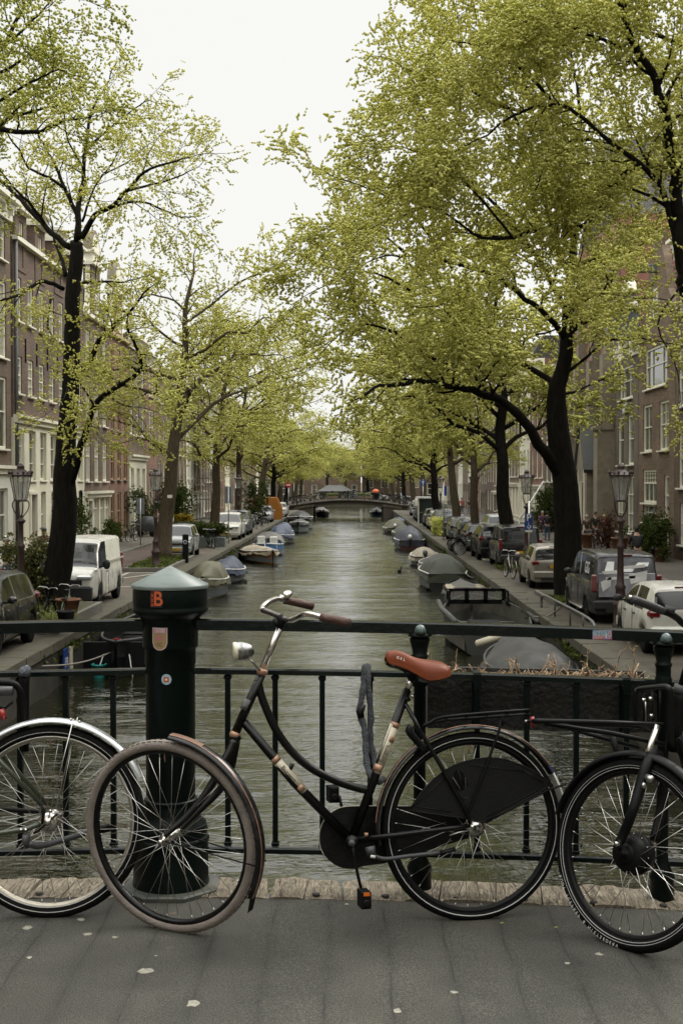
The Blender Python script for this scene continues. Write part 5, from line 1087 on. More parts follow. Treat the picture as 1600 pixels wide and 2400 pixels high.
spots = [(-8.5, 94, 1, 0, 'third dark elm on the left bank, behind the white car'), (-8.3, 112, 0, 0, 'slim elm before the orange container on the left bank'), (-8.4, 131, 2, 0, 'pair-like leaning elm left of the no-entry sign'), (-8.6, 150, 1, 0, 'last left elm before the far bridge'), (-9, 171, 2, 0, 'elm just beyond the far bridge on the left'), (-8.6, 190, 0, 0, 'second left elm beyond the far bridge'), (-8.6, 212, 1, 0, 'farthest elm on the left bank'),
         (6.6, 67.5, 1, math.pi, 'slim elm between the second and third right lamps'), (6.7, 82, 0, math.pi, 'brown elm beside the waiting people on the right bank'), (6.8, 101, 2, math.pi, 'brown elm behind the distant parked cars on the right bank'), (6.9, 121, 1, math.pi, 'dark elm beside the one-way sign'), (7.0, 141, 0, math.pi, 'last right elm before the far bridge'), (7.2, 172, 2, math.pi, 'elm just beyond the far bridge on the right'), (7.1, 192, 1, math.pi, 'second right elm beyond the far bridge'), (7, 214, 0, math.pi, 'farthest elm on the right bank'),
         (-14, 242, 2, 0, 'tree left of the kiosk beyond the far bridge'), (10, 243, 2, 1.0, 'tree before the tan brick building'), (17, 240, 0, 2.0, 'tree right of the tan brick building'), (-20, 240, 1, 2.0, 'tree at the far left end of the canal'),
         (-5, 245, 1, 0.5, 'small tree behind the kiosk left of the canal end'), (3.2, 247, 2, 2.5, 'small tree behind the kiosk right of the canal end'),
         (-1.2, 243, 0, 1.5, 'small tree at the canal end beside the kiosk'), (6.6, 244, 0, 3.5, 'tree right of the kiosk at the canal end'),
         (-9, -12, 2, 0, 'unseen tree added behind the viewpoint on the left bank'), (7.5, -10, 2, math.pi, 'unseen tree added behind the viewpoint on the right bank'), (-9, -32, 0, 0, 'second unseen tree added behind the viewpoint on the left bank'), (7.5, -30, 1, math.pi, 'second unseen tree added behind the viewpoint on the right bank'), (-9, -52, 2, 0, 'third unseen tree added behind the viewpoint on the left bank')]  # trees behind the viewpoint are unseen, added for reflections and shading
for x, y, k, rz, lab in spots:
    c = copy_tree(protos[k], None, kids1); c.location = (x, y, 0); c['label'] = lab; sgn = rz + hr.uniform(-.45, .45); c.rotation_euler = (0, 0, sgn); s = hr.uniform(.92, 1.08); s2_ = s * (.84 if 60 < y < 235 else 1); c.scale = (s2_ * (1.12 if y > 100 else 1), s, s * hr.uniform(.92, 1.08) * (.76 if y > 100 else 1))
    for ch in list(c.children):
        if ch.name.startswith('pale_tag'): bpy.data.objects.remove(ch)

# ------------------------------------------------------------------ shrubs, hedges, pots
def bush(name, label, loc, rx, ry, h, mat_=BUSHM, n=900, size=.06, cat='shrub', stems=7, seed=0, grp=None, k=3):
    rg = random.Random(seed + 77); P = []; T = []; o = thing(name, label, cat, loc, 0, grp); m = MB()
    for i in range(stems):
        a = rg.uniform(0, 6.28); tip = Vector((math.cos(a) * rx * rg.uniform(.2, .8), math.sin(a) * ry * rg.uniform(.2, .8), h * rg.uniform(.6, .95))); m.tube(smooth_path([(0, 0, 0), tip * .5 + Vector((0, 0, .1 * h)), tip], 2), [.02, .017, .014, .01, .008][:5], 4)
    m.build('stems', BARK2, o)['kind'] = 'stuff'
    cl = [Vector((rg.gauss(0, .45) * rx, rg.gauss(0, .45) * ry, h * rg.uniform(.15, .95))) for _ in range(26)]
    for i in range(n):
        c = rg.choice(cl); v = c + Vector((rg.gauss(0, .2) * rx, rg.gauss(0, .2) * ry, rg.gauss(0, .12) * h)); v.z = max(.04, v.z); P.append(v); T.append(Vector((rg.uniform(-1, 1), rg.uniform(-1, 1), rg.uniform(0, 1))))
    mk('foliage', leaves_mesh('foliage', P, T, mat_, size, k, .04, seed), o); return o
def pot(o, r, h, mat_, z=0): MB().lathe([(r * .7, z), (r, z + h * .9), (r * 1.1, z + h * .9), (r * 1.1, z + h), (r * .95, z + h), (r * .9, z + h * .85)], 16).build('pot', mat_, o)
TERRA = pm('terracotta', (.20, .09, .05), .8, var=.2, grime=.4)
bush('shrub', 'tall reddish-green bush behind the cyclists at the left edge', (-8.95, 35.0, .3), .6, .6, 1.7, LEAFD if False else leaf_mat('olive shrub foliage', (.035, .045, .015), (.17, .17, .06), .25), 1500, .05, seed=1)
bush('shrub', 'dark bush against the white shopfront behind the leaning elm', (-14.2, 64, .1), .9, 1.6, 2.6, seed=2, n=1600)
bush('shrub', 'low leafy bush in front of the cream shop shutters', (-14.1, 73.5, .1), .7, 1.6, 1.2, seed=3, n=1200)
bush('shrub', 'tall dark green bush beside the covered barrow', (-14.1, 84.5, .1), .8, .9, 2.9, seed=4, n=1500)
bush('shrub', 'rounded bush behind the two walking women', (-13.9, 90.5, .1), .8, 1.0, 1.9, seed=5, n=1000)
bush('shrub', 'large dark shrub on steps behind the silver car', (-13.6, 98, .1), 1.4, 1.6, 3.6, seed=6, n=2200, size=.08)
bush('shrub', 'bush beside the thin far tree on the left bank', (-8.3, 108.5, 0), .9, .9, 3.6, seed=7, n=900, size=.09)
bush('shrub', 'grassy weeds at the right quay edge before the bicycles', (5.9, 86, 0), .5, 1.6, 1.1, LEAFD, seed=8, n=1200, size=.07)
bush('shrub', 'climbing plant on the house beside the white diagonal railing', (13.9, 90, .1), .8, 1.2, 3.2, seed=9, n=1600, size=.07)
bush('shrub', 'bare reddish bush on the pavement beside the cyclist in black', (13.4, 66.5, .1), .8, 1.0, 1.9, leaf_mat('reddish twiggy foliage', (.04, .02, .014), (.13, .05, .035), .2), seed=10, n=900, size=.04, stems=16)
for i, (x, y, h, lab) in enumerate(((13.9, 60.5, 1.7, 'left one of the three potted plants at the right edge'), (14.1, 58.6, 1.8, 'middle one of the three potted plants at the right edge'), (13.7, 56.8, 2.0, 'right one of the three potted plants at the right edge'))):
    o = bush('potted_plant', lab, (x, y, .1), .6, .6, h, seed=20 + i, n=800, cat='potted plant', stems=5); pot(o, .32, .6, TERRA)
for i, (x, y, lab) in enumerate(((12.8, 68.6, 'terracotta tub left of the cyclist in black'), (13.6, 64.3, 'terracotta tub right of the cyclist in black'))):
    o = thing('plant_tub', lab, 'plant pot', (x, y, .1)); pot(o, .42, .75, TERRA); MB().ell((0, 0, .72), (.38, .38, .08), 12, 6).build('soil', MOSS, o)
for i, (x, y, lab) in enumerate(((-8.0, 71.2, 'planter hedge box at the foot of the slender grey elm, left part'), (-9.3, 72, 'grey planter with small bush right of the silver car'))):
    o = bush('planter_hedge', lab, (x, y, .55), .9, .5, .75, seed=30 + i, n=900, cat='planter'); MB().box((0, 0, -.28), (1.7, .8, .56), bev=.03).build('planter_box', GREYF, o)
o = bush('planter_hedge', 'grey planters with yellow flowers beside the steps on the left pavement', (-12.6, 92, .75), .9, .4, .5, leaf_mat('yellow flowers', (.08, .09, .02), (.5, .33, .04), .2), seed=34, n=600, cat='planter'); 
for dx in (-.6, .1, .8): MB().box((dx, 0, -.35), (.55, .6, .7), bev=.02).build('planter_box', GREYF, o)
# pots and long grass on the raised verge before the white van
for px, py, r, h, m_, lab in ((160, 1442, .30, .42, TERRA, 'wide terracotta pot in front of the white van'), (155, 1472, .2, .40, BLKM, 'dark plastic pot below the terracotta pot')):
    p = WZp(px, py, .3); o = thing('plant_pot', lab, 'plant pot', (p.x, p.y, .3)); pot(o, r, h, m_); MB().ell((0, 0, h * .82), (r * .85, r * .85, .05), 12, 6).build('soil', MOSS, o)
p = WZp(135, 1462, .3); o = thing('long_grass', 'clump of long arching grass between the bicycles and the pots', 'grass clump', (p.x, p.y, .3)); m = MB(); rg = random.Random(2)
for i in range(260):
    a = rg.uniform(0, 6.28); L = rg.uniform(.35, .85); q = Vector((rg.uniform(-.25, .25), rg.uniform(-.3, .3), 0)); d = Vector((math.cos(a), math.sin(a), 0)); w_ = Vector((-d.y, d.x, 0)) * .008
    pts = [q + d * L * f * .7 + Vector((0, 0, L * (1.3 * f - 1.15 * f * f))) for f in (0, .3, .6, .85, 1)]
    m.add([p_ + w_ * (1 - f) for p_, f in zip(pts, (0, .2, .4, .7, .95))] + [p_ - w_ * (1 - f) for p_, f in zip(pts, (0, .2, .4, .7, .95))], [(k, k + 1, k + 6, k + 5) for k in range(4)])
o_ = m.build('blades', GRASSM, o); o_['kind'] = 'stuff'
# small weeds on the quay walls and verge
Pw = []; Tw = []
for i in range(1600):
    s = rnd.choice((-1, 1)); y = rnd.choice((30.3, 44, 58, 71, 90)) + rnd.gauss(0, .5) if rnd.random() < .5 else rnd.uniform(26, 130); x = (LX + .03) if s < 0 else (RX - .03); z = rnd.uniform(-.45, -.15)
    Pw.append((x + rnd.uniform(-.02, .08) * -s * -1, y, z)); Tw.append((rnd.uniform(-1, 1), rnd.uniform(-1, 1), 1))
for i in range(3500):
    k = rnd.choice(((LX - 1.7, 34.5, .8, 2.7, .3), (LX - 1.7, 56, .8, 4.3, .16), (LX - 1.7, 76.7, .8, 2.6, .16), (RX + 1.6, 38, .7, 1.3, .12), (RX + 1.6, 52.7, .7, 1.6, .12)))
    Pw.append((k[0] + rnd.uniform(-k[2], k[2]), k[1] + rnd.uniform(-k[3], k[3]), k[4] + .02)); Tw.append((rnd.uniform(-.4, .4), rnd.uniform(-.4, .4), 1))
o = mk('weeds', leaves_mesh('weeds', Pw, Tw, leaf_mat('weed foliage', (.04, .055, .015), (.15, .18, .05), .2), .05, 3, .03, 4)); tag(o, kind='stuff')
# ------------------------------------------------------------------ parked cars
def carp(name, c, metal=.0, rough=.28): return pm(name, c, rough, metal, var=.06, vs=2, coat=.4, grime=.25, gcol=tuple(x * .6 + .003 for x in c), gs=3)
CW = carp('white car paint', (.60, .585, .52)); CWV = carp('white van paint', (.62, .61, .55)); CBK = carp('black car paint', (.004, .004, .0045)); CDG = carp('dark grey car paint', (.03, .031, .033), .3)
CBG = carp('beige metallic paint', (.33, .30, .25), .3); CSV = carp('silver car paint', (.36, .37, .37), .3); CGY = carp('mid grey car paint', (.10, .10, .10), .3); CBL = carp('dark blue car paint', (.012, .02, .045))
CGL = pm('tinted car glass', (.008, .009, .009), .05, var=.3, spec=.55); TYR = RUB; HUB = pm('wheel cover', (.30, .30, .30), .35, .6)
TLR = pm('red tail lamp', (.13, .006, .006), .2, coat=.3); HLT = pm('clear headlamp', (.55, .56, .56), .12, .3, coat=.8); PLASTB = pm('black bumper plastic', (.018, .018, .018), .6); YEL = pm('yellow number plate', (.60, .33, .02), .4)
def car(label, x, y, kind, paint, heading=1, plate=None, group='cars parked along the canal', cat='car', name='parked_car', detail=1):
    """heading +1: front points away from the camera (+Y). local: x along the car (front +x), y left, z up"""
    K = dict(
        hatch=(3.75, 1.66, 1.48, .92, [(-1.87, .62), (-1.86, .90), (-1.80, 1.02), (-1.60, 1.30), (-1.42, 1.44), (-.9, 1.48), (-.2, 1.48), (.25, 1.43), (.75, 1.12), (1.05, .96), (1.5, .86), (1.80, .70), (1.87, .52)], (-1.2, 1.18), .29, (-1.2, -.15, -.05, .85)),
        mini=(3.43, 1.63, 1.47, .90, [(-1.71, .60), (-1.70, .84), (-1.66, 1.0), (-1.50, 1.30), (-1.36, 1.42), (-.8, 1.47), (-.1, 1.46), (.35, 1.38), (.85, 1.08), (1.1, .95), (1.45, .84), (1.66, .68), (1.71, .50)], (-1.17, 1.17), .28, (-1.05, -.2, -.12, .85)),
        mpv=(4.35, 1.84, 1.82, 1.08, [(-2.17, .55), (-2.17, 1.02), (-2.12, 1.25), (-2.02, 1.66), (-1.9, 1.78), (-1.2, 1.83), (0, 1.82), (.5, 1.74), (1.0, 1.34), (1.25, 1.14), (1.75, 1.02), (2.08, .82), (2.17, .58)], (-1.38, 1.35), .315, (-2.0, -.35, -.25, 1.0)),
        suv=(4.55, 1.88, 1.68, 1.06, [(-2.27, .6), (-2.26, .98), (-2.18, 1.14), (-1.9, 1.50), (-1.7, 1.62), (-.9, 1.68), (-.1, 1.67), (.35, 1.58), (.95, 1.20), (1.2, 1.08), (1.85, .98), (2.18, .82), (2.27, .55)], (-1.4, 1.36), .35, (-1.75, -.3, -.2, .95)),
        estate=(4.5, 1.8, 1.48, .95, [(-2.25, .6), (-2.24, .90), (-2.14, 1.02), (-1.85, 1.34), (-1.7, 1.42), (-.9, 1.48), (-.1, 1.47), (.35, 1.38), (.95, 1.04), (1.2, .96), (1.85, .86), (2.18, .72), (2.25, .5)], (-1.35, 1.35), .31, (-1.75, -.3, -.2, .95)),
        van=(4.9, 1.90, 1.97, 1.12, [(-2.45, .5), (-2.45, 1.1), (-2.42, 1.5), (-2.36, 1.85), (-2.25, 1.95), (-1.0, 1.98), (.8, 1.97), (1.12, 1.90), (1.62, 1.42), (1.80, 1.22), (2.12, 1.12), (2.38, .95), (2.45, .62)], (-1.4, 1.55), .33, (.35, .40, .4, 1.55)),
        kei=(3.4, 1.6, 1.56, .95, [(-1.70, .6), (-1.69, .94), (-1.63, 1.1), (-1.45, 1.42), (-1.3, 1.52), (-.7, 1.56), (.3, 1.55), (.62, 1.48), (1.08, 1.14), (1.25, 1.02), (1.5, .95), (1.66, .8), (1.70, .55)], (-1.15, 1.15), .28, (-1.05, -.1, 0, .95)))[kind]
    L, Wd, H, belt, prof, (wr_, wf), rw_, sw = K
    t = thing(name, label, cat, (x, y, 0), R(90) if heading > 0 else R(-90), group)
    # dense profile by arc length
    pr = [Vector((a, 0, b)) for a, b in prof]; pr = smooth_path(pr, 5); xs = [p.x for p in pr]; zs = [p.z for p in pr]
    # add stations round the wheels
    st = [(p.x, p.z) for p in pr]
    ex = []
    for wx in (wr_, wf):
        for k in range(-8, 9): ex.append(wx + (rw_ + .055) * math.sin(k / 8 * math.pi / 2))
    order = sorted(range(len(xs)), key=lambda i: xs[i])
    xx = [xs[i] for i in order]; zzs = [zs[i] for i in order]
    for e in ex + [sw[0], sw[1], sw[2], sw[3]]: st.append((e, float(np.interp(e, xx, zzs))))
    head = [s for s in st if s[0] <= prof[2][0]]; tail = [s for s in st if s[0] > prof[2][0]]
    head.sort(key=lambda s: s[1]); tail.sort(key=lambda s: s[0]); st = head + tail
    zb0 = .26 if kind not in ('van', 'suv') else .3
    def zbot(x_):
        z = zb0
        for wx in (wr_, wf):
            d = abs(x_ - wx); ra = rw_ + .055
            if d < ra: z = max(z, rw_ + math.sqrt(ra * ra - d * d))
        return z
    rings = []; body = MB(); glass_side = {};  ws = MB(); rwin = MB()
    hw = Wd / 2; el = L / 2
    for (sx_, zt) in st:
        e = max(0, (abs(sx_) - el * .72) / (el * .28)); f = 1 - .13 * e * e
        bl = min(belt, zt); cab = max(0, zt - belt); zb = zbot(sx_); zm = max(.55, zb + .03)
        k_in = .26 if kind not in ('van', 'mpv') else .13
        wrf = hw * f * (1 - k_in * min(1, cab / .55)) if cab > .02 else hw * f * .93
        ring = [(0, zb), (hw * f * .94, zb), (hw * f * .995, min(zb + .08, zm)), (hw * f, zm), (hw * f * .985, (zm + bl) / 2 + .02 if bl > zm else zm), (hw * f * .955, bl if bl > zm else zm + .005), (hw * f * .945, bl + .012 + (0 if cab > .02 else -.0)), (wrf * 1.015, max(bl + .014, zt - .075)), (wrf * .97, max(bl + .016, zt - .03)), (wrf * .88, max(bl + .018, zt)), (wrf * .45, zt + .02), (0, zt + .028)]
        rings.append((sx_, ring))
    full = [[(s, y_, z_) for y_, z_ in r_] + [(s, -y_, z_) for y_, z_ in r_[-2:0:-1]] for s, r_ in rings]
    nr = len(full[0]); half = 11
    vs = [p for r_ in full for p in r_]
    front_ws = None
    for i in range(len(full) - 1):
        xm = (rings[i][0] + rings[i + 1][0]) / 2; za, zb_ = rings[i][1][-1][1], rings[i + 1][1][-1][1]; dx = rings[i + 1][0] - rings[i][0]; slope = (zb_ - za) / (abs(dx) + 1e-5)
        ztm = (za + zb_) / 2
        for j in range(nr):
            j2 = (j + 1) % nr; q = (i * nr + j, i * nr + j2, (i + 1) * nr + j2, (i + 1) * nr + j)
            jj = j if j < half else nr - 1 - j       # mirrored band index
            band = jj
            is_side = band == 6 and ((sw[0] < xm < sw[1]) or (sw[2] < xm < sw[3])) and ztm > belt + .16
            is_top = band in (9, 10) or (band == 8)
            is_ws = is_top and xm > .2 and slope < -.35 and belt + .07 < ztm < H - .06
            is_rw = is_top and xm < -el * .55 and slope > .5 and belt + .10 < ztm < H - .10 and kind != 'van'
            tgt = glass_side.setdefault((j < half, xm < (sw[1] + sw[2]) / 2), MB()) if is_side else ws if is_ws else rwin if is_rw else body
            tgt.f.append(q); tgt.m.append(0); tgt.s.append(tgt is body)
    for tgt, nm, mt in ((body, 'body', paint), *((g_, 'side_window', CGL) for g_ in glass_side.values()), (ws, 'windscreen', CGL), (rwin, 'rear_window', CGL)):
        if not tgt.f: continue
        used = sorted({i for f in tgt.f for i in f}); mp = {i: k for k, i in enumerate(used)}; tgt.v = [vs[i] for i in used]; tgt.f = [tuple(mp[i] for i in f) for f in tgt.f]
        if tgt is body:
            for i in (0, len(full) - 1):
                b = len(tgt.v); tgt.v += full[i]; tgt.f.append(tuple(range(b, b + nr)) if i else tuple(range(b, b + nr))[::-1]); tgt.m.append(0); tgt.s.append(False)
        tgt.build(nm, mt, t)
    # dark underside and arches
    MB().box((0, 0, .42), (L * .86, Wd * .8, .4)).build('chassis', PLASTB, t)
    def wheel_c(x_, y_):
        s = 1 if y_ > 0 else -1; w_ = mk('wheel', None, t, (x_, y_, rw_))
        M_ = Matrix.Rotation(R(-90) * s, 4, 'X')
        MB().lathe([(rw_ * .62, -.09), (rw_ * .93, -.095), (rw_, -.06), (rw_, .06), (rw_ * .93, .098), (rw_ * .66, .1)], 20, 0, M_).build('tyre', TYR, w_)
        MB().lathe([(rw_ * .64, .085), (rw_ * .58, .09), (rw_ * .5, .07), (rw_ * .2, .085), (rw_ * .12, .10), (.0, .102)], 20, 0, M_, capb=False, capt=False).build('rim', HUB, w_)
        if detail:
            m_ = MB()
            for k in range(7): a = k * 2 * math.pi / 7; m_.box((rw_ * .38, 0, .087), (rw_ * .34, .035, .02), 0, M_ @ Matrix.Rotation(a, 4, 'Z'))
            m_.build('wheel_spokes', pm('dark wheel gap', (.03, .03, .03), .5), w_)['kind'] = 'stuff'
    for x_ in (wr_, wf):
        for s in (1, -1): wheel_c(x_, s * (hw - .12))
    # rear furniture
    xr = -el; 
    if kind == 'van':
        for s in (1, -1): MB().box((xr + .02, s * (hw - .14), 1.15), (.06, .14, .5), bev=.02).build('tail_lamp', TLR, t)
    elif kind == 'mpv':
        for s in (1, -1): MB().box((xr + .05, s * (hw - .085), 1.06), (.11, .13, .46), bev=.035).build('tail_lamp', TLR, t)
    else:
        for s in (1, -1): MB().box((xr + .11, s * (hw - .15), .90 * belt / .92), (.24, .22, .2), bev=.06).build('tail_lamp', TLR, t)
    MB().box((xr + .05, 0, .5), (.24, Wd * .92, .26), bev=.05).build('rear_bumper', paint if kind not in ('mpv', 'van') else PLASTB, t)
    MB().box((xr - .06, 0, .36), (.06, Wd * .6, .09)).build('bumper_trim', PLASTB, t)
    pz = .78 if kind in ('hatch', 'estate', 'suv') else .72
    pl = MB().box((xr - .02 if kind != 'mini' else xr - .08, 0, pz if kind != 'mini' else .5), (.02, .52, .115)).build('rear_plate', YEL, t)
    MB().box((xr - .034 if kind != 'mini' else xr - .094, .236, pz if kind != 'mini' else .5), (.008, .045, .11)).build('plate_band', BLUE, t)
    if plate: text_obj('plate_text', plate, .105, BLKT, fr((xr - .034, -.02, pz), (0, -1, 0), (0, 0, 1), (-1, 0, 0)), t, bold=True)
    MB().box((xr + (.30 if kind != 'mpv' else .16), 0, H - .035), (.05, .34, .03)).build('brake_light', TLR, t)
    MB().tube([(xr + .0 + .12, .25, 1.12 * belt / .95), (xr + .22, -.12, 1.2 * belt / .95)], .012, 5).build('wiper', PLASTB, t)
    # front furniture
    xf = el
    for s in (1, -1):
        MB().box((xf - .13, s * (hw - .30), .74 * belt / .95 + (.06 if kind == 'van' else 0)), (.3, .42, .16), bev=.05).build('headlight', HLT, t)
        MB().box((xf - .16 if kind != 'van' else xf - .2, s * (hw - .42), .46), (.2, .16, .07), bev=.02).build('fog_lamp', HLT, t) if detail else None
        mx_ = .78 if kind not in ('van', 'mpv', 'suv') else (1.2 if kind == 'van' else .72)
        mo = MB(); mo.ell((mx_, s * (hw + .11), belt + .12), (.07, .11, .085 if kind != 'van' else .15), 10, 8); mo.box((mx_, s * hw, belt + .07), (.05, .14, .04)); mo.build('wing_mirror', PLASTB if kind in ('van', 'mpv', 'mini') else paint, t)
        for dx in (-.35, .55): MB().box((dx, s * (hw * .985 + .006), belt - .12), (.16, .03, .03), bev=.008).build('door_handle', PLASTB if kind in ('mini', 'van') else paint, t) if kind != 'van' or dx > 0 else None
    MB().box((xf - .03, 0, .40 if kind != 'van' else .47), (.16 if kind != 'van' else .22, Wd * .92, .28 if kind != 'van' else .44), bev=.05).build('front_bumper', PLASTB if kind in ('van',) else paint, t)
    MB().box((xf - .045 if kind != 'van' else xf - .02, 0, .66 * belt / .95 if kind != 'van' else .80), (.1, Wd * (.5 if kind != 'van' else .62), .12 if kind != 'van' else .17), bev=.02).build('grille', PLASTB, t)
    MB().box((xf + .06, 0, .42), (.02, .52, .115)).build('front_plate', YEL, t)
    # panel gaps
    if detail:
        for gx in (-.22 if kind != 'van' else .38, .86 if kind != 'van' else 1.35):
            for s in (1, -1): MB().box((gx, s * (hw + .0005), (belt + .4) / 2 - .02), (.012, .012, belt - .42)).build('door_gap', BLKT, t)
    if kind == 'van':
        for s in (1, -1): MB().box((-.6, s * (hw - .005), 1.28), (3.0, .03, .05)).build('sliding_rail', paint, t)
    t['hw'] = hw; return t
cw1 = car('white compact hatchback nearest on the right bank with black door mirrors', 7.05, 28.4, 'mini', CW)
kg = car('dark grey van with white graphic wrap on its tailgate and rear windows', 7.08, 34.8, 'mpv', CDG, plate='V-70-LVP', cat='van', name='parked_van')
bg_ = car('beige metallic hatchback between the big elm and the bicycle on the right bank', 6.95, 45.1, 'hatch', CBG, plate='82-')
car('black tall estate with long vertical red tail lamps behind the beige hatchback', 7.05, 55.1, 'mpv', CBK)
car('black suv with slanted tail lamps and pale reflecting roof on the right bank', 6.8, 61.0, 'suv', CBK)
car('dark estate with roof rails behind the stack of bicycles', 6.85, 68.4, 'estate', CGY)
for lab, x, y, k, p in (('dark grey hatchback, first car beyond the bicycle stack', 6.8, 73.9, 'hatch', CDG), ('silver car with white roof in the road, left of the third elm trunk', 9.0, 78.5, 'suv', CSV), ('grey hatchback between the third lamp and the brown elm', 6.8, 79.4, 'hatch', CGY), ('small dark car beside the brown elm trunk', 6.9, 86.3, 'hatch', CBL), ('dark suv, third before the green-and-white booth', 6.7, 92.0, 'suv', CDG), ('grey estate, second before the green-and-white booth', 6.7, 97.8, 'estate', CSV), ('dark car, last before the green-and-white booth', 6.7, 104.5, 'hatch', CBK), ('dark blue suv just behind the green-and-white booth', 6.8, 117.5, 'suv', CBL), ('grey car second behind the green-and-white booth', 6.8, 123, 'hatch', CSV), ('silver suv parked just before the far bridge on the right', 7.2, 137, 'suv', CSV), ('white van beyond the booth on the right bank', 7.2, 128, 'van', CWV)): car(lab, x, y, k, p, detail=0)
car('shiny black suv at the left edge seen from its canal side', -8.25, 27.4, 'suv', CBK, heading=-1)
wv = car('white delivery van with black bumper facing the camera on the left bank', -8.32, 38.5, 'van', CWV, heading=-1, cat='van', name='parked_van')
car('small silver boxy electric car partly behind the pale-tagged elm', -8.5, 62.4, 'kei', CSV, heading=-1)
car('white suv facing the camera beyond the slender grey elm', -7.95, 81.4, 'suv', CW, heading=-1)
car('grey suv right behind the white suv on the left bank', -7.95, 87.6, 'suv', CGY, heading=-1)
car('silver car behind the row of left-bank bicycles', -8.9, 96.5, 'estate', CSV, heading=-1, detail=0)
car('small silver car standing before the orange container', -8.0, 114.5, 'hatch', CSV, heading=-1, detail=0)
car('white car just behind the orange container', -7.7, 133, 'estate', CW, heading=-1, detail=0)
for i, (x, c, k) in enumerate(((-4.6, CW, 'estate'), (.2, CBK, 'estate'), (4.6, CW, 'suv'), (9.4, CSV, 'hatch'))):
    c_ = car(['white car parked crosswise beyond the far bridge, leftmost of four', 'black car parked crosswise beyond the far bridge', 'white suv parked crosswise beyond the far bridge', 'silver hatchback parked crosswise beyond the far bridge, rightmost of four'][i], x, 241, k, c, detail=0); c_.rotation_euler.z = 0
# round maker's badge on the van front, wrap print on the grey van
m = MB(); MB().lathe([(.10, 0), (.10, .012), (.085, .02)], 20, 0, fr((2.455, 0, .90), (0, 1, 0), (0, 0, 1), (1, 0, 0))).build('badge', CHROME, wv)
text_obj('badge_letters', 'V', .10, BLKT, fr((2.478, 0, .925), (0, 1, 0), (0, 0, 1), (1, 0, 0)), wv, bold=True); text_obj('badge_letters', 'W', .10, BLKT, fr((2.478, 0, .872), (0, 1, 0), (0, 0, 1), (1, 0, 0)), wv, bold=True)
for z in (.80, .74): MB().box((2.45, 0, z + .02), (.03, 1.0, .018)).build('grille_bar', CHROME, wv)
WRAP = pm('silver wrap film', (.34, .34, .37), .35, .2, var=.45, vs=2.2, coat=.5)
MB().box((-2.195, 0, 1.02), (.02, 1.45, .62), bev=.008).build('tailgate_wrap', WRAP, kg)
m = MB(); 
text_obj('wrap_lettering', 'GSG', .42, WHTP, fr((-1.45, .885, 1.42), (-1, 0, 0), (0, -.1, 1), (0, 1, .1)), kg, bold=True, sx=.8)
for (u0, u1, v0, v1, sk) in ((.60, .10, 1.30, 1.38, .05), (.5, -.2, 1.15, 1.22, .05), (.2, -.45, 1.42, 1.50, .06), (-.1, -.5, 1.05, 1.30, .1), (.62, .42, .85, 1.1, .15), (-.25, -.62, .8, .95, .08)):
    x0 = -2.212; MB().add([(x0, u0 + .06, v1), (x0, u1 - .02, v1 + sk), (x0, u1, v0 + sk), (x0, u0, v0)], [(0, 1, 2, 3)]).build('wrap_stripe', WHTP, kg)
for o_ in bpy.data.objects:
    if o_.parent == kg and o_.name.startswith('rear_window'): o_.data.materials[0] = pm('dark wrap film', (.09, .09, .10), .2, .1, var=.6, vs=2.5, coat=.4)
for (u0, u1, v0, v1) in ((.6, .35, 1.30, 1.62), (.25, -.15, 1.36, 1.44), (-.2, -.55, 1.5, 1.6)): MB().add([(-2.21 + .35 * (v0 - 1.25), u0, v0), (-2.21 + .35 * (v0 - 1.25), u1, v0), (-2.19 + .35 * (v1 - 1.25), u1 - .05, v1), (-2.19 + .35 * (v1 - 1.25), u0 - .12, v1)], [(3, 2, 1, 0)]).build('wrap_stripe', WHTP, kg)
MB().box((-2.2, 0, .60), (.02, 1.6, .03)).build('red_line', REDM, kg)
for s in (1, -1): MB().tube([(-.9, s * .93, .3), (.95, s * .93, .3)], .03, 8).build('side_step', ALU, kg)

# orange site container
oc = thing('container', 'orange ribbed steel container on the left quay before the far bridge', 'container', (-8.2, 122.5, 0))
m = MB(); OR = pm('orange container paint', (.42, .17, .025), .5, var=.15, grime=.3)
sec = [(-1.3, 0), (1.3, 0), (1.3, 1.2), (.85, 2.15), (-1.1, 2.15), (-1.3, 1.9)]
m.grid([[(a, y, b) for a, b in sec] for y in (-1.6, 1.6)], 0, False, True); m.add([(a, -1.6, b) for a, b in sec], [tuple(range(6))]); m.add([(a, 1.6, b) for a, b in sec], [tuple(range(6))[::-1]]); m.build('body', OR, oc)
for k in range(5): 
    xx = -1.15 + k * .55
    if xx < 1.1: MB().box((xx, -1.63, 1.0), (.07, .06, 1.9)).build('rib', OR, oc)
for k in range(6): MB().bar((1.32, -1.5 + k * .6, .05), (1.32, -1.5 + k * .6, 1.2), .06, .05).bar((1.33, -1.5 + k * .6, 1.2), (.87, -1.5 + k * .6, 2.17), .06, .05).build('rib', OR, oc)
bo = thing('booth', 'small green and white booth between parked cars on the right bank', 'booth', (6.6, 112, 0)); MB().box((0, 0, 1.1), (1.5, 1.8, 2.2)).build('body', DOORG, bo); MB().box((0, 0, 2.26), (1.9, 2.2, .14)).box((-.78, -.92, 1.1), (.1, .1, 2.2)).build('frame', WHT, bo)
cb = thing('covered_barrow', 'black tarpaulin covered barrow on wheels on the left pavement', 'barrow', (-13.3, 82, .1))
P = []
for i in range(9):
    u = -1 + i / 4; P.append([(u * .72 + .06 * math.sin(j * 2 + i), v * .45, .35 + 1.0 * (1 - .25 * u * u) * max(0, 1 - abs(v)) ** .3 + .05 * math.sin(i * 3 + j)) for j, v in enumerate([-1.0, -.95, -.8, -.4, 0, .4, .8, .95, 1.0])])
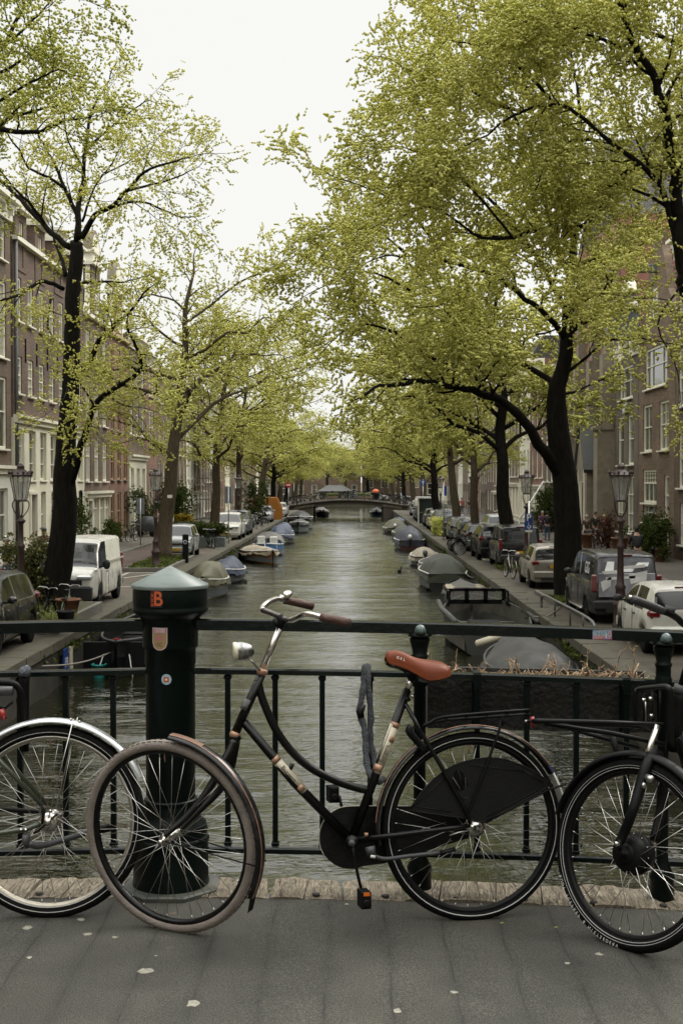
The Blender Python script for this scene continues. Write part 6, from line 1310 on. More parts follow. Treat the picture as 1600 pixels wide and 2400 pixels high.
MB().grid(P).build('tarpaulin', pm('black tarpaulin', (.02, .022, .022), .45, bump=.5, bs=6), cb)
for s in (-.4, .4): MB().lathe([(.22, -.03), (.22, .03)], 14, 0, fr((s, -.4, .22), (1, 0, 0), (0, 0, 1), (0, 1, 0))).build('wheel', RUB, cb)

# ------------------------------------------------------------------ generic parked bicycles
def tor(Rr, r, n=22, k=5): 
    m = MB(); m.tube([(Rr * math.cos(6.2832 * i / n), 0, Rr * math.sin(6.2832 * i / n)) for i in range(n)], r, k, closed=True); return m
def gen_bike(label, loc, rz, fm, group='bicycles parked along the canal', basket=False, lean=.08):
    o = thing('bicycle', label, 'bicycle', loc, group=group, rot=(lean, 0, rz))
    for x_ in (-.55, .55):
        w = mk('wheel', None, o, (x_, 0, .35)); tor(.33, .022).build('tyre', RUB, w); tor(.305, .010, 22, 4).build('rim', ALU, w); m = MB()
        for k in range(14): a = k * 2 * math.pi / 14; m.tube([(.02 * math.cos(a + 1), .02 * (-1) ** k, .02 * math.sin(a + 1)), (.3 * math.cos(a), 0, .3 * math.sin(a))], .0022, 3, caps=False)
        m.build('spokes', SPK, w)['kind'] = 'stuff'
        a0, a1 = (R(20), R(175)) if x_ < 0 else (R(5), R(120)); MB().tube([(.375 * math.cos(a0 + (a1 - a0) * k / 10), 0, .375 * math.sin(a0 + (a1 - a0) * k / 10)) for k in range(11)], .018, 4).build('mudguard', fm, w)
    m = MB(); m.tube([(-.08, 0, .3), (.42, 0, .78)], .016, 6); m.tube([(-.08, 0, .3), (-.2, 0, .82)], .015, 6); m.tube([(-.55, .04, .35), (-.17, 0, .7)], .009, 5); m.tube([(-.55, -.04, .35), (-.08, -.02, .3)], .009, 5); m.tube([(.40, 0, .86), (.1, 0, .48), (-.12, 0, .44)], .013, 6); m.tube([(.38, 0, .93), (.45, 0, .7), (.55, 0.04, .35)], .015, 6); m.build('frame', fm, o)
    MB().tube([(-.2, 0, .8), (-.22, 0, .92)], .012, 5).ell((-.22, 0, .95), (.13, .07, .035), 8, 5).build('saddle', BLKM, o)
    MB().tube([(.30, .27, 1.02), (.36, .22, 1.05), (.40, .06, 1.04), (.39, 0, 1.0), (.40, -.06, 1.04), (.36, -.22, 1.05), (.30, -.27, 1.02)], .012, 5).build('handlebar', ALU, o)
    MB().box((-.52, 0, .76), (.36, .12, .02)).build('carrier', BLKM, o)
    MB().lathe([(.1, -.01), (.1, .01)], 12, 0, fr((-.08, 0, .3), (1, 0, 0), (0, 0, 1), (0, 1, 0))).box((-.02, -.08, .2), (.09, .04, .02)).build('crank', BLKM, o)
    if basket: MB().lathe([(.13, 0), (.19, .25)], 4, 0, Matrix.Translation((.55, 0, .85)), sm=False, capt=False).build('basket', BLKM, o)
    return o
BLU = pm('light blue enamel', (.1, .2, .3), .3, coat=.5); GRNP = pm('green enamel', (.03, .08, .04), .3, coat=.5); REDP = pm('red enamel', (.25, .03, .02), .3, coat=.5)
pb = [gen_bike('black bicycle with basket standing by the long grass, left bicycle of the pair', (-7.75, 31.2, .0), R(80), BLKP, basket=True), gen_bike('dark bicycle with silver bars beside the pots, right bicycle of the pair', (-7.3, 32.0, .0), R(95), GRNP), gen_bike('pale bicycle with white front mudguard behind the beige hatchback', (6.0, 48.3, 0), R(98), CBG)]
kids2 = {}
for x in bpy.data.objects:
    if x.parent: kids2.setdefault(x.parent.name, []).append(x)
def cpb(k, loc, rz, lab, grp): 
    c = copy_tree(pb[k], None, kids2); c.location = loc; c.rotation_euler = (hr.uniform(-.12, .12), 0, rz); c['label'] = lab; c['group'] = grp; s = hr.uniform(.95, 1.03); c.scale = (s, s, s); return c
for i in range(7): cpb(i % 3, (5.85 + .12 * (i % 2), 63.0 + i * .55, 0), R(25 + hr.uniform(-25, 25)), 'bicycle packed in the dense stack beside the dark estate car', 'bicycle stack beside the dark estate')
for i in range(3): cpb(i, (LX - .9 - .2 * i, 69.4 + i * .6, 0), R(100 + hr.uniform(-20, 20)), 'dark bicycle leaning in the small heap before the white suv', 'bicycle heap before the white suv')
for i in range(9): cpb(i % 3, (LX - .7 - .25 * (i % 3), 91.5 + i * 1.7, 0), R(70 + hr.uniform(-40, 40)), 'bicycle in the loose row behind the grey suv on the left quay', 'bicycle row on the left quay')
for i in range(22):
    x = -8.6 + i * .78; 
    if abs(x + 2.6) < .5 or abs(x - 1.6) < .5: continue
    cpb(i % 3, (x, fbY + .55, max(.02, fz(x))), R(hr.choice((0, 180)) + hr.uniform(-25, 25)), 'bicycle parked against the far bridge railing', 'bicycles on the far bridge')
for i in range(8): cpb(i % 3, (-8.8 - i * .5, 158 + hr.uniform(-6, 3), 0), R(hr.uniform(0, 180)), 'bicycle in the crowd left of the far bridge', 'bicycles left of the far bridge')
for i in range(8): cpb(i % 3, (7.2 + i * .55, 158 + hr.uniform(-6, 3), 0), R(hr.uniform(0, 180)), 'bicycle in the crowd right of the far bridge', 'bicycles right of the far bridge')
cpb(2, (12.9, 66.8, .1), R(95), 'bicycle leaning at the narrow grey-brown house front', 'bicycles at the right house fronts'); cpb(0, (12.7, 71.6, .1), R(80), 'bicycle standing behind the walking group by the church', 'bicycles at the right house fronts')
cpb(1, (12.5, 84, .1), R(60), 'bicycle by the church corner behind the big elm', 'bicycles at the right house fronts')
gen_bike('bicycle parked by the low bush in front of the cream shutters', (-13.2, 75.5, .1), R(75), BLKP)
oo = thing('covered_cargo_bicycle', 'cargo bicycle with bright orange rain cover on the far bridge', 'cargo bicycle', (3.05, fbY + .9, fz(3)))
MB().ell((0, 0, 1.2), (.42, .36, .32), 12, 8).build('orange_cover', pm('orange rain cover', (.65, .14, .05), .6), oo); MB().box((0, 0, .62), (.95, .6, .75), bev=.05).build('cargo_box', BLKM, oo); 
for x_ in (-.6, .6): w = tor(.25, .03).build('wheel', RUB, oo, (x_, 0, .28))

# ------------------------------------------------------------------ boats
def hull_pts(L, B, D, n=16, bow=.9, stern=.75, sheer=.15):
    rings = []
    for i in range(n + 1):
        u = i / n; s = -L / 2 + L * u
        w = B / 2 * (stern + (1 - stern) * min(1, u / .35)) if u < .35 else B / 2 * max(.04, (1 - ((u - .35) / .65) ** 2.4) ** .75)
        h = D + sheer * (max(0, u - .4) / .6) ** 2; rings.append((s, w, h))
    return rings
def boat(label, x, y, rz, L, B, hullm, cover=None, ch=.5, deckm=None, motor=True, D=.55, kind='tarp', name='moored_boat', gun=None):
    o = thing(name, label, 'boat', (x, y, WZ), rz, 'boats moored along the quays'); rg = random.Random(hash(label) % 999 if False else int(x * 7 + y * 13))
    R_ = hull_pts(L, B, D); m = MB(); sec = lambda s, w, h: [(s, -w * .55, -.12), (s, -w * .88, .06), (s, -w * .98, h * .6), (s, -w, h), (s, w, h), (s, w * .98, h * .6), (s, w * .88, .06), (s, w * .55, -.12)]
    G = [sec(*r) for r in R_]
    m.grid([[g[3], g[2], g[1], g[0], g[7], g[6], g[5], g[4]] for g in G], 0, True); m.add(G[0], [(0, 1, 2, 3, 4, 5, 6, 7)]); m.build('hull', hullm, o)
    for s in (1, -1): MB().tube([(r[0], s * (r[1] - .005), r[2] + .01) for r in R_], .035, 5).build('gunwale', gun or WHT, o)
    m = MB(); m.grid([[(r[0], -r[1] * .9, .12), (r[0], r[1] * .9, .12)] for r in R_], 0, False); m.grid([[(r[0], s * r[1] * .96, z_) for r in R_] for s, z_ in ((1, .12),)] + [[(r[0], r[1] * .97, r[2]) for r in R_]], 0, False); m.grid([[(r[0], -r[1] * .97, r[2]) for r in R_], [(r[0], -r[1] * .96, .12) for r in R_]], 0, False); m.build('floor', deckm or GREYF, o)
    if kind == 'tarp':
        P = []; from mathutils import noise as nz; H2 = hull_pts(L, B, D, 34); sd_ = x * 3.1 + y
        for i, (s, w, h) in enumerate(H2):
            u = i / len(H2); env = min(1, u / .12) ** .5 * (1 if u < .62 else max(0, (1 - u) / .38) ** .8); sup = .78 + .22 * abs(math.cos(u * 9.5 + sd_)) ; hump = ch * .85 * env * sup; row = []
            for k in range(19):
                v = -1 + k / 9; sag = (1 - abs(v) ** 2.1); edge = abs(v) ** 6; fold = nz.noise(Vector((s * 1.6, v * 2.2, sd_))) * .11 + nz.noise(Vector((s * 5 + sd_, v * 3, 2))) * .035; pl = .04 * math.sin(s * 9 + sd_) * edge
                row.append((s, v * (w + .085 + pl * .5), h - .14 - .13 * edge * (.5 + .5 * math.sin(s * 2.3 + sd_)) + (.16 + hump) * sag + fold * (1 - edge * .6) * min(1, ch + .3) + pl))
            P.append(row)
        MB().grid(P).build('tarpaulin', cover, o)
        P0 = P[0]; MB().add(P0 + [(P0[0][0] - .01, P0[0][1], P0[0][2] - .1), (P0[0][0] - .01, P0[-1][1], P0[-1][2] - .1)], [tuple(list(range(19))[::-1] + [19, 20])]).build('tarpaulin_end', cover, o)
    else:
        for s in (-L * .2, L * .12): MB().box((s, 0, .38), (.3, B * .86, .05)).build('thwart', deckm or WHT, o)
    if motor:
        mo = mk('outboard_motor', None, o, (-L / 2 - .12, .1, D)); MB().ell((0, 0, .22), (.2, .15, .2), 10, 8).build('motor_cowl', GREYF if motor is True else motor, mo); MB().box((0, 0, -.2), (.1, .07, .6)).build('motor_leg', BLKM, mo)
    return o
def tarpm(n, c): return pm(n, c, .6, var=.25, vs=1.5, bump=.9, bs=4.5, grime=.5, gcol=tuple(v * .45 for v in c), gs=2)
BLKH = pm('black boat hull', (.012, .012, .012), .35, coat=.3, grime=.4); WH = pm('white boat hull', (.36, .34, .28), .4, grime=.5, gcol=(.3, .22, .12), gs=3); MAR = pm('maroon boat hull', (.05, .015, .015), .35, coat=.4); NAV = pm('navy boat hull', (.02, .04, .10), .35, coat=.4); GRH = pm('grey steel hull', (.055, .057, .05), .5, grime=.6, gcol=(.05, .045, .035), gs=3); WOODB = pm('varnished wood hull', (.32, .15, .06), .35, coat=.5, var=.3, vs=4, stretch=(1, 1, 8)); BLUB = pm('bright blue boat paint', (.05, .17, .40), .4)
T1 = tarpm('grey green tarpaulin', (.04, .046, .03)); T2 = tarpm('olive canvas', (.11, .105, .06)); T3 = tarpm('blue grey canvas', (.045, .06, .1)); T4 = tarpm('slate canvas', (.03, .034, .048)); T5 = tarpm('sand canvas', (.34, .29, .21)); T6 = tarpm('mid grey tarpaulin', (.055, .055, .05)); T7 = tarpm('brown grey canvas', (.085, .08, .068))
q = R(90)
boat('black boat under a bulky grey-green tarpaulin in front of the stacked bicycles', 4.15, 58.5, q, 6.6, 2.2, BLKH, T1, .8, motor=False, D=.75)
bt2 = boat('small black boat with cream foredeck and purple cloth over its stern', 4.45, 50.0, q, 4.4, 1.7, BLKH, T7, .12, motor=False, D=.6, gun=BLKM); MB().grid([[(-2.25 + .04 * math.sin(j * 2 + k), -.6 + k * .12, .78 - j * .13) for k in range(11)] for j in range(6)]).build('purple_cloth', pm('faded purple cloth', (.16, .11, .13), .9), bt2); MB().grid([[(s, v * (.78 - .12 * max(0, s)), .66) for v in (-1, -.3, .3, 1)] for s in (-1.9, -.8, 0, 1.0)], 0, False).build('foredeck', T5, bt2)
sb_ = boat('open grey steel workboat with black wheelhouse frame and three windows', 4.0, 38.6, q, 7.6, 2.5, GRH, None, kind='open', motor=False, D=.85, deckm=pm('dusty grey floor', (.10, .095, .075), .8, var=.3, grime=.5), gun=GRH)
wh = mk('wheelhouse', None, sb_, (2.2, 0, .85)); wh.scale = (.8, .85, .72)
m = MB(); 
m.box((0, 0, .62), (.06, 2.2, .12)); m.box((0, 0, .08), (.06, 2.2, .2))
for yy in (-1.05, -.36, .36, 1.05): m.box((0, yy, .35), (.06, .16, .66))
for s in (1, -1): m.box((-.5, s * 1.1, .62), (1.0, .06, .1)); m.box((-.5, s * 1.1, .1), (1.0, .06, .2)); m.box((-.98, s * 1.1, .35), (.08, .06, .6))
m.build('window_frame', BLKM, wh)
for yy in (-.7, 0, .7): MB().box((0, yy, .36), (.02, .54, .42)).build('window', LGLASS, wh)
for (x_, y_, w_, l_, h_) in ((-.6, 0, 1.0, 1.2, .45), (-2.2, .4, .8, .7, .3)): MB().box((x_, y_, .12 + h_ / 2), (l_, w_, h_), bev=.04).build('engine_box', BLKM if x_ > -1 else GREYF, sb_)
m = MB(); m.tube([(-3.6, -1.15, .9), (0, -1.27, .9), (1.8, -1.24, .95)], .09, 6); m.tube([(-3.6, 1.15, .9), (0, 1.27, .9), (1.8, 1.24, .95)], .09, 6); m.build('side_deck', GRH, sb_)
boat('grey tarpaulin boat lying just beyond the railing planter', 4.2, 30.3, q, 5.6, 2.1, GRH, T6, .62, motor=False, D=.5, gun=T6)
fn = thing('fender', 'cream cylindrical fender hanging by the grey tarpaulin boat', 'fender', W(1145, 1500, 33)); MB().tube([(-.35, 0, -.12), (-.3, 0, -.1), (.3, 0, .1), (.35, 0, .12)], [.05, .1, .1, .05], 10).build('fender_body', CREAM, fn)
boat('small black boat with sand-coloured canvas and grey outboard', 4.2, 73.5, q, 4.6, 1.7, BLKH, T5, .45)
boat('small black dinghy with pale outboard between the sand and green covers', 4.3, 66.5, q, 4.0, 1.6, BLKH, T7, .2, motor=WHT)
boat('maroon boat under a tall slate-blue canopy on the right', 4.1, 91, q, 6.5, 2.2, MAR, T4, .95, motor=WHT, D=.7)
boat('pale green covered boat before the right bridge pier', 4.3, 107, q, 5, 1.9, WH, T1, .55)
boat('boat with blue and olive cover nearest the right bridge pier', 4.0, 118, q, 6, 2.3, BLKH, T2, .9, motor=WHT)
boat('boat with light blue tarpaulin behind the olive one at the right pier', 4.6, 126, q, 5, 2.0, BLKH, T3, .8)
boat('cream boat with olive canvas hood behind the big bridge post', -6.0, 53.0, -q, 4.4, 1.5, WH, T2, .85, motor=False, D=.7)
boat('boat with blue cover further behind the big bridge post', -6.0, 61, -q, 4.5, 1.6, NAV, T3, .6, motor=False)
wb = boat('varnished wooden sloop with folded sand canvas on the left side', -5.5, 75.5, R(-70), 5.4, 1.9, WOODB, T5, .28, D=.65, motor=False)
bb = boat('blue and white open boat with white seats behind the wooden sloop', -5.5, 82.5, -q, 5.4, 2.0, BLUB, None, kind='open', motor=True, D=.7)
for (x_, y_) in ((.6, -.4), (1.4, .45)): MB().box((x_, y_, .55), (.5, .5, .45), bev=.08).box((x_ - .2, y_, .95), (.12, .5, .6), bev=.05).build('seat', WHT, bb)
MB().grid([[(-2.0 + .35 * i, v * (1.05), .75 + .75 * math.sqrt(max(0, 1 - v * v)) * math.sin(math.pi * (i + 1) / 7)) for v in (-1, -.8, -.4, 0, .4, .8, 1)] for i in range(6)]).build('canvas_hood', T7, bb)
boat('white-hulled boat under blue-grey canvas on the left side', -5.6, 98.5, -q, 5.8, 2.1, WH, T3, .95, D=.6, motor=False)
boat('small navy boat with pointed blue-grey cover on the left side', -5.9, 108, -q, 4.4, 1.7, NAV, T3, .85, motor=False)
boat('grey boat with white top before the left bridge pier', -5.0, 119, -q, 4.6, 1.8, GRH, T6, .35, D=.9, motor=False)
boat('large black boat against the left bridge pier', -5.3, 128, -q, 8, 2.6, BLKH, tarpm('black canvas', (.02, .02, .02)), .6, D=1.2, motor=False)
boat('dark boat with red trim seen under the far bridge on the left', -4.4, 178, -q, 6, 2.0, BLKH, T7, .5, D=.7)
boat('small white motorboat under the left side of the far bridge', -4.0, 171, -q, 4, 1.7, WH, T6, .2, D=.6)
boat('blue boat with white windscreen under the right side of the far bridge', 3.4, 176, q, 5, 1.9, BLUB, T6, .6, D=.6)
# barge with bicycles at the lower left
ba = boat('dark flat barge carrying old bicycles, partly hidden by the big bridge post', -5.75, 34.8, -q, 8.4, 2.0, BLKH, None, kind='open', motor=False, D=.75, deckm=BLKM, gun=GREYP)
for i, (x_, y_, z_, a) in enumerate(((-4.6, 0, 0, 0), (-4.9, 1.3, 0, .4))): cpb(0, (-5.8 + .3 * i, 36.8 - 2.6 * i, WZ + .14), R(80 + 30 * i), 'bicycle lying on the dark barge, %s one' % ('far' if i == 0 else 'near'), 'bicycles on the barge')
for x_ in (3.7, 2.9): MB().box((x_, -.2, .8), (.04, .2, .045)).build('red_reflector', RED, ba)
for s in (.4, -.5): MB().tube([(4.1, s, 0), (3.9, s * .7, .55)], .014, 6).build('boat_pole', WHT, ba)
MB().box((3.85, 0, .5), (.1, 1.7, .7)).build('stern_panel', BLKM, ba)
p = W(232, 1538, 30.8); bu = thing('bucket', 'teal plastic bucket floating beside the dark barge', 'bucket', (p.x, p.y, WZ - .05)); MB().lathe([(.13, 0), (.17, .34), (.19, .34), (.19, .38), (.165, .38), (.16, .34)], 20).build('bucket_body', pm('teal plastic', (.03, .30, .28), .4), bu)
hn = thing('house_number_sign', 'blue and white sign plate fixed to the left quay wall', 'sign', (LX + .06, 29.6, -.55)); MB().box((0, 0, 0), (.03, .45, .62)).build('plate', BLUE, hn); text_obj('number', '19', .32, WHTP, fr((.02, 0, -.02), (0, 1, 0), (0, 0, 1), (1, 0, 0)), hn, bold=True); MB().box((.0, .55, .0), (.03, .34, .6)).build('white_plate', CREAM, hn)
# mooring lines
ROPE = pm('grey rope', (.22, .2, .17), .9)
for lab, a, b, sag in (('rope from the grey-green covered boat to the quay', (5.0, 55.4, -.35), (5.35, 52.5, .03), .25), ('rope from the purple-cloth boat to the quay', (4.2, 47.9, -.4), (5.4, 46.0, .03), .2), ('crossed rope from the steel workboat to the quay', (4.9, 41.5, -.15), (5.45, 39.4, .05), .2), ('rope over the rail beside the grey van', (5.1, 35.5, -.1), (5.6, 33.2, .5), .15), ('thin line along the left quay wall to the barge', (-6.7, 27.2, -.3), (-5.9, 31.0, -.5), .1), ('rope from the wooden sloop to the left quay', (-5.8, 73.2, -.4), (-6.9, 71.5, .03), .25)):
    a, b = Vector(a), Vector(b); o = thing('mooring_rope', lab, 'rope', a); MB().tube([(b - a) * (k / 8) - Vector((0, 0, sag * math.sin(math.pi * k / 8))) for k in range(9)], .022, 5).build('rope', ROPE, o)
for i, (px, py, lab) in enumerate(((937, 1341, 'dark duck swimming in the middle of the canal'), (1002, 1382, 'dark duck swimming by the grey-green covered boat'), (1155, 1378, 'duck near the quay between the two black boats'))[:2]):
    p = WZp(px, py, WZ); d = thing('duck', lab, 'duck', (p.x, p.y, WZ + .04), R(70 + 200 * i)); DK_ = pm('dark duck plumage', (.03, .025, .02), .7, var=.4)
    m = MB(); m.tube(smooth_path([(-.24, 0, .10), (-.15, 0, .05), (0, 0, .03), (.13, 0, .04), (.17, 0, .13), (.19, 0, .21), (.25, 0, .23)], 3), [.015, .05, .08, .10, .11, .105, .09, .075, .06, .045, .038, .036, .035, .04, .045, .046, .045, .035, .02][:19], 10); m.build('body', DK_, d); MB().tube([(.26, 0, .225), (.32, 0, .215)], [.015, .008], 6).build('bill', OCH, d)

# ------------------------------------------------------------------ people
def skin(name, V, E, rad, mat_, parent, lv=1):
    me = bpy.data.meshes.new(name); me.from_pydata([tuple(v) for v in V], E, []); me.materials.append(mat_); o = mk(name, me, parent)
    md = o.modifiers.new('skin', 'SKIN'); md.use_smooth_shade = True
    sv = me.skin_vertices[0] if me.skin_vertices else None
    if sv is None: return o
    for i, r_ in enumerate(rad): sv.data[i].radius = r_ if hasattr(r_, '__len__') else (r_, r_)
    sv.data[0].use_root = True
    ss = o.modifiers.new('sub', 'SUBSURF'); ss.levels = lv; ss.render_levels = lv; return o
SK = pm('skin', (.42, .25, .17), .6); JEAN = pm('blue denim', (.06, .09, .15), .9); 
def cloth(n, c): return pm(n, c, .85, var=.2, vs=6, bump=.3, bs=20)
CB = cloth('black cloth', (.012, .012, .013)); CBR = cloth('brown coat cloth', (.06, .045, .03)); CBE = cloth('beige cloth', (.35, .26, .16)); CWH = cloth('white cloth', (.6, .58, .52)); CPK = cloth('coral pink cloth', (.50, .14, .12)); CPU = cloth('purple cloth', (.09, .03, .06)); CRD = cloth('red cloth', (.30, .02, .02)); CBU = cloth('blue cloth', (.05, .07, .18)); CTR = cloth('dark trousers', (.02, .022, .03))
def person(label, loc, rz, top, legs, hair, h=1.72, pose='walk', hat=None, shoe=BLKM, bag=None, coat=False, ride=None, group=None):
    t = thing('person', label, 'person', loc, rz, group); s = h / 1.75; t.scale = (s, s, s)
    # local: facing +x
    ph = {'walk': ((.22, .0), (-.18, .06)), 'stand': ((.02, 0), (-.02, 0)), 'walk2': ((-.2, .05), (.2, .0))}
    if pose in ('ride', 'sit'):
        hip = Vector((-.1, 0, .98)); kn = [Vector((.25, .11, .86)), Vector((.15, -.11, .66))]; ft = [Vector((.12, .12, .5)), Vector((-.02, -.12, .26))]; sh = Vector((.06, 0, 1.50)); hd = Vector((.13, 0, 1.72)); el = [Vector((.24, .24, 1.28)), Vector((.24, -.24, 1.28))]; ha = [Vector((.44, .22, 1.16)), Vector((.44, -.22, 1.16))]
        if pose == 'sit': hip.z = .5; kn = [Vector((.35, .12, .52)), Vector((.35, -.12, .52))]; ft = [Vector((.38, .12, .08)), Vector((.38, -.12, .08))]; sh = Vector((-.05, 0, 1.02)); hd = Vector((0, 0, 1.24)); el = [Vector((.1, .24, .8)), Vector((.1, -.24, .8))]; ha = [Vector((.3, .12, .7)), Vector((.3, -.12, .7))]
    else:
        (a, az), (b, bz) = ph[pose]; hip = Vector((0, 0, .93)); kn = [Vector((a * .6 + .05, .10, .50)), Vector((b * .45 + .05, -.10, .50))]; ft = [Vector((a, .11, .07 + az)), Vector((b, -.11, .07 + bz))]; sh = Vector((.0, 0, 1.43)); hd = Vector((.03, 0, 1.64)); el = [Vector((-a * .35 - .02, .26, 1.15)), Vector((-b * .35 - .02, -.26, 1.15))]; ha = [Vector((.06 - a * .5, .26, .90)), Vector((.06 - b * .5, -.26, .90))]
    nk = sh + Vector((.01, 0, .08)); mid = (hip + sh) / 2
    V = [hip, mid, sh, nk, hd - Vector((0, 0, .03)), hd + Vector((0, 0, .07))]; E = [(0, 1), (1, 2), (2, 3), (3, 4), (4, 5)]; Rd = [(.13, .10), (.13, .095), (.14, .10), .055, .085, .075]
    for k in (0, 1):
        y = 1 if k == 0 else -1; b0 = len(V); V += [hip + Vector((0, y * .09, -.06)), kn[k], ft[k] + Vector((0, 0, .04)), ft[k] + Vector((.13, 0, -.01))]; E += [(0, b0), (b0, b0 + 1), (b0 + 1, b0 + 2), (b0 + 2, b0 + 3)]; Rd += [.085, .058, .042, .035]
        b0 = len(V); V += [sh + Vector((0, y * .17, -.02)), el[k], ha[k], ha[k] + (ha[k] - el[k]).normalized() * .09]; E += [(2, b0), (b0, b0 + 1), (b0 + 1, b0 + 2), (b0 + 2, b0 + 3)]; Rd += [.055, .042, .032, .03]
    skin('body', V, E, Rd, SK, t)
    # jacket
    V = [hip + Vector((0, 0, -.02 if not coat else -.28)), mid, sh, nk]; E = [(0, 1), (1, 2), (2, 3)]; Rd = [(.17, .135), (.165, .13), (.165, .12), .065]
    for k in (0, 1):
        y = 1 if k == 0 else -1; b0 = len(V); V += [sh + Vector((0, y * .175, -.02)), el[k], ha[k]]; E += [(2, b0), (b0, b0 + 1), (b0 + 1, b0 + 2)]; Rd += [.075, .06, .048]
    skin('jacket', V, E, Rd, top, t)
    V = [hip + Vector((0, 0, .04))]; E = []; Rd = [(.15, .12)]
    for k in (0, 1):
        y = 1 if k == 0 else -1; b0 = len(V); V += [hip + Vector((0, y * .09, -.08)), kn[k], ft[k] + Vector((0, 0, .06))]; E += [(0, b0), (b0, b0 + 1), (b0 + 1, b0 + 2)]; Rd += [.10, .075, .062]
        sh_ = MB(); sh_.ell(tuple(ft[k] + Vector((.07, 0, -.02))), (.14, .05, .05), 8, 6); sh_.build('shoe', shoe, t)
    skin('trousers', V, E, Rd, legs, t)
    hh = MB(); hh.ell(tuple(hd + Vector((-.02, 0, .055))), (.10, .092, .10), 12, 8); hh.ell(tuple(hd + Vector((-.055, 0, -.01))), (.06, .08, .10), 10, 6); hh.build('hair', hair, t)
    fc = MB(); fc.ell(tuple(hd + Vector((.095, 0, 0))), (.02, .014, .02), 6, 4); fc.build('nose', SK, t)
    ey = MB(); [ey.ell(tuple(hd + Vector((.086, s_ * .032, .028))), (.008, .012, .008), 6, 4) for s_ in (1, -1)]; ey.build('eyes', BLKT, t)
    for s_ in (1, -1): MB().ell(tuple(hd + Vector((0, s_ * .088, .0))), (.02, .012, .03), 6, 4).build('ear', SK, t)
    if hat: MB().ell(tuple(hd + Vector((0, 0, .085))), (.13, .11, .095), 12, 8).build('helmet', hat, t)
    if bag: b_ = MB(); b_.box((.1, .24, .95), (.28, .12, .26), bev=.03); b_.tube([(.1, .24, 1.08), (.02, .12, 1.3), (0, -.12, 1.45)], .012, 4); b_.build('shoulder_bag', bag, t)
    if ride is not None:
        bk = copy_tree(pb[ride], None, kids2); bk.location = loc; bk.rotation_euler = (0, 0, rz); bk['group'] = 'bicycles being ridden'; bk['label'] = 'bicycle ridden by the ' + label.replace('person', 'rider')[:0] + {0: 'rider in the black jacket on the right road', 1: 'brown-jacketed rider behind the leaning elm', 2: 'white-helmeted rider at the left edge'}[ride]
        if ride == 2 or True: bk.scale = (1, 1, 1)
    return t
HG = pm('grey hair', (.4, .38, .34), .7); HB = pm('brown hair', (.06, .035, .02), .7); HK = pm('dark hair', (.015, .012, .01), .7); HY = pm('blonde hair', (.4, .28, .13), .7)
person('white-haired person in brown coat and jeans walking by the church', (13.0, 70.2, .1), R(-90), CBR, JEAN, HG, 1.72, 'walk')
person('woman in open black coat with shoulder bag walking by the church', (13.85, 69.6, .1), R(-95), CB, JEAN, HY, 1.74, 'walk2', bag=pm('brown leather bag', (.09, .05, .035), .5), coat=True)
person('man in dark jacket walking close behind the woman with the bag', (13.75, 71.6, .1), R(-90), CB, CTR, HB, 1.86, 'walk')
person('person in black riding a bicycle away from the camera on the right road', (11.25, 50.0, 0), R(88), CB, CTR, HK, 1.8, 'ride', ride=0)
person('person in purple jacket seated before the white diagonal handrail', (11.95, 79.5, .5), R(-100), CPU, CTR, HG, 1.7, 'sit')
person('person in dark jacket on the pavement beside the seated person in purple', (11.9, 77.2, .1), R(80), CB, JEAN, HK, 1.75, 'stand')
person('person in coral pink jacket, leftmost of the distant standing trio', (12.2, 141, .1), R(-80), CPK, CTR, HK, 1.75, 'stand')
person('person in black top and pale jeans, middle of the distant trio', (12.9, 140, .1), R(-100), CB, cloth('pale denim', (.18, .22, .28)), HK, 1.68, 'stand')
person('person in white shirt and dark vest, rightmost of the distant trio', (13.5, 139, .1), R(-90), CWH, CBE, HY, 1.76, 'stand')
person('person in blue crouching near the steps behind the silver car', (11.6, 101, .1), R(-90), CBU, CTR, HG, 1.65, 'sit')
person('woman in beige jacket and light jeans walking on the left pavement', (-12.85, 83.2, .1), R(-92), CBE, cloth('light denim', (.16, .22, .30)), HB, 1.72, 'walk', shoe=CWH)
person('woman in white jacket and black trousers walking by the pale-tagged elm', (-12.35, 85.4, .1), R(-88), CWH, CB, HB, 1.7, 'walk2')
person('person in red jacket standing far along the left house fronts', (-12.0, 150, .1), R(-60), CRD, CTR, HK, 1.75, 'stand')
person('cyclist with white helmet and dark jacket at the left edge', (-11.35, 41.5, 0), R(-88), cloth('dark green jacket', (.02, .025, .018)), JEAN, HB, 1.78, 'ride', hat=WHT, ride=2)
person('cyclist in brown jacket and dark helmet behind the leaning elm', (-11.85, 48.6, 0), R(-88), cloth('rust brown jacket', (.12, .075, .05)), JEAN, HB, 1.8, 'ride', hat=GREYP, ride=1)
# white diagonal handrail by the steps
hrl = thing('stair_handrail', 'white diagonal handrail on steps left of the church', 'handrail', (13.0, 90, .1)); MB().tube([(-1.4, -2, .9), (.6, 0, 3.6)], .06, 6).tube([(-1.4, -2, .9), (-1.4, -2, 0)], .04, 6).build('rail', WHT, hrl)
for i in range(7): MB().box((.9, 1.2, .12 + i * .2), (2.2 - .05, 2.2 - i * .3, .2)).build('step', SAND, hrl)
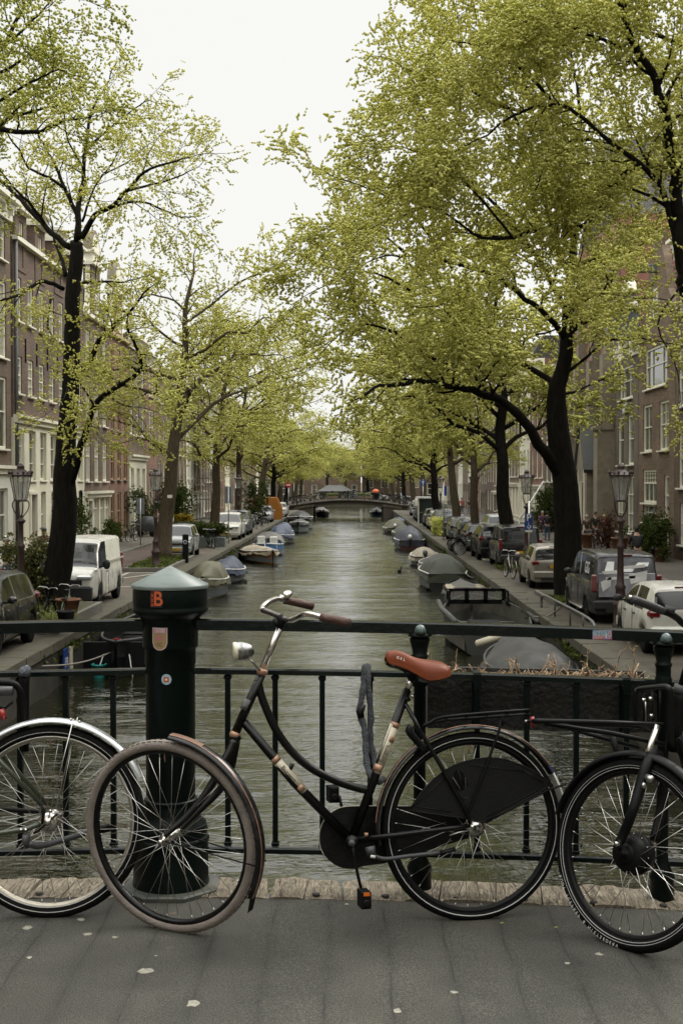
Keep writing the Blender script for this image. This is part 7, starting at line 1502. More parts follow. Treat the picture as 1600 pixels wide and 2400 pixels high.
# ------------------------------------------------------------------ foreground bicycles
def basis(axis, upv=(0, 0, 1)):
    a = Vector(axis).normalized(); u = (Vector(upv) - a * a.dot(Vector(upv))).normalized(); r = u.cross(a); return r, u, a
def arc_pts(c, r, u, R_, a0, a1, n=40):
    return [c + (r * math.cos(R(a0 + (a1 - a0) * i / n)) + u * math.sin(R(a0 + (a1 - a0) * i / n))) * R_ for i in range(n + 1)]
spoke_me = {}
def wheel(parent, c, axis, Ro, tr, tyre_m, rim_m, stripe=None, nsp=36, hub_r=.02, hub_w=.07, hub_m=None, spoke_m=SPK, rimw=.018, near=-1, stripes2=False, orim=None, hubc=None):
    """wheel in the parent's frame: c centre, axis = axle direction (pointing away from the camera)"""
    c = Vector(c); r, u, a = basis(axis)
    M = fr(c, r, u, a)                       # local: x,y in wheel plane, z = axle (away from camera)
    w = mk('wheel', None, parent); w.matrix_local = M
    def ring(R_, sec, n=72):
        return [[Vector(((R_ + s[0]) * math.cos(2 * math.pi * i / n), (R_ + s[0]) * math.sin(2 * math.pi * i / n), s[1])) for s in sec] for i in range(n + 1)]
    m = MB(); k = 12
    m.grid(ring(Ro - tr, [(tr * math.cos(2 * math.pi * j / k), tr * math.sin(2 * math.pi * j / k)) for j in range(k)]), 0, True, True); m.build('tyre', tyre_m, w)
    # tread blocks on the shoulder
    Rr = Ro - 2 * tr + .004
    sec = [(0, -.011), (.006, -.0135), (-.004, -.0125), (-.012, -.009), (-.015, 0), (-.012, .009), (-.004, .0125), (.006, .0135), (0, .011)]
    MB().grid(ring(Rr, sec), 0, True, True).build('rim', rim_m, w)
    if orim: MB().grid(ring(Rr, [(.003, -.0145), (.0065, -.0165), (.009, -.0155)]), 0, True, True).build('rim_stripe', orim, w)
    if stripe:
        q = 1.0; z = tr * .93; mm = MB().grid(ring(Ro - tr, [(.001, -z - .0006), (-.0035, -z - .0012), (-.006, -z + .001)]), 0, True, True); mm.build('reflective_stripe', stripe, w)
    if stripes2:
        MB().grid(ring(Ro - tr, [(-.010, -tr * .84 - .001), (-.0125, -tr * .8 - .002), (-.0145, -tr * .72)]), 0, True, True).build('reflective_stripe', stripe, w)
    hm = hub_m or CHROME; h = hub_w / 2
    MB().lathe([(.006, -h - .022), (.009, -h - .016), (.009, -h - .008), (hub_r * .8, -h), (hub_r * 1.25, -h + .002), (hub_r * 1.25, -h + .006), (hub_r * .7, -h + .01), (hub_r * .7, h - .01), (hub_r * 1.25, h - .006), (hub_r * 1.25, h - .002), (hub_r * .8, h), (.009, h + .01), (.006, h + .02)], 18).build('hub', hm, w)
    key = (round(Rr, 3), round(hub_r, 3), round(hub_w, 3), spoke_m.name)
    if key not in spoke_me:
        out = []
        for sd in (-1, 1):
            for tw in (-1, 1):
                a_ = tw * R(58); p0 = Vector((hub_r * 1.15 * math.cos(a_), hub_r * 1.15 * math.sin(a_), sd * (h - .004))); p1 = Vector((Rr - .012, 0, 0))
                mm = MB(); mm.tube([p0, p1], .0011, 5); mm.tube([p1 - (p1 - p0).normalized() * .014, p1], .0019, 5); out.append(mm.mesh('spoke', spoke_m))
        spoke_me[key] = out
    for i in range(nsp):
        me = spoke_me[key][(i % 2) * 2 + ((i // 2) % 2)]
        mk('spoke', me, w, (0, 0, 0), (0, 0, 2 * math.pi * (i + .5) / nsp))
    # valve
    a_ = 1.55; MB().tube([(math.cos(a_) * (Rr - .012), math.sin(a_) * (Rr - .012), 0), (math.cos(a_) * (Rr - .045), math.sin(a_) * (Rr - .045), 0)], .0028, 6).build('valve', COPPER, w)
    return w, M

# ---- the omafiets -------------------------------------------------
Rc = WZp(1103, 2152, DK - .012); Fc = WZp(398, 2199, DK - .006)
bike = thing('bicycle', 'black step-through city bicycle with tan saddle and taupe front tyre leaning on the railing', 'bicycle', (Rc + Fc) / 2)
BO = bike.location.copy()
lean = R(6.0)
bd = (Rc - Fc); bd.z = 0; bd.normalize()
perp = Vector((-bd.y, bd.x, 0))              # away from the camera
if perp.y < 0: perp = -perp
bup = (Vector((0, 0, 1)) * math.cos(lean) + perp * math.sin(lean)).normalized()
bn = bd.cross(bup).normalized()
if bn.y > 0: bn = -bn                          # towards the camera
def BP(px, py, off=0.0):
    d = ray(px, py); o = Vector((0, 0, CAMZ)); p0 = Fc + bn * off
    t = (p0 - o).dot(bn) / d.dot(bn); return o + d * t - BO
def bt(name, pts, r, mat_, off=0, n=10, parent=None, sm=0, flat=1.0, caps=True):
    P = [BP(*p) if len(p) == 3 else BP(p[0], p[1], off) for p in pts]
    if sm: P = smooth_path(P, sm); r = r if not hasattr(r, '__len__') else list(np.interp(np.linspace(0, 1, len(P)), np.linspace(0, 1, len(r)), r))
    return MB().tube(P, r, n, flat=flat, caps=caps).build(name, mat_, parent or bike)
RW = .352
rc = Rc - BO + bup * RW
wheel(bike, BP(1106, 1935), -bn, .350, .0195, RUB, BLKM, WHITES, orim=None, hub_r=.028, hub_w=.09)
fax = Vector((.40, .9, .075)).normalized()
fc_ = BP(398, 1961)
fw, FM = wheel(bike, fc_, fax, .354, .020, TAUPE, BLKP, None, orim=None, hub_r=.017, hub_w=.075)
# tread sipes on the taupe tyre: small raised blocks on the shoulder
m = MB()
for k in range(90):
    a_ = 2 * math.pi * k / 90; M_ = Matrix.Rotation(a_, 4, 'Z')
    for sd in (-1, 1): m.box((.3505, 0, sd * .0095), (.005, .016, .006), 0, M_ @ Matrix.Rotation(sd * .5, 4, 'Y') if False else M_)
o = m.build('tread_blocks', TAUPE, fw); o['kind'] = 'stuff'
def tyre_text(parent, txt, Rt, z, size, mat_, a0, step, flip=1):
    for i, ch in enumerate(txt):
        if ch == ' ': continue
        a_ = R(a0 + i * step * flip)
        M_ = Matrix.Rotation(a_, 4, 'Z') @ fr((Rt, 0, -z), (0, -flip * 1, 0), (flip * 1, 0, 0), (0, 0, -1) if True else (0, 0, 1))
        text_obj('tyre_letter', ch, size, mat_, M_, parent)
# frame
bt('head_tube', [(614, 1578), (550, 1722)], .0165, BLKP)
for a_, b_ in (((616, 1568), (612, 1583)), ((553, 1716), (548, 1729))):
    bt('headset_cup', [a_, ((a_[0] + b_[0]) / 2, (a_[1] + b_[1]) / 2), b_], [.0195, .0215, .018], COPPER)
bt('quill_stem', [(616, 1566), (659, 1464)], .0125, CHROME)
bt('down_tube', [(572, 1692), (690, 1834), (822, 1968)], .0172, BLKP)
bt('curved_top_tube', [(604, 1592), (613, 1632), (630, 1676), (650, 1716), (683, 1761), (724, 1797), (773, 1824), (823, 1843), (862, 1852)], .0150, BLKP, sm=4)
bt('frame_bridge', [(678, 1806), (686, 1790)], .008, BLKP)
bt('seat_tube', [(954, 1617), (889, 1791), (824, 1969)], .0168, BLKP)
bt('seat_post', [(954, 1618), (964, 1588)], .0132, CHROME)
bt('seat_post_clamp', [(962, 1596), (968, 1578)], [.014, .019], BLKM)
bt('clamp_bolt', [(948, 1640, .0), (957, 1638, .02)], .010, BLKM); bt('clamp_bolt', [(966, 1632, .005), (966, 1632, .016)], .0065, CHROME)
for sd in (.042, -.048):
    bt('seat_stay', [(950, 1650, sd * .3), (984, 1712, sd * .8), (1040, 1809, sd * 1.3), (1088, 1893, sd * 1.35), (1102, 1930, sd * 1.35)], .0078, BLKP)
    bt('chain_stay', [(832, 1968, sd * .6), (950, 1955, sd), (1052, 1942, sd * 1.2), (1102, 1935, sd * 1.3)], [.011, .0105, .0095, .007], BLKP)
bt('bottom_bracket', [(824, 1973, .045), (824, 1973, -.045)], .0235, BLKP, n=16)
# decals: the brand lettering on cream bands
def band(name, p0, p1, rad, mat_, w=None): return bt(name, [p0, p1], rad, mat_, n=16)
band('decal', (641, 1775), (712, 1855), .0176, CREAM); band('decal_trim', (641, 1775), (650, 1785), .0179, COPPER); band('decal_trim', (699, 1841), (709, 1852), .0179, COPPER)
band('decal', (924.5, 1697), (882, 1812), .0172, CREAM); band('decal_trim', (926, 1693), (922, 1705), .0175, COPPER); band('decal_trim', (915, 1725), (910.5, 1738), .0176, COPPER); band('decal_trim', (889, 1792), (883.5, 1807), .0175, COPPER)
def bike_text(txt, p0, p1, size, mat_, rad, name='lettering'):
    a, b = BP(*p0), BP(*p1); d = (b - a).normalized(); c = (a + b) / 2
    tocam = (Vector((0, 0, CAMZ)) - BO - c); n_ = (tocam - d * tocam.dot(d)).normalized(); u = n_.cross(d)
    return text_obj(name, txt, size, mat_, fr(c + n_ * (rad + .0006), d, u, n_), bike)
bike_text('Burgers', (650, 1785), (700, 1841), .024, BLKT, .0178)
bike_text('Burgers', (889, 1796), (911, 1737), .022, BLKT, .0174)
# fork: near and far blades
bt('fork_crown', [(556, 1722), (546, 1738)], [.02, .021], BLKP)
ctr = BP(398, 1961)
for s_, pts in ((1, [(549, 1736), (538, 1762), (520, 1795), (497, 1838), (468, 1880), (432, 1920), (404, 1944), (386, 1961)]),
                (-1, [(553, 1736), (548, 1764), (540, 1800), (524, 1838), (500, 1868), (462, 1905), (430, 1938), (414, 1955)])):
    P = []
    for i, p in enumerate(pts):
        f = i / 7; P.append(BP(p[0], p[1], .02 * s_ + s_ * .035 * min(1, f * 2) - (0.05 * f if False else 0)))
    P = smooth_path(P, 3); rr = list(np.interp(np.linspace(0, 1, len(P)), [0, .3, .7, 1], [.0165, .0165, .012, .008]))
    MB().tube(P, rr, 10).build('fork_blade', BLKP, bike)
for s_ in (1, -1):
    c0 = fc_ + fax * (-.055 * s_); MB().tube([c0, c0 - fax * .012 * s_], .010, 6).build('axle_nut', CHROME, bike)
# front mudguard and stay (in the front wheel's frame)
FMl = FM
def mud(parent, Rm, a0, a1, wd, mat_, n=36, name='mudguard', dep=.012, thick=.0015, zs=0):
    m = MB(); sec = [(-dep, -wd / 2), (-dep * .35, -wd * .42), (0, -wd * .2), (.001, 0), (0, wd * .2), (-dep * .35, wd * .42), (-dep, wd / 2)]
    sec = sec + [(s[0] - thick, s[1] * .97) for s in sec[::-1]]
    m.grid([[Vector(((Rm + s[0]) * math.cos(R(a0 + (a1 - a0) * i / n)), (Rm + s[0]) * math.sin(R(a0 + (a1 - a0) * i / n)), s[1] + zs)) for s in sec] for i in range(n + 1)], 0, True, True)
    return m.build(name, mat_, parent)
# wheel-local x axis: r ; find its sign on screen (x to the right)
r_, u_, a_ = basis(fax); FS = 1 if r_.x > 0 else -1
def ang(deg): return deg if FS > 0 else 180 - deg
MUDP = pm('worn black mudguard enamel', (.006, .006, .0065), .25, coat=.15, grime=.5, gcol=(.05, .047, .05), gs=14, spec=.3)
mud(fw, .378, ang(86), ang(-28), .056, MUDP); mud(fw, .3795, ang(86), ang(-28), .004, COPPER, name='mudguard_lining', dep=.001, zs=-.012)
mud(fw, .3805, ang(86), ang(66), .03, pm('faded orange tip', (.17, .085, .05), .5), name='mudguard_tip', dep=.002)
m = MB(); a1 = R(ang(-8)); m.tube([(0, 0, -.045), (math.cos(a1) * .375, math.sin(a1) * .375, -.03)], .0028, 6); m.build('mudguard_stay', BLKM, fw)
m = MB(); a1 = R(ang(-8)); m.tube([(0, 0, .045), (math.cos(a1) * .375, math.sin(a1) * .375, .03)], .0028, 6); m.build('mudguard_stay', BLKM, fw)
m = MB(); a1, a2 = R(ang(-26)), R(ang(-36)); m.add([(math.cos(a1) * .372, math.sin(a1) * .372, -.026), (math.cos(a1) * .372, math.sin(a1) * .372, .026), (math.cos(a2) * .392, math.sin(a2) * .392, .02), (math.cos(a2) * .392, math.sin(a2) * .392, -.02)], [(0, 1, 2, 3)]); m.build('mud_flap', RUB, fw)
# rear mudguard etc. use the rear wheel frame
rw = [c for c in bpy.data.objects if c.parent == bike and c.name.startswith('wheel')][0]
r2, u2, a2_ = basis(-bn); RS = 1 if r2.x > 0 else -1
def an2(deg): return deg if RS > 0 else 180 - deg
mud(rw, .3745, an2(188), an2(28), .058, MUDP); mud(rw, .376, an2(175), an2(35), .004, COPPER, name='mudguard_lining', dep=.001, zs=-.013)
mud(rw, .3755, an2(30), an2(1), .06, WHT, name='mudguard_tail')
mud(rw, .3765, an2(35), an2(30), .06, pm('blue tape', (.02, .02, .09), .5), name='mudguard_tape')
# dress guard
pts = [(957, 1899), (972, 1878), (990, 1853), (1015, 1826), (1044, 1804), (1064, 1793), (1086, 1785), (1112, 1779), (1139, 1776), (1165, 1777), (1189, 1781), (1222, 1793), (1251, 1807), (1275, 1824), (1291, 1839), (1262, 1857), (1212, 1884), (1165, 1911), (1136, 1927), (1115, 1926), (1098, 1920), (1060, 1914), (1023, 1909), (985, 1903)]
def panel(name, pts, off, mat_, th=.003, parent=None, hole=None):
    P = [BP(x, y, off) for x, y in pts]; c = sum(P, Vector()) / len(P)
    m = MB(); n = len(P)
    if hole:
        H = [BP(x, y, off) for x, y in hole]; k = len(H)
        # connect the outline to the hole by nearest index strips
        hi = [min(range(k), key=lambda j: (P[i] - H[j]).length) for i in range(n)]
        vs = P + H; fs = []
        for i in range(n):
            j = (i + 1) % n; a, b = hi[i], hi[j]; fs.append((i, j, n + a))
            st = a; guard = 0
            dirn = 1 if ((b - a) % k) <= k / 2 else -1
            while st != b and guard < k: nx = (st + dirn) % k; fs.append((j, n + nx, n + st)); st = nx; guard += 1
        m.add(vs, fs, 0, True)
    else:
        for q in (0, -th): m.add([p + bn * q for p in P] + [c + bn * q], [(i, (i + 1) % n, n) for i in range(n)], 0, True)
    o = m.build(name, mat_, parent or bike)
    MB().tube(P, .0024, 5, closed=True).build(name + '_edge', mat_, o); return o
GUARD = pm('black dress guard plastic', (.007, .007, .0065), .45, bump=.15, bs=120, var=.25, vs=7, spec=.25)
hole = [(1064, 1808), (1060, 1822), (1060, 1836), (1066, 1848), (1078, 1854), (1092, 1850), (1096, 1840), (1092, 1826), (1084, 1810), (1074, 1803)]
dg = panel('dress_guard', pts, .046, GUARD, hole=hole)
panel('dress_guard', [(x + 4, y + 2) for x, y in pts], -.05, GUARD)
for a_, b_ in (((962, 1896), (1052, 1812)), ((975, 1890), (1056, 1902)), ((1100, 1792), (1230, 1808)), ((1230, 1808), (1272, 1834)), ((1140, 1914), (1268, 1846))):
    bt('moulded_rib', [a_, b_], .0016, GUARD, off=.0475, n=5)
bt('guard_text', [(1088, 1868), (1088, 1874)], .0014, GREYP, off=.049, n=5); bt('guard_text', [(1095, 1868), (1095, 1874)], .0014, GREYP, off=.049, n=5)
bt('guard_stay', [(1138, 1925), (1215, 1888), (1286, 1850), (1325, 1838)], .0042, BLKM, off=.045)
# carrier
for sd in (.055, -.055, 0):
    bt('carrier_rail', [(992, 1705, sd * .7), (1006, 1696, sd), (1044, 1688, sd), (1140, 1681, sd), (1241, 1674, sd)], .0052, BLKM, sm=2)
for sd in (.062, -.062):
    bt('carrier_side_rail', [(990, 1702, sd), (1010, 1692, sd), (1035, 1681, sd), (1140, 1671, sd), (1238, 1664, sd)], .0055, BLKM, sm=2)
for px, py in ((1046, 1683), (1092, 1679), (1140, 1675), (1188, 1671), (1237, 1668)):
    bt('carrier_crossbar', [(px, py, .062), (px, py, -.062)], .0046, BLKM)
for sd in (.05, -.05):
    bt('carrier_strut', [(1176, 1683, sd), (1168, 1715, sd), (1130, 1820, sd * 1.05), (1098, 1903, sd), (1096, 1920, sd)], .0052, BLKM)
    bt('carrier_bracket', [(1176, 1678, sd), (1177, 1700, sd)], .011, BLKM, flat=.4)
bt('tail_reflector', [(1246, 1680, .03), (1249, 1704, .03)], .0085, RED, n=8); bt('reflector_bracket', [(1230, 1690, .01), (1244, 1692, .02)], .008, BLKM); bt('reflector_bolt', [(1228, 1690, .02), (1234, 1690, .03)], .004, CHROME)
# frame lock on the seat stays
bt('ring_lock', [(962, 1702, .05), (958, 1712, .055), (966, 1725, .055), (980, 1740, .052), (996, 1762, .05)], [.013, .015, .014, .014, .011], BLKM, sm=2)
bt('ring_lock_arm', [(975, 1732, .055), (984, 1748, .055), (994, 1768, .054)], .009, GUARD)
# chain case
m = MB(); cc = (821, 1963)
def case_outline():
    P = []
    for k in range(22): a_ = R(80 + 205 * k / 21); P.append((cc[0] + math.cos(a_) * 73.5, cc[1] - math.sin(a_) * 73.5))
    return P[::1]
co = case_outline() + [(850, 2030), (899, 2024), (958, 2006), (1040, 1982), (1105, 1962), (1124, 1950), (1126, 1936), (1108, 1918), (1050, 1900), (957, 1889), (880, 1889), (840, 1889)]
CASE = pm('black vinyl chain case', (.005, .005, .005), .5, bump=.3, bs=30, var=.3, vs=9, grime=.2, gcol=(.02, .018, .014), gs=14, spec=.2)
for of in (-.03,):
    P = [BP(x, y, of) for x, y in co]; P2 = [BP(x, y, of - .028) for x, y in co]; c1 = BP(860, 1960, of); c2 = BP(860, 1960, of - .028); n = len(P); m = MB()
    m.add(P + P2 + [c1, c2], [(i, (i + 1) % n, n + (i + 1) % n, n + i) for i in range(n)] + [(i, 2 * n, (i + 1) % n) for i in range(n)] + [(n + (i + 1) % n, 2 * n + 1, n + i) for i in range(n)], 0, False)
    m.build('chain_case', CASE, bike)
bt('chain_case_piping', [(957, 1889), (880, 1889), (845, 1889), (821, 1889.5), (800, 1892), (780, 1901), (762, 1918), (751, 1941), (747.5, 1965), (751, 1988), (760, 2006)], .0019, pm('ivory piping', (.45, .42, .33), .5), off=-.0305, n=6, sm=2)
# cranks and pedals
bt('crank_arm', [(825, 1976, .055), (829, 2005, .06), (838, 2050, .062), (846, 2085, .064)], [.0115, .0105, .0095, .009], BLKM, n=8, flat=.6)
bt('crank_bolt', [(824, 1976, .052), (824, 1976, .07)], .0125, GREYP, n=12)
def pedal(px, py, off, parent=bike, w=.08):
    c = BP(px, py, off); e1 = bd; e2 = bup; e3 = bn
    M = fr(c, e1, e2, e3); p = mk('pedal', None, parent)
    MB().box((0, 0, 0), (.036, .058, .085), 0, M, bev=.005).build('pedal_block', RUB, p)
    if off > 0: MB().box((0, .024, 0.044), (.022, .012, .004), 0, M).build('pedal_reflector', ORNG, p)
    MB().lathe([(.013, 0), (.013, .003), (.009, .004)], 14, 0, M @ Matrix.Translation((0, -.008, .043))).build('pedal_cap', BLKM, p)
pedal(853, 2106, .115); bt('pedal_axle', [(848, 2088, .062), (853, 2100, .08)], .007, BLKM)
bt('crank_arm', [(824, 1970, -.06), (810, 1925, -.062), (800, 1890, -.064), (795, 1865, -.066)], [.011, .010, .0095, .009], BLKM, n=8, flat=.6)
pedal(779, 1860, -.11)
# kickstand
bt('kickstand_pivot', [(866, 1984, .04), (870, 2004, .045)], [.019, .018], GREYP, n=10)
bt('kickstand_leg', [(870, 2002, .045), (900, 2013, .05), (960, 2006, .05), (1030, 1999, .05)], .0075, GREYP, sm=3); bt('kickstand_foot', [(1030, 1999, .05), (1066, 1990, .05)], [.012, .013], BLKM, flat=.6)
bt('cable_clip', [(868, 2006, .058), (878, 2009, .058)], .0065, WHT)
bt('kickstand_bolt', [(858, 1952, .04), (858, 1960, .04)], .008, COPPER)
# axle hardware
bt('axle_nut', [(1106, 1938, .06), (1106, 1938, .078)], .0095, CHROME, n=6); bt('guard_bolt', [(1095, 1916, .048), (1095, 1916, .058)], .0065, CHROME, n=8)
bt('brake_arm', [(1052, 1958, .052), (1075, 1950, .052), (1098, 1946, .05)], .006, ALU, flat=.5)
# headlamp
lam = mk('headlamp', None, bike)
c = BP(572, 1526, .05); ax = (BP(548, 1528, .05) - BP(596, 1524, .05)).normalized()
rr_, uu_, aa_ = basis(ax); M = fr(c, rr_, uu_, aa_)
SHELL = pm('pitted chrome lamp shell', (.35, .35, .34), .3, 1, var=.4, vs=50, grime=.7, gcol=(.06, .05, .04), gs=40)
MB().lathe([(.001, -.038), (.012, -.036), (.022, -.028), (.029, -.014), (.0335, .004), (.035, .02), (.034, .028)], 24, 0, M).build('lamp_shell', SHELL, lam)
MB().lathe([(.0345, .026), (.036, .029), (.0355, .038), (.030, .041), (.012, .042)], 24, 0, M).build('lamp_lens', pm('cream lamp glass', (.6, .56, .42), .25, coat=.5), lam)
bt('lamp_bracket', [(584, 1546, .05), (592, 1552, .04), (603, 1565, .02), (612, 1572, .01)], [.0055, .007, .006, .006], ALU, parent=lam, flat=.5)
# handlebar
hb = mk('handlebar', None, bike)
bt('stem_head', [(655, 1475), (660, 1455), (655, 1441)], [.0125, .017, .016], BLKM, parent=hb)
bt('stem_clamp', [(645, 1452, .0), (650, 1468, .01)], [.012, .009], BLKM, parent=hb)
BARB = pm('tarnished bar chrome', (.12, .11, .10), .25, .8, var=.5, vs=20)
bt('bar', [(657, 1446, .0), (637, 1437, -.03), (617, 1430, -.08)], .0108, BARB, parent=hb, sm=3)
bt('bar', [(617, 1430, -.08), (615, 1424, -.11), (625, 1414, -.15), (638, 1407, -.2), (652, 1403.5, -.24), (670, 1407, -.27)], .0108, CHROME, parent=hb, sm=3)
bt('grip', [(667, 1406.5, -.27), (675, 1408, -.275), (690, 1411, -.28), (712, 1416, -.29), (732, 1421, -.3)], [.0165, .0155, .016, .0165, .0165], GRIP, parent=hb, n=14)
bt('bar', [(660, 1448, .0), (672, 1453, .03), (684, 1453, .07), (700, 1446, .12), (713, 1440, .17), (728, 1440, .2), (755, 1447, .24)], .0108, CHROME, parent=hb, sm=3)
bt('bar_sleeve', [(660, 1448, .0), (672, 1453, .03), (682, 1453.5, .06)], .0118, BARB, parent=hb, sm=3)
bt('grip', [(753, 1446, .24), (762, 1449, .25), (785, 1452.5, .265), (806, 1457, .28), (820, 1460, .29)], [.0155, .0148, .0155, .0158, .0158], GRIP, parent=hb, n=14)
bt('bell_clamp', [(655, 1399, -.25), (667, 1404, -.26)], .011, ALU, parent=hb)
c = BP(673, 1392, -.26); MB().lathe([(.0, .012), (.012, .009), (.018, .003), (.020, -.006), (.018, -.009)], 18, 0, fr(c, (1, 0, 0), (0, .8, .6), (.3, -.5, .8))).build('bell', CHROME, hb)
# saddle
P = []
sta = [(903, 1540, 1549, .018), (907, 1530, 1553, .026), (915, 1525, 1557, .030), (930, 1524, 1561, .033), (947, 1528, 1568, .040), (962, 1536, 1576, .052), (975, 1541, 1585, .070), (990, 1544, 1592, .085), (1008, 1546.5, 1591, .094), (1025, 1549, 1587, .094), (1038, 1554, 1583, .084), (1046, 1561, 1579, .062), (1049, 1567, 1574, .035)]
sta2 = []
for i in range(len(sta) - 1):
    for k in range(3):
        f = k / 3; p0 = sta[max(i - 1, 0)]; p1 = sta[i]; p2 = sta[i + 1]; p3 = sta[min(i + 2, len(sta) - 1)]
        sta2.append([.5 * (2 * p1[q] + (p2[q] - p0[q]) * f + (2 * p0[q] - 5 * p1[q] + 4 * p2[q] - p3[q]) * f * f + (3 * p1[q] - p0[q] - 3 * p2[q] + p3[q]) * f ** 3) for q in range(4)])
sta2.append(sta[-1])
for px, yt, yb, hw in sta2:
    t = BP(px, yt, 0); b_ = BP(px, yb, 0); h = (t - b_).length * 1.0
    row = []
    for q in range(17):
        th = math.pi * q / 16; s_ = math.cos(th); y_ = math.sin(th)
        zz_ = (abs(y_) ** .62) * h; row.append(b_ + bn * (s_ * hw) + bup * (zz_ - .0))
    P.append(row)
sd_ = MB().grid(P, 0, True).build('saddle', SADL, bike)
P2 = [[row[0] - bup * .003] + [row[0].lerp(row[-1], k / 6) - bup * (.004 + .008 * math.sin(math.pi * k / 6)) for k in range(1, 6)] + [row[-1] - bup * .003] for row in P]
MB().grid(P2, 0, True).build('saddle_base', BLKM, sd_)
for of in (.02, -.02): bt('saddle_rail', [(920, 1556, of), (945, 1572, of), (962, 1592, of), (985, 1592, of), (1025, 1584, of)], .0035, BLKM, parent=sd_, sm=3)
for of in (.045, -.045): bt('saddle_spring', [(1012, 1594, of), (1018, 1586, of)], .012, BLKM, parent=sd_)
for k, (ch, x, y) in enumerate((('G', 932, 1541.5), ('E', 939.5, 1544), ('L', 947, 1546.5))):
    c = BP(x, y, .05); d = (BP(951, 1548, .05) - BP(928, 1540, .05)).normalized(); n_ = (bn + bup * .35).normalized(); n_ = (n_ - d * n_.dot(d)).normalized()
    # project onto saddle surface later: letters stand 1 mm proud of the leather
    text_obj('letter', ch, .014, WHTP, fr(c, d, n_.cross(d), n_), sd_)
# brake rod / frame sticker remains
bt('frame_sticker', [(583, 1640, .0), (572, 1664, .0)], .0172, pm('torn grey sticker', (.1, .1, .1), .5, var=.6, vs=60), n=12)

# ---- fabric chain lock hanging from the rail -----------------------
lp = W(858, 1600, 4.9)
lock = thing('chain_lock', 'chain lock in grey woven sleeve looped over the railing down to the bicycle', 'lock', lp)
def LP(px, py, Y): return W(px, py, Y) - lp
strand1 = [(862, 1568, 5.03), (857, 1560, 5.0), (854, 1570, 4.965), (853, 1592, 4.95), (850, 1618, 4.92), (845, 1650, 4.90), (843, 1674, 4.88), (852, 1700, 4.86), (856, 1726, 4.84), (857, 1750, 4.82), (858, 1777, 4.79), (862, 1802, 4.75), (872, 1822, 4.71), (888, 1832, 4.68), (898, 1826, 4.72)]
P = smooth_path([LP(*p) for p in strand1], 4); rr = [.0125 * (1 + .13 * math.sin(i * 1.25)) for i in range(len(P))]
MB().tube(P, rr, 10, flat=.8).build('sleeve', FABR, lock)
strand2 = [(862, 1568, 5.03), (862, 1559, 5.005), (862, 1572, 4.965), (862, 1600, 4.94), (866, 1640, 4.92), (869, 1680, 4.9), (867, 1712, 4.88), (869, 1742, 4.86), (875, 1770, 4.83), (879, 1792, 4.8), (884, 1812, 4.76)]
P = smooth_path([LP(*p) for p in strand2], 4); rr = [.0115 * (1 + .14 * math.sin(i * 1.25 + 1)) for i in range(len(P))]
MB().tube(P, rr, 10, flat=.8).build('sleeve', FABR, lock)
MB().tube([LP(850, 1652, 4.89), LP(843, 1668, 4.875), LP(846, 1682, 4.87)], [.012, .016, .013], 10).build('lock_body', BLKM, lock)

# ---- left bicycle: rear end with silver mudguard ------------------
lb0 = WZp(114, 2154, DK - .01)
lb = thing('bicycle', 'olive green bicycle with silver mudguard at the left edge, only its rear wheel in view', 'bicycle', lb0)
lc = Vector((0, .04, .357))
lax = Vector((.0, 1, -.10)).normalized()
RIMS = pm('champagne anodised rim', (.45, .41, .34), .38, .7, var=.15, vs=30)
lw, LM = wheel(lb, lc, lax, .357, .0225, RUB, RIMS, WHITES, hub_r=.03, hub_w=.085, orim=BLKT, stripes2=False)
r3, u3, a3 = basis(lax); LS = 1 if r3.x > 0 else -1
def an3(d): return d if LS > 0 else 180 - d
MB().grid([[Vector(((.306 + s[0]) * math.cos(6.2832 * i / 72), (.306 + s[0]) * math.sin(6.2832 * i / 72), s[1])) for s in [(.006, -.0185), (.0085, -.0195), (.010, -.0185)]] for i in range(73)], 0, True, True).build('reflective_stripe', WHITES, lw)
SILV = pm('brushed silver mudguard', (.62, .64, .65), .33, .85, var=.08, vs=6)
mud(lw, .3835, an3(178), an3(26), .062, SILV, dep=.016)
MB().tube([(.0, 0, -.052), (math.cos(R(an3(77))) * .392, math.sin(R(an3(77))) * .392, -.036)], .0022, 6).build('mudguard_stay', SPK, lw)
MB().tube([(.0, 0, .052), (math.cos(R(an3(77))) * .392, math.sin(R(an3(77))) * .392, .036)], .0022, 6).build('mudguard_stay', SPK, lw)
for q in (74, 79): MB().ell((math.cos(R(an3(q))) * .386, math.sin(R(an3(q))) * .386, -.014), (.005, .005, .005), 8, 6).build('mudguard_rivet', CHROME, lw)
OLIVE = pm('olive green enamel', (.045, .055, .032), .3, coat=.5, var=.2, vs=12)
def LB(px, py, off): return W(px, py, lb0.y + .0 - off) - lb0
def lt(name, pts, r, mat_, sm=0, n=10, flat=1, parent=None):
    P = [LB(*p) for p in pts]; P = smooth_path(P, sm) if sm else P
    if hasattr(r, '__len__'): r = list(np.interp(np.linspace(0, 1, len(P)), np.linspace(0, 1, len(r)), r))
    return MB().tube(P, r, n, flat=flat).build(name, mat_, parent or lb)
lt('seat_stay', [(-120, 1650, .03), (0, 1784, .06), (98, 1886, .062)], .0085, OLIVE); lt('seat_stay', [(-100, 1650, -.08), (20, 1784, -.1), (112, 1886, -.1)], .0085, OLIVE)
lt('chain_stay', [(-200, 1985, .06), (0, 1953, .06), (60, 1944, .06), (95, 1930, .06)], .010, OLIVE); lt('chain_stay', [(-180, 1905, -.1), (0, 1896, -.1), (105, 1904, -.1)], .009, BLKM)
lt('dropout', [(97, 1885, .06), (103, 1905, .06), (100, 1930, .06)], [.012, .019, .014], BLKM, flat=.3)
lt('torque_arm', [(134, 1908, .065), (112, 1928, .065), (90, 1948, .065), (80, 1952, .065)], .011, BLKM, flat=.4)
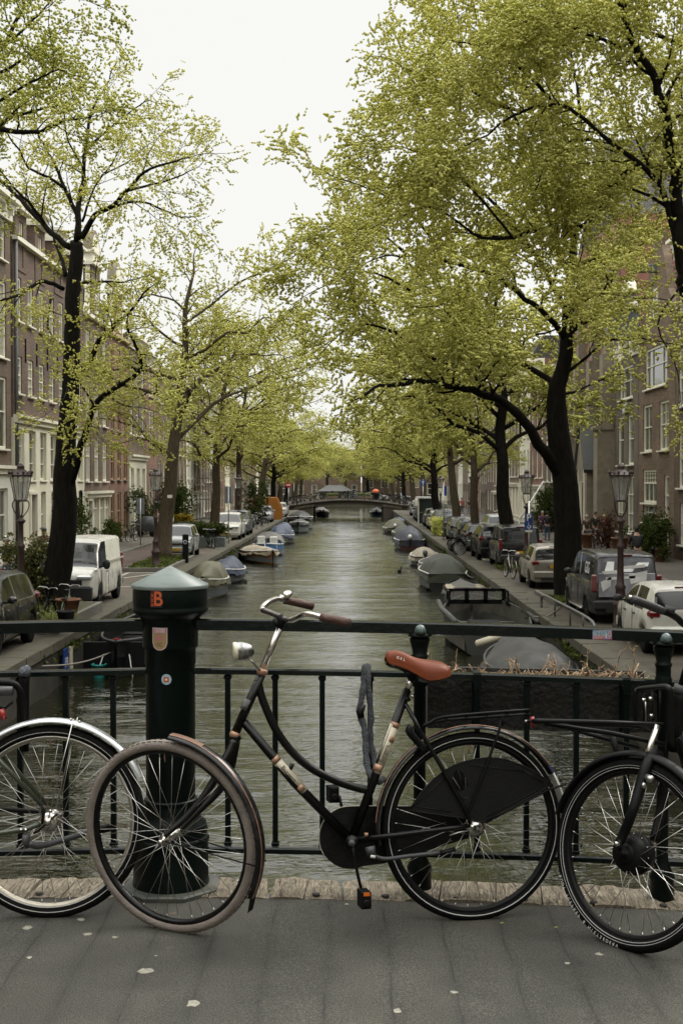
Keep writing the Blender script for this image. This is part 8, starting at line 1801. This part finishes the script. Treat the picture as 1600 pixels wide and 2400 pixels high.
lt('axle_nut', [(113, 1926, .066), (113, 1926, .085)], .0125, CHROME, n=14); lt('axle_nut', [(118, 1902, .06), (120, 1900, .07)], .006, CHROME)
for px in (50, 61): lt('stand_bolt', [(px, 1945, .07), (px, 1945, .08)], .006, CHROME)
lt('kickstand_pivot', [(63, 1956, .075), (62, 1972, .075), (66, 1986, .075)], [.024, .025, .018], GREYP, n=14, flat=.6)
lt('kickstand_leg', [(68, 1977, .085), (86, 1982, .07), (108, 1980, .04), (150, 1968, -.02), (204, 1952, -.10)], [.013, .013, .0115, .011, .0105], GREYP, sm=3)
lt('kickstand_foot', [(204, 1952, -.10), (236, 1944, -.15), (258, 1940, -.17)], [.012, .017, .013], BLKM)
lt('rear_light', [(4, 1662, -.1), (10, 1686, -.1)], .012, RED); lt('light_bracket', [(-30, 1650, -.12), (12, 1660, -.12), (30, 1645, -.12)], .006, BLKM)
lt('carrier_hoop', [(-40, 1600, -.12), (20, 1600, -.12), (44, 1612, -.13), (56, 1650, -.14), (60, 1700, -.14)], .013, BLKM, sm=3)
lt('rolled_mat', [(-60, 1622, -.1), (-5, 1620, -.1), (30, 1619, -.1)], [.020, .020, .017], GREYP, n=14)
lt('wrapped_saddle_post', [(60, 1760, -.2), (57, 1690, -.2), (54, 1640, -.2), (58, 1600, -.2), (60, 1572, -.2)], [.016, .02, .026, .019, .022], BLKM, n=12)
lt('plastic_cap', [(57, 1584, -.19), (58, 1574, -.19), (62, 1564, -.19), (60, 1560, -.19)], [.021, .023, .019, .008], pm('crumpled grey bag', (.09, .10, .12), .45, bump=.8, bs=60), n=10)
tyre_text(lw, 'CONTINENTAL', .329 + .012, .020, .014, GREYP, an3(14), 2.6 * 1, -1 if LS > 0 else 1)

# ---- right bicycle: e-bike front end with carrier ------------------
rb0 = WZp(1458, 2226, DK - .03)
rb = thing('bicycle', 'matt black electric bicycle with front carrier and hub motor at the right edge', 'bicycle', rb0)
rax = Vector((.733, .655, -.179)).normalized()
# wheel centre: hub seen at (1484,2000)
dcen = W(1484, 2001, rb0.y + .06)
def RBw(p): return Vector(p) - rb0
rw3, RM = wheel(rb, RBw(dcen), rax, .337, .0245, RUB, BLKM, pm('silver reflective band', (.42, .42, .41), .35), hub_r=.03, hub_w=.11, hub_m=BLKM, spoke_m=pm('bright spoke', (.75, .73, .68), .3, 1), orim=ALU, stripes2=True, nsp=36)
r4, u4, a4 = basis(rax); SS = 1 if r4.x > 0 else -1
def an4(d): return d if SS > 0 else 180 - d
MB().lathe([(.02, -.052), (.055, -.05), (.064, -.04), (.068, -.02), (.068, -.012), (.075, -.010), (.075, .012), (.068, .016), (.068, .035), (.06, .047), (.03, .052)], 32).build('hub_motor', BLKM, rw3)
mr_ = MB()
for k in range(12): mr_.ell((.071 * math.cos(k * .5236), .071 * math.sin(k * .5236), -.013), (.003, .003, .003), 6, 4)
o = mr_.build('motor_screws', ALU, rw3); o['kind'] = 'stuff'
mud(rw3, .362, an4(168), an4(20), .062, BLKM, dep=.018)
tyre_text(rw3, 'VREDESTEIN & PERFECT TOUR', .337 - .0245 + .010, .0245, .0155, WHTP, an4(268 if SS > 0 else 268), 2.55, -1 if SS > 0 else 1)
def RB(px, py, Y): return W(px, py, Y) - rb0
def rt(name, pts, r, mat_, sm=0, n=10, flat=1, parent=None):
    P = [RB(*p) for p in pts]; P = smooth_path(P, sm) if sm else P
    if hasattr(r, '__len__'): r = list(np.interp(np.linspace(0, 1, len(P)), np.linspace(0, 1, len(r)), r))
    return MB().tube(P, r, n, flat=flat).build(name, mat_, parent or rb)
hubY = dcen.y
nearp = dcen - rax * .075; farp = dcen + rax * .075
rt('fork_blade', [(1524, 1776, 4.49), (1512, 1800, 4.46), (1498, 1850, 4.43), (1480, 1905, 4.40), (1462, 1950, nearp.y), (1449, 1976, nearp.y)], [.021, .02, .0195, .018, .018, .015], BLKM, sm=3, n=12)
rt('fork_blade', [(1536, 1776, 4.55), (1548, 1800, 4.6), (1552, 1850, 4.6), (1546, 1905, 4.58), (1530, 1970, farp.y)], [.02, .02, .019, .018, .015], BLKM, sm=3, n=12)
rt('dropout', [(1452, 1968, nearp.y - .005), (1447, 1982, nearp.y - .005), (1450, 1992, nearp.y - .005)], [.017, .021, .012], BLKM, flat=.5)
rt('axle_nut', [(1451, 1980, nearp.y - .015), (1442, 1977, nearp.y - .05)], [.011, .008], CHROME, n=6)
rt('fork_crown', [(1518, 1775, 4.50), (1528, 1768, 4.52), (1542, 1772, 4.56)], .022, BLKM)
rt('steerer', [(1512, 1778, 4.5), (1524, 1745, 4.53), (1540, 1700, 4.55)], .0125, CHROME)
rt('brake_block', [(1516, 1822, 4.42), (1526, 1828, 4.45)], [.012, .016], GREYP); rt('brake_bolt', [(1520, 1826, 4.40), (1524, 1826, 4.37)], .013, ALU, n=10); rt('brake_pad', [(1504, 1846, 4.42), (1510, 1836, 4.42)], .008, ALU)
rt('brake_block', [(1567, 1858, 4.66), (1575, 1850, 4.68)], .014, GREYP); rt('brake_pad', [(1552, 1872, 4.66), (1564, 1862, 4.66)], .009, ALU)
# head tube and stem
rt('head_tube', [(1574, 1760, 4.62), (1582, 1700, 4.62), (1592, 1640, 4.62), (1596, 1614, 4.62)], [.026, .03, .028, .024], BLKM, n=14)
rt('headset', [(1592, 1626, 4.62), (1597, 1606, 4.62)], .027, GREYP, n=14); rt('stem', [(1596, 1612, 4.62), (1612, 1556, 4.62), (1640, 1480, 4.6)], .0155, BLKM)
rt('down_tube', [(1584, 1720, 4.62), (1640, 1840, 4.68), (1700, 1960, 4.7)], .028, BLKM)
DGR = pm('dark grey rubber grip', (.035, .035, .037), .55, bump=.3, bs=120)
rt('bar_end_cap', [(1472, 1398, 4.1), (1480, 1402, 4.1)], .007, ALU)
hb3 = mk('handlebar', None, rb)
rt('grip', [(1479, 1404, 4.1), (1484, 1405.5, 4.1), (1510, 1415, 4.14), (1540, 1427, 4.19), (1552, 1432, 4.2)], [.0115, .0145, .0145, .0148, .0135], DGR, n=14, parent=hb3)
rt('bar', [(1549, 1431, 4.2), (1568, 1438, 4.22), (1586, 1449, 4.26), (1600, 1462, 4.3), (1640, 1485, 4.45), (1700, 1490, 4.65)], .0118, BLKM, sm=3, parent=hb3)
rt('bell', [(1566, 1436, 4.22), (1571, 1422, 4.22)], [.017, .018], DGR, n=16, parent=hb3)
# front carrier
ca = mk('front_carrier', None, rb)
rt('carrier_bar', [(1250, 1690, 4.58), (1262, 1690, 4.57), (1290, 1690, 4.56), (1420, 1693, 4.55), (1554, 1699, 4.56)], [.009, .0095, .0085, .0085, .0085], BLKM, n=10, parent=ca)
rt('carrier_bar', [(1275, 1694, 4.6), (1357, 1708, 4.58), (1430, 1718, 4.56), (1556, 1745, 4.55)], .0085, BLKM, n=10, parent=ca)
rt('carrier_bar', [(1275, 1694, 4.75), (1340, 1709, 4.76), (1420, 1732, 4.78), (1495, 1752, 4.8)], .0085, BLKM, n=10, parent=ca)
rt('carrier_bar', [(1250, 1690, 4.78), (1360, 1697, 4.8), (1500, 1702, 4.82)], .0085, BLKM, n=10, parent=ca)
rt('carrier_bar', [(1252, 1690, 4.58), (1248, 1690, 4.68), (1252, 1690, 4.78)], .0085, BLKM, n=10, parent=ca)
rt('red_reflector', [(1252, 1686, 4.54), (1252, 1702, 4.54)], .0, RED, parent=ca) if False else None
rt('carrier_hoop', [(1488, 1700, 4.82), (1488, 1650, 4.82), (1489, 1622, 4.82), (1497, 1615, 4.81), (1530, 1611, 4.7), (1553, 1609, 4.6), (1564, 1612, 4.56), (1569, 1625, 4.55), (1570, 1680, 4.55), (1570, 1752, 4.55)], .0125, BLKM, sm=4, n=8, parent=ca, flat=.75)
for px, Y in ((1507, 4.78), (1527, 4.7), (1545, 4.63)): rt('carrier_slat', [(px, 1614, Y), (px + 1, 1700, Y)], .009, BLKM, parent=ca, flat=.4)
for px, py, Y in ((1508, 1641, 4.76), (1524, 1638, 4.69), (1526, 1678, 4.69)):
    rt('carrier_bolt', [(px, py, Y - .02), (px - 1, py, Y - .035)], .0085, CHROME, n=6, parent=ca)
rt('carrier_bracket', [(1511, 1645, 4.755), (1512, 1690, 4.755)], .006, ALU, parent=ca, flat=.4)
rt('carrier_leg', [(1435, 1728, 4.74), (1445, 1770, 4.74), (1452, 1800, 4.74)], .011, BLKM, parent=ca)
rt('cable', [(1600, 1750, 4.4), (1590, 1730, 4.4), (1584, 1745, 4.42), (1596, 1790, 4.45), (1610, 1840, 4.5)], .0026, BLKM, sm=4, n=6)
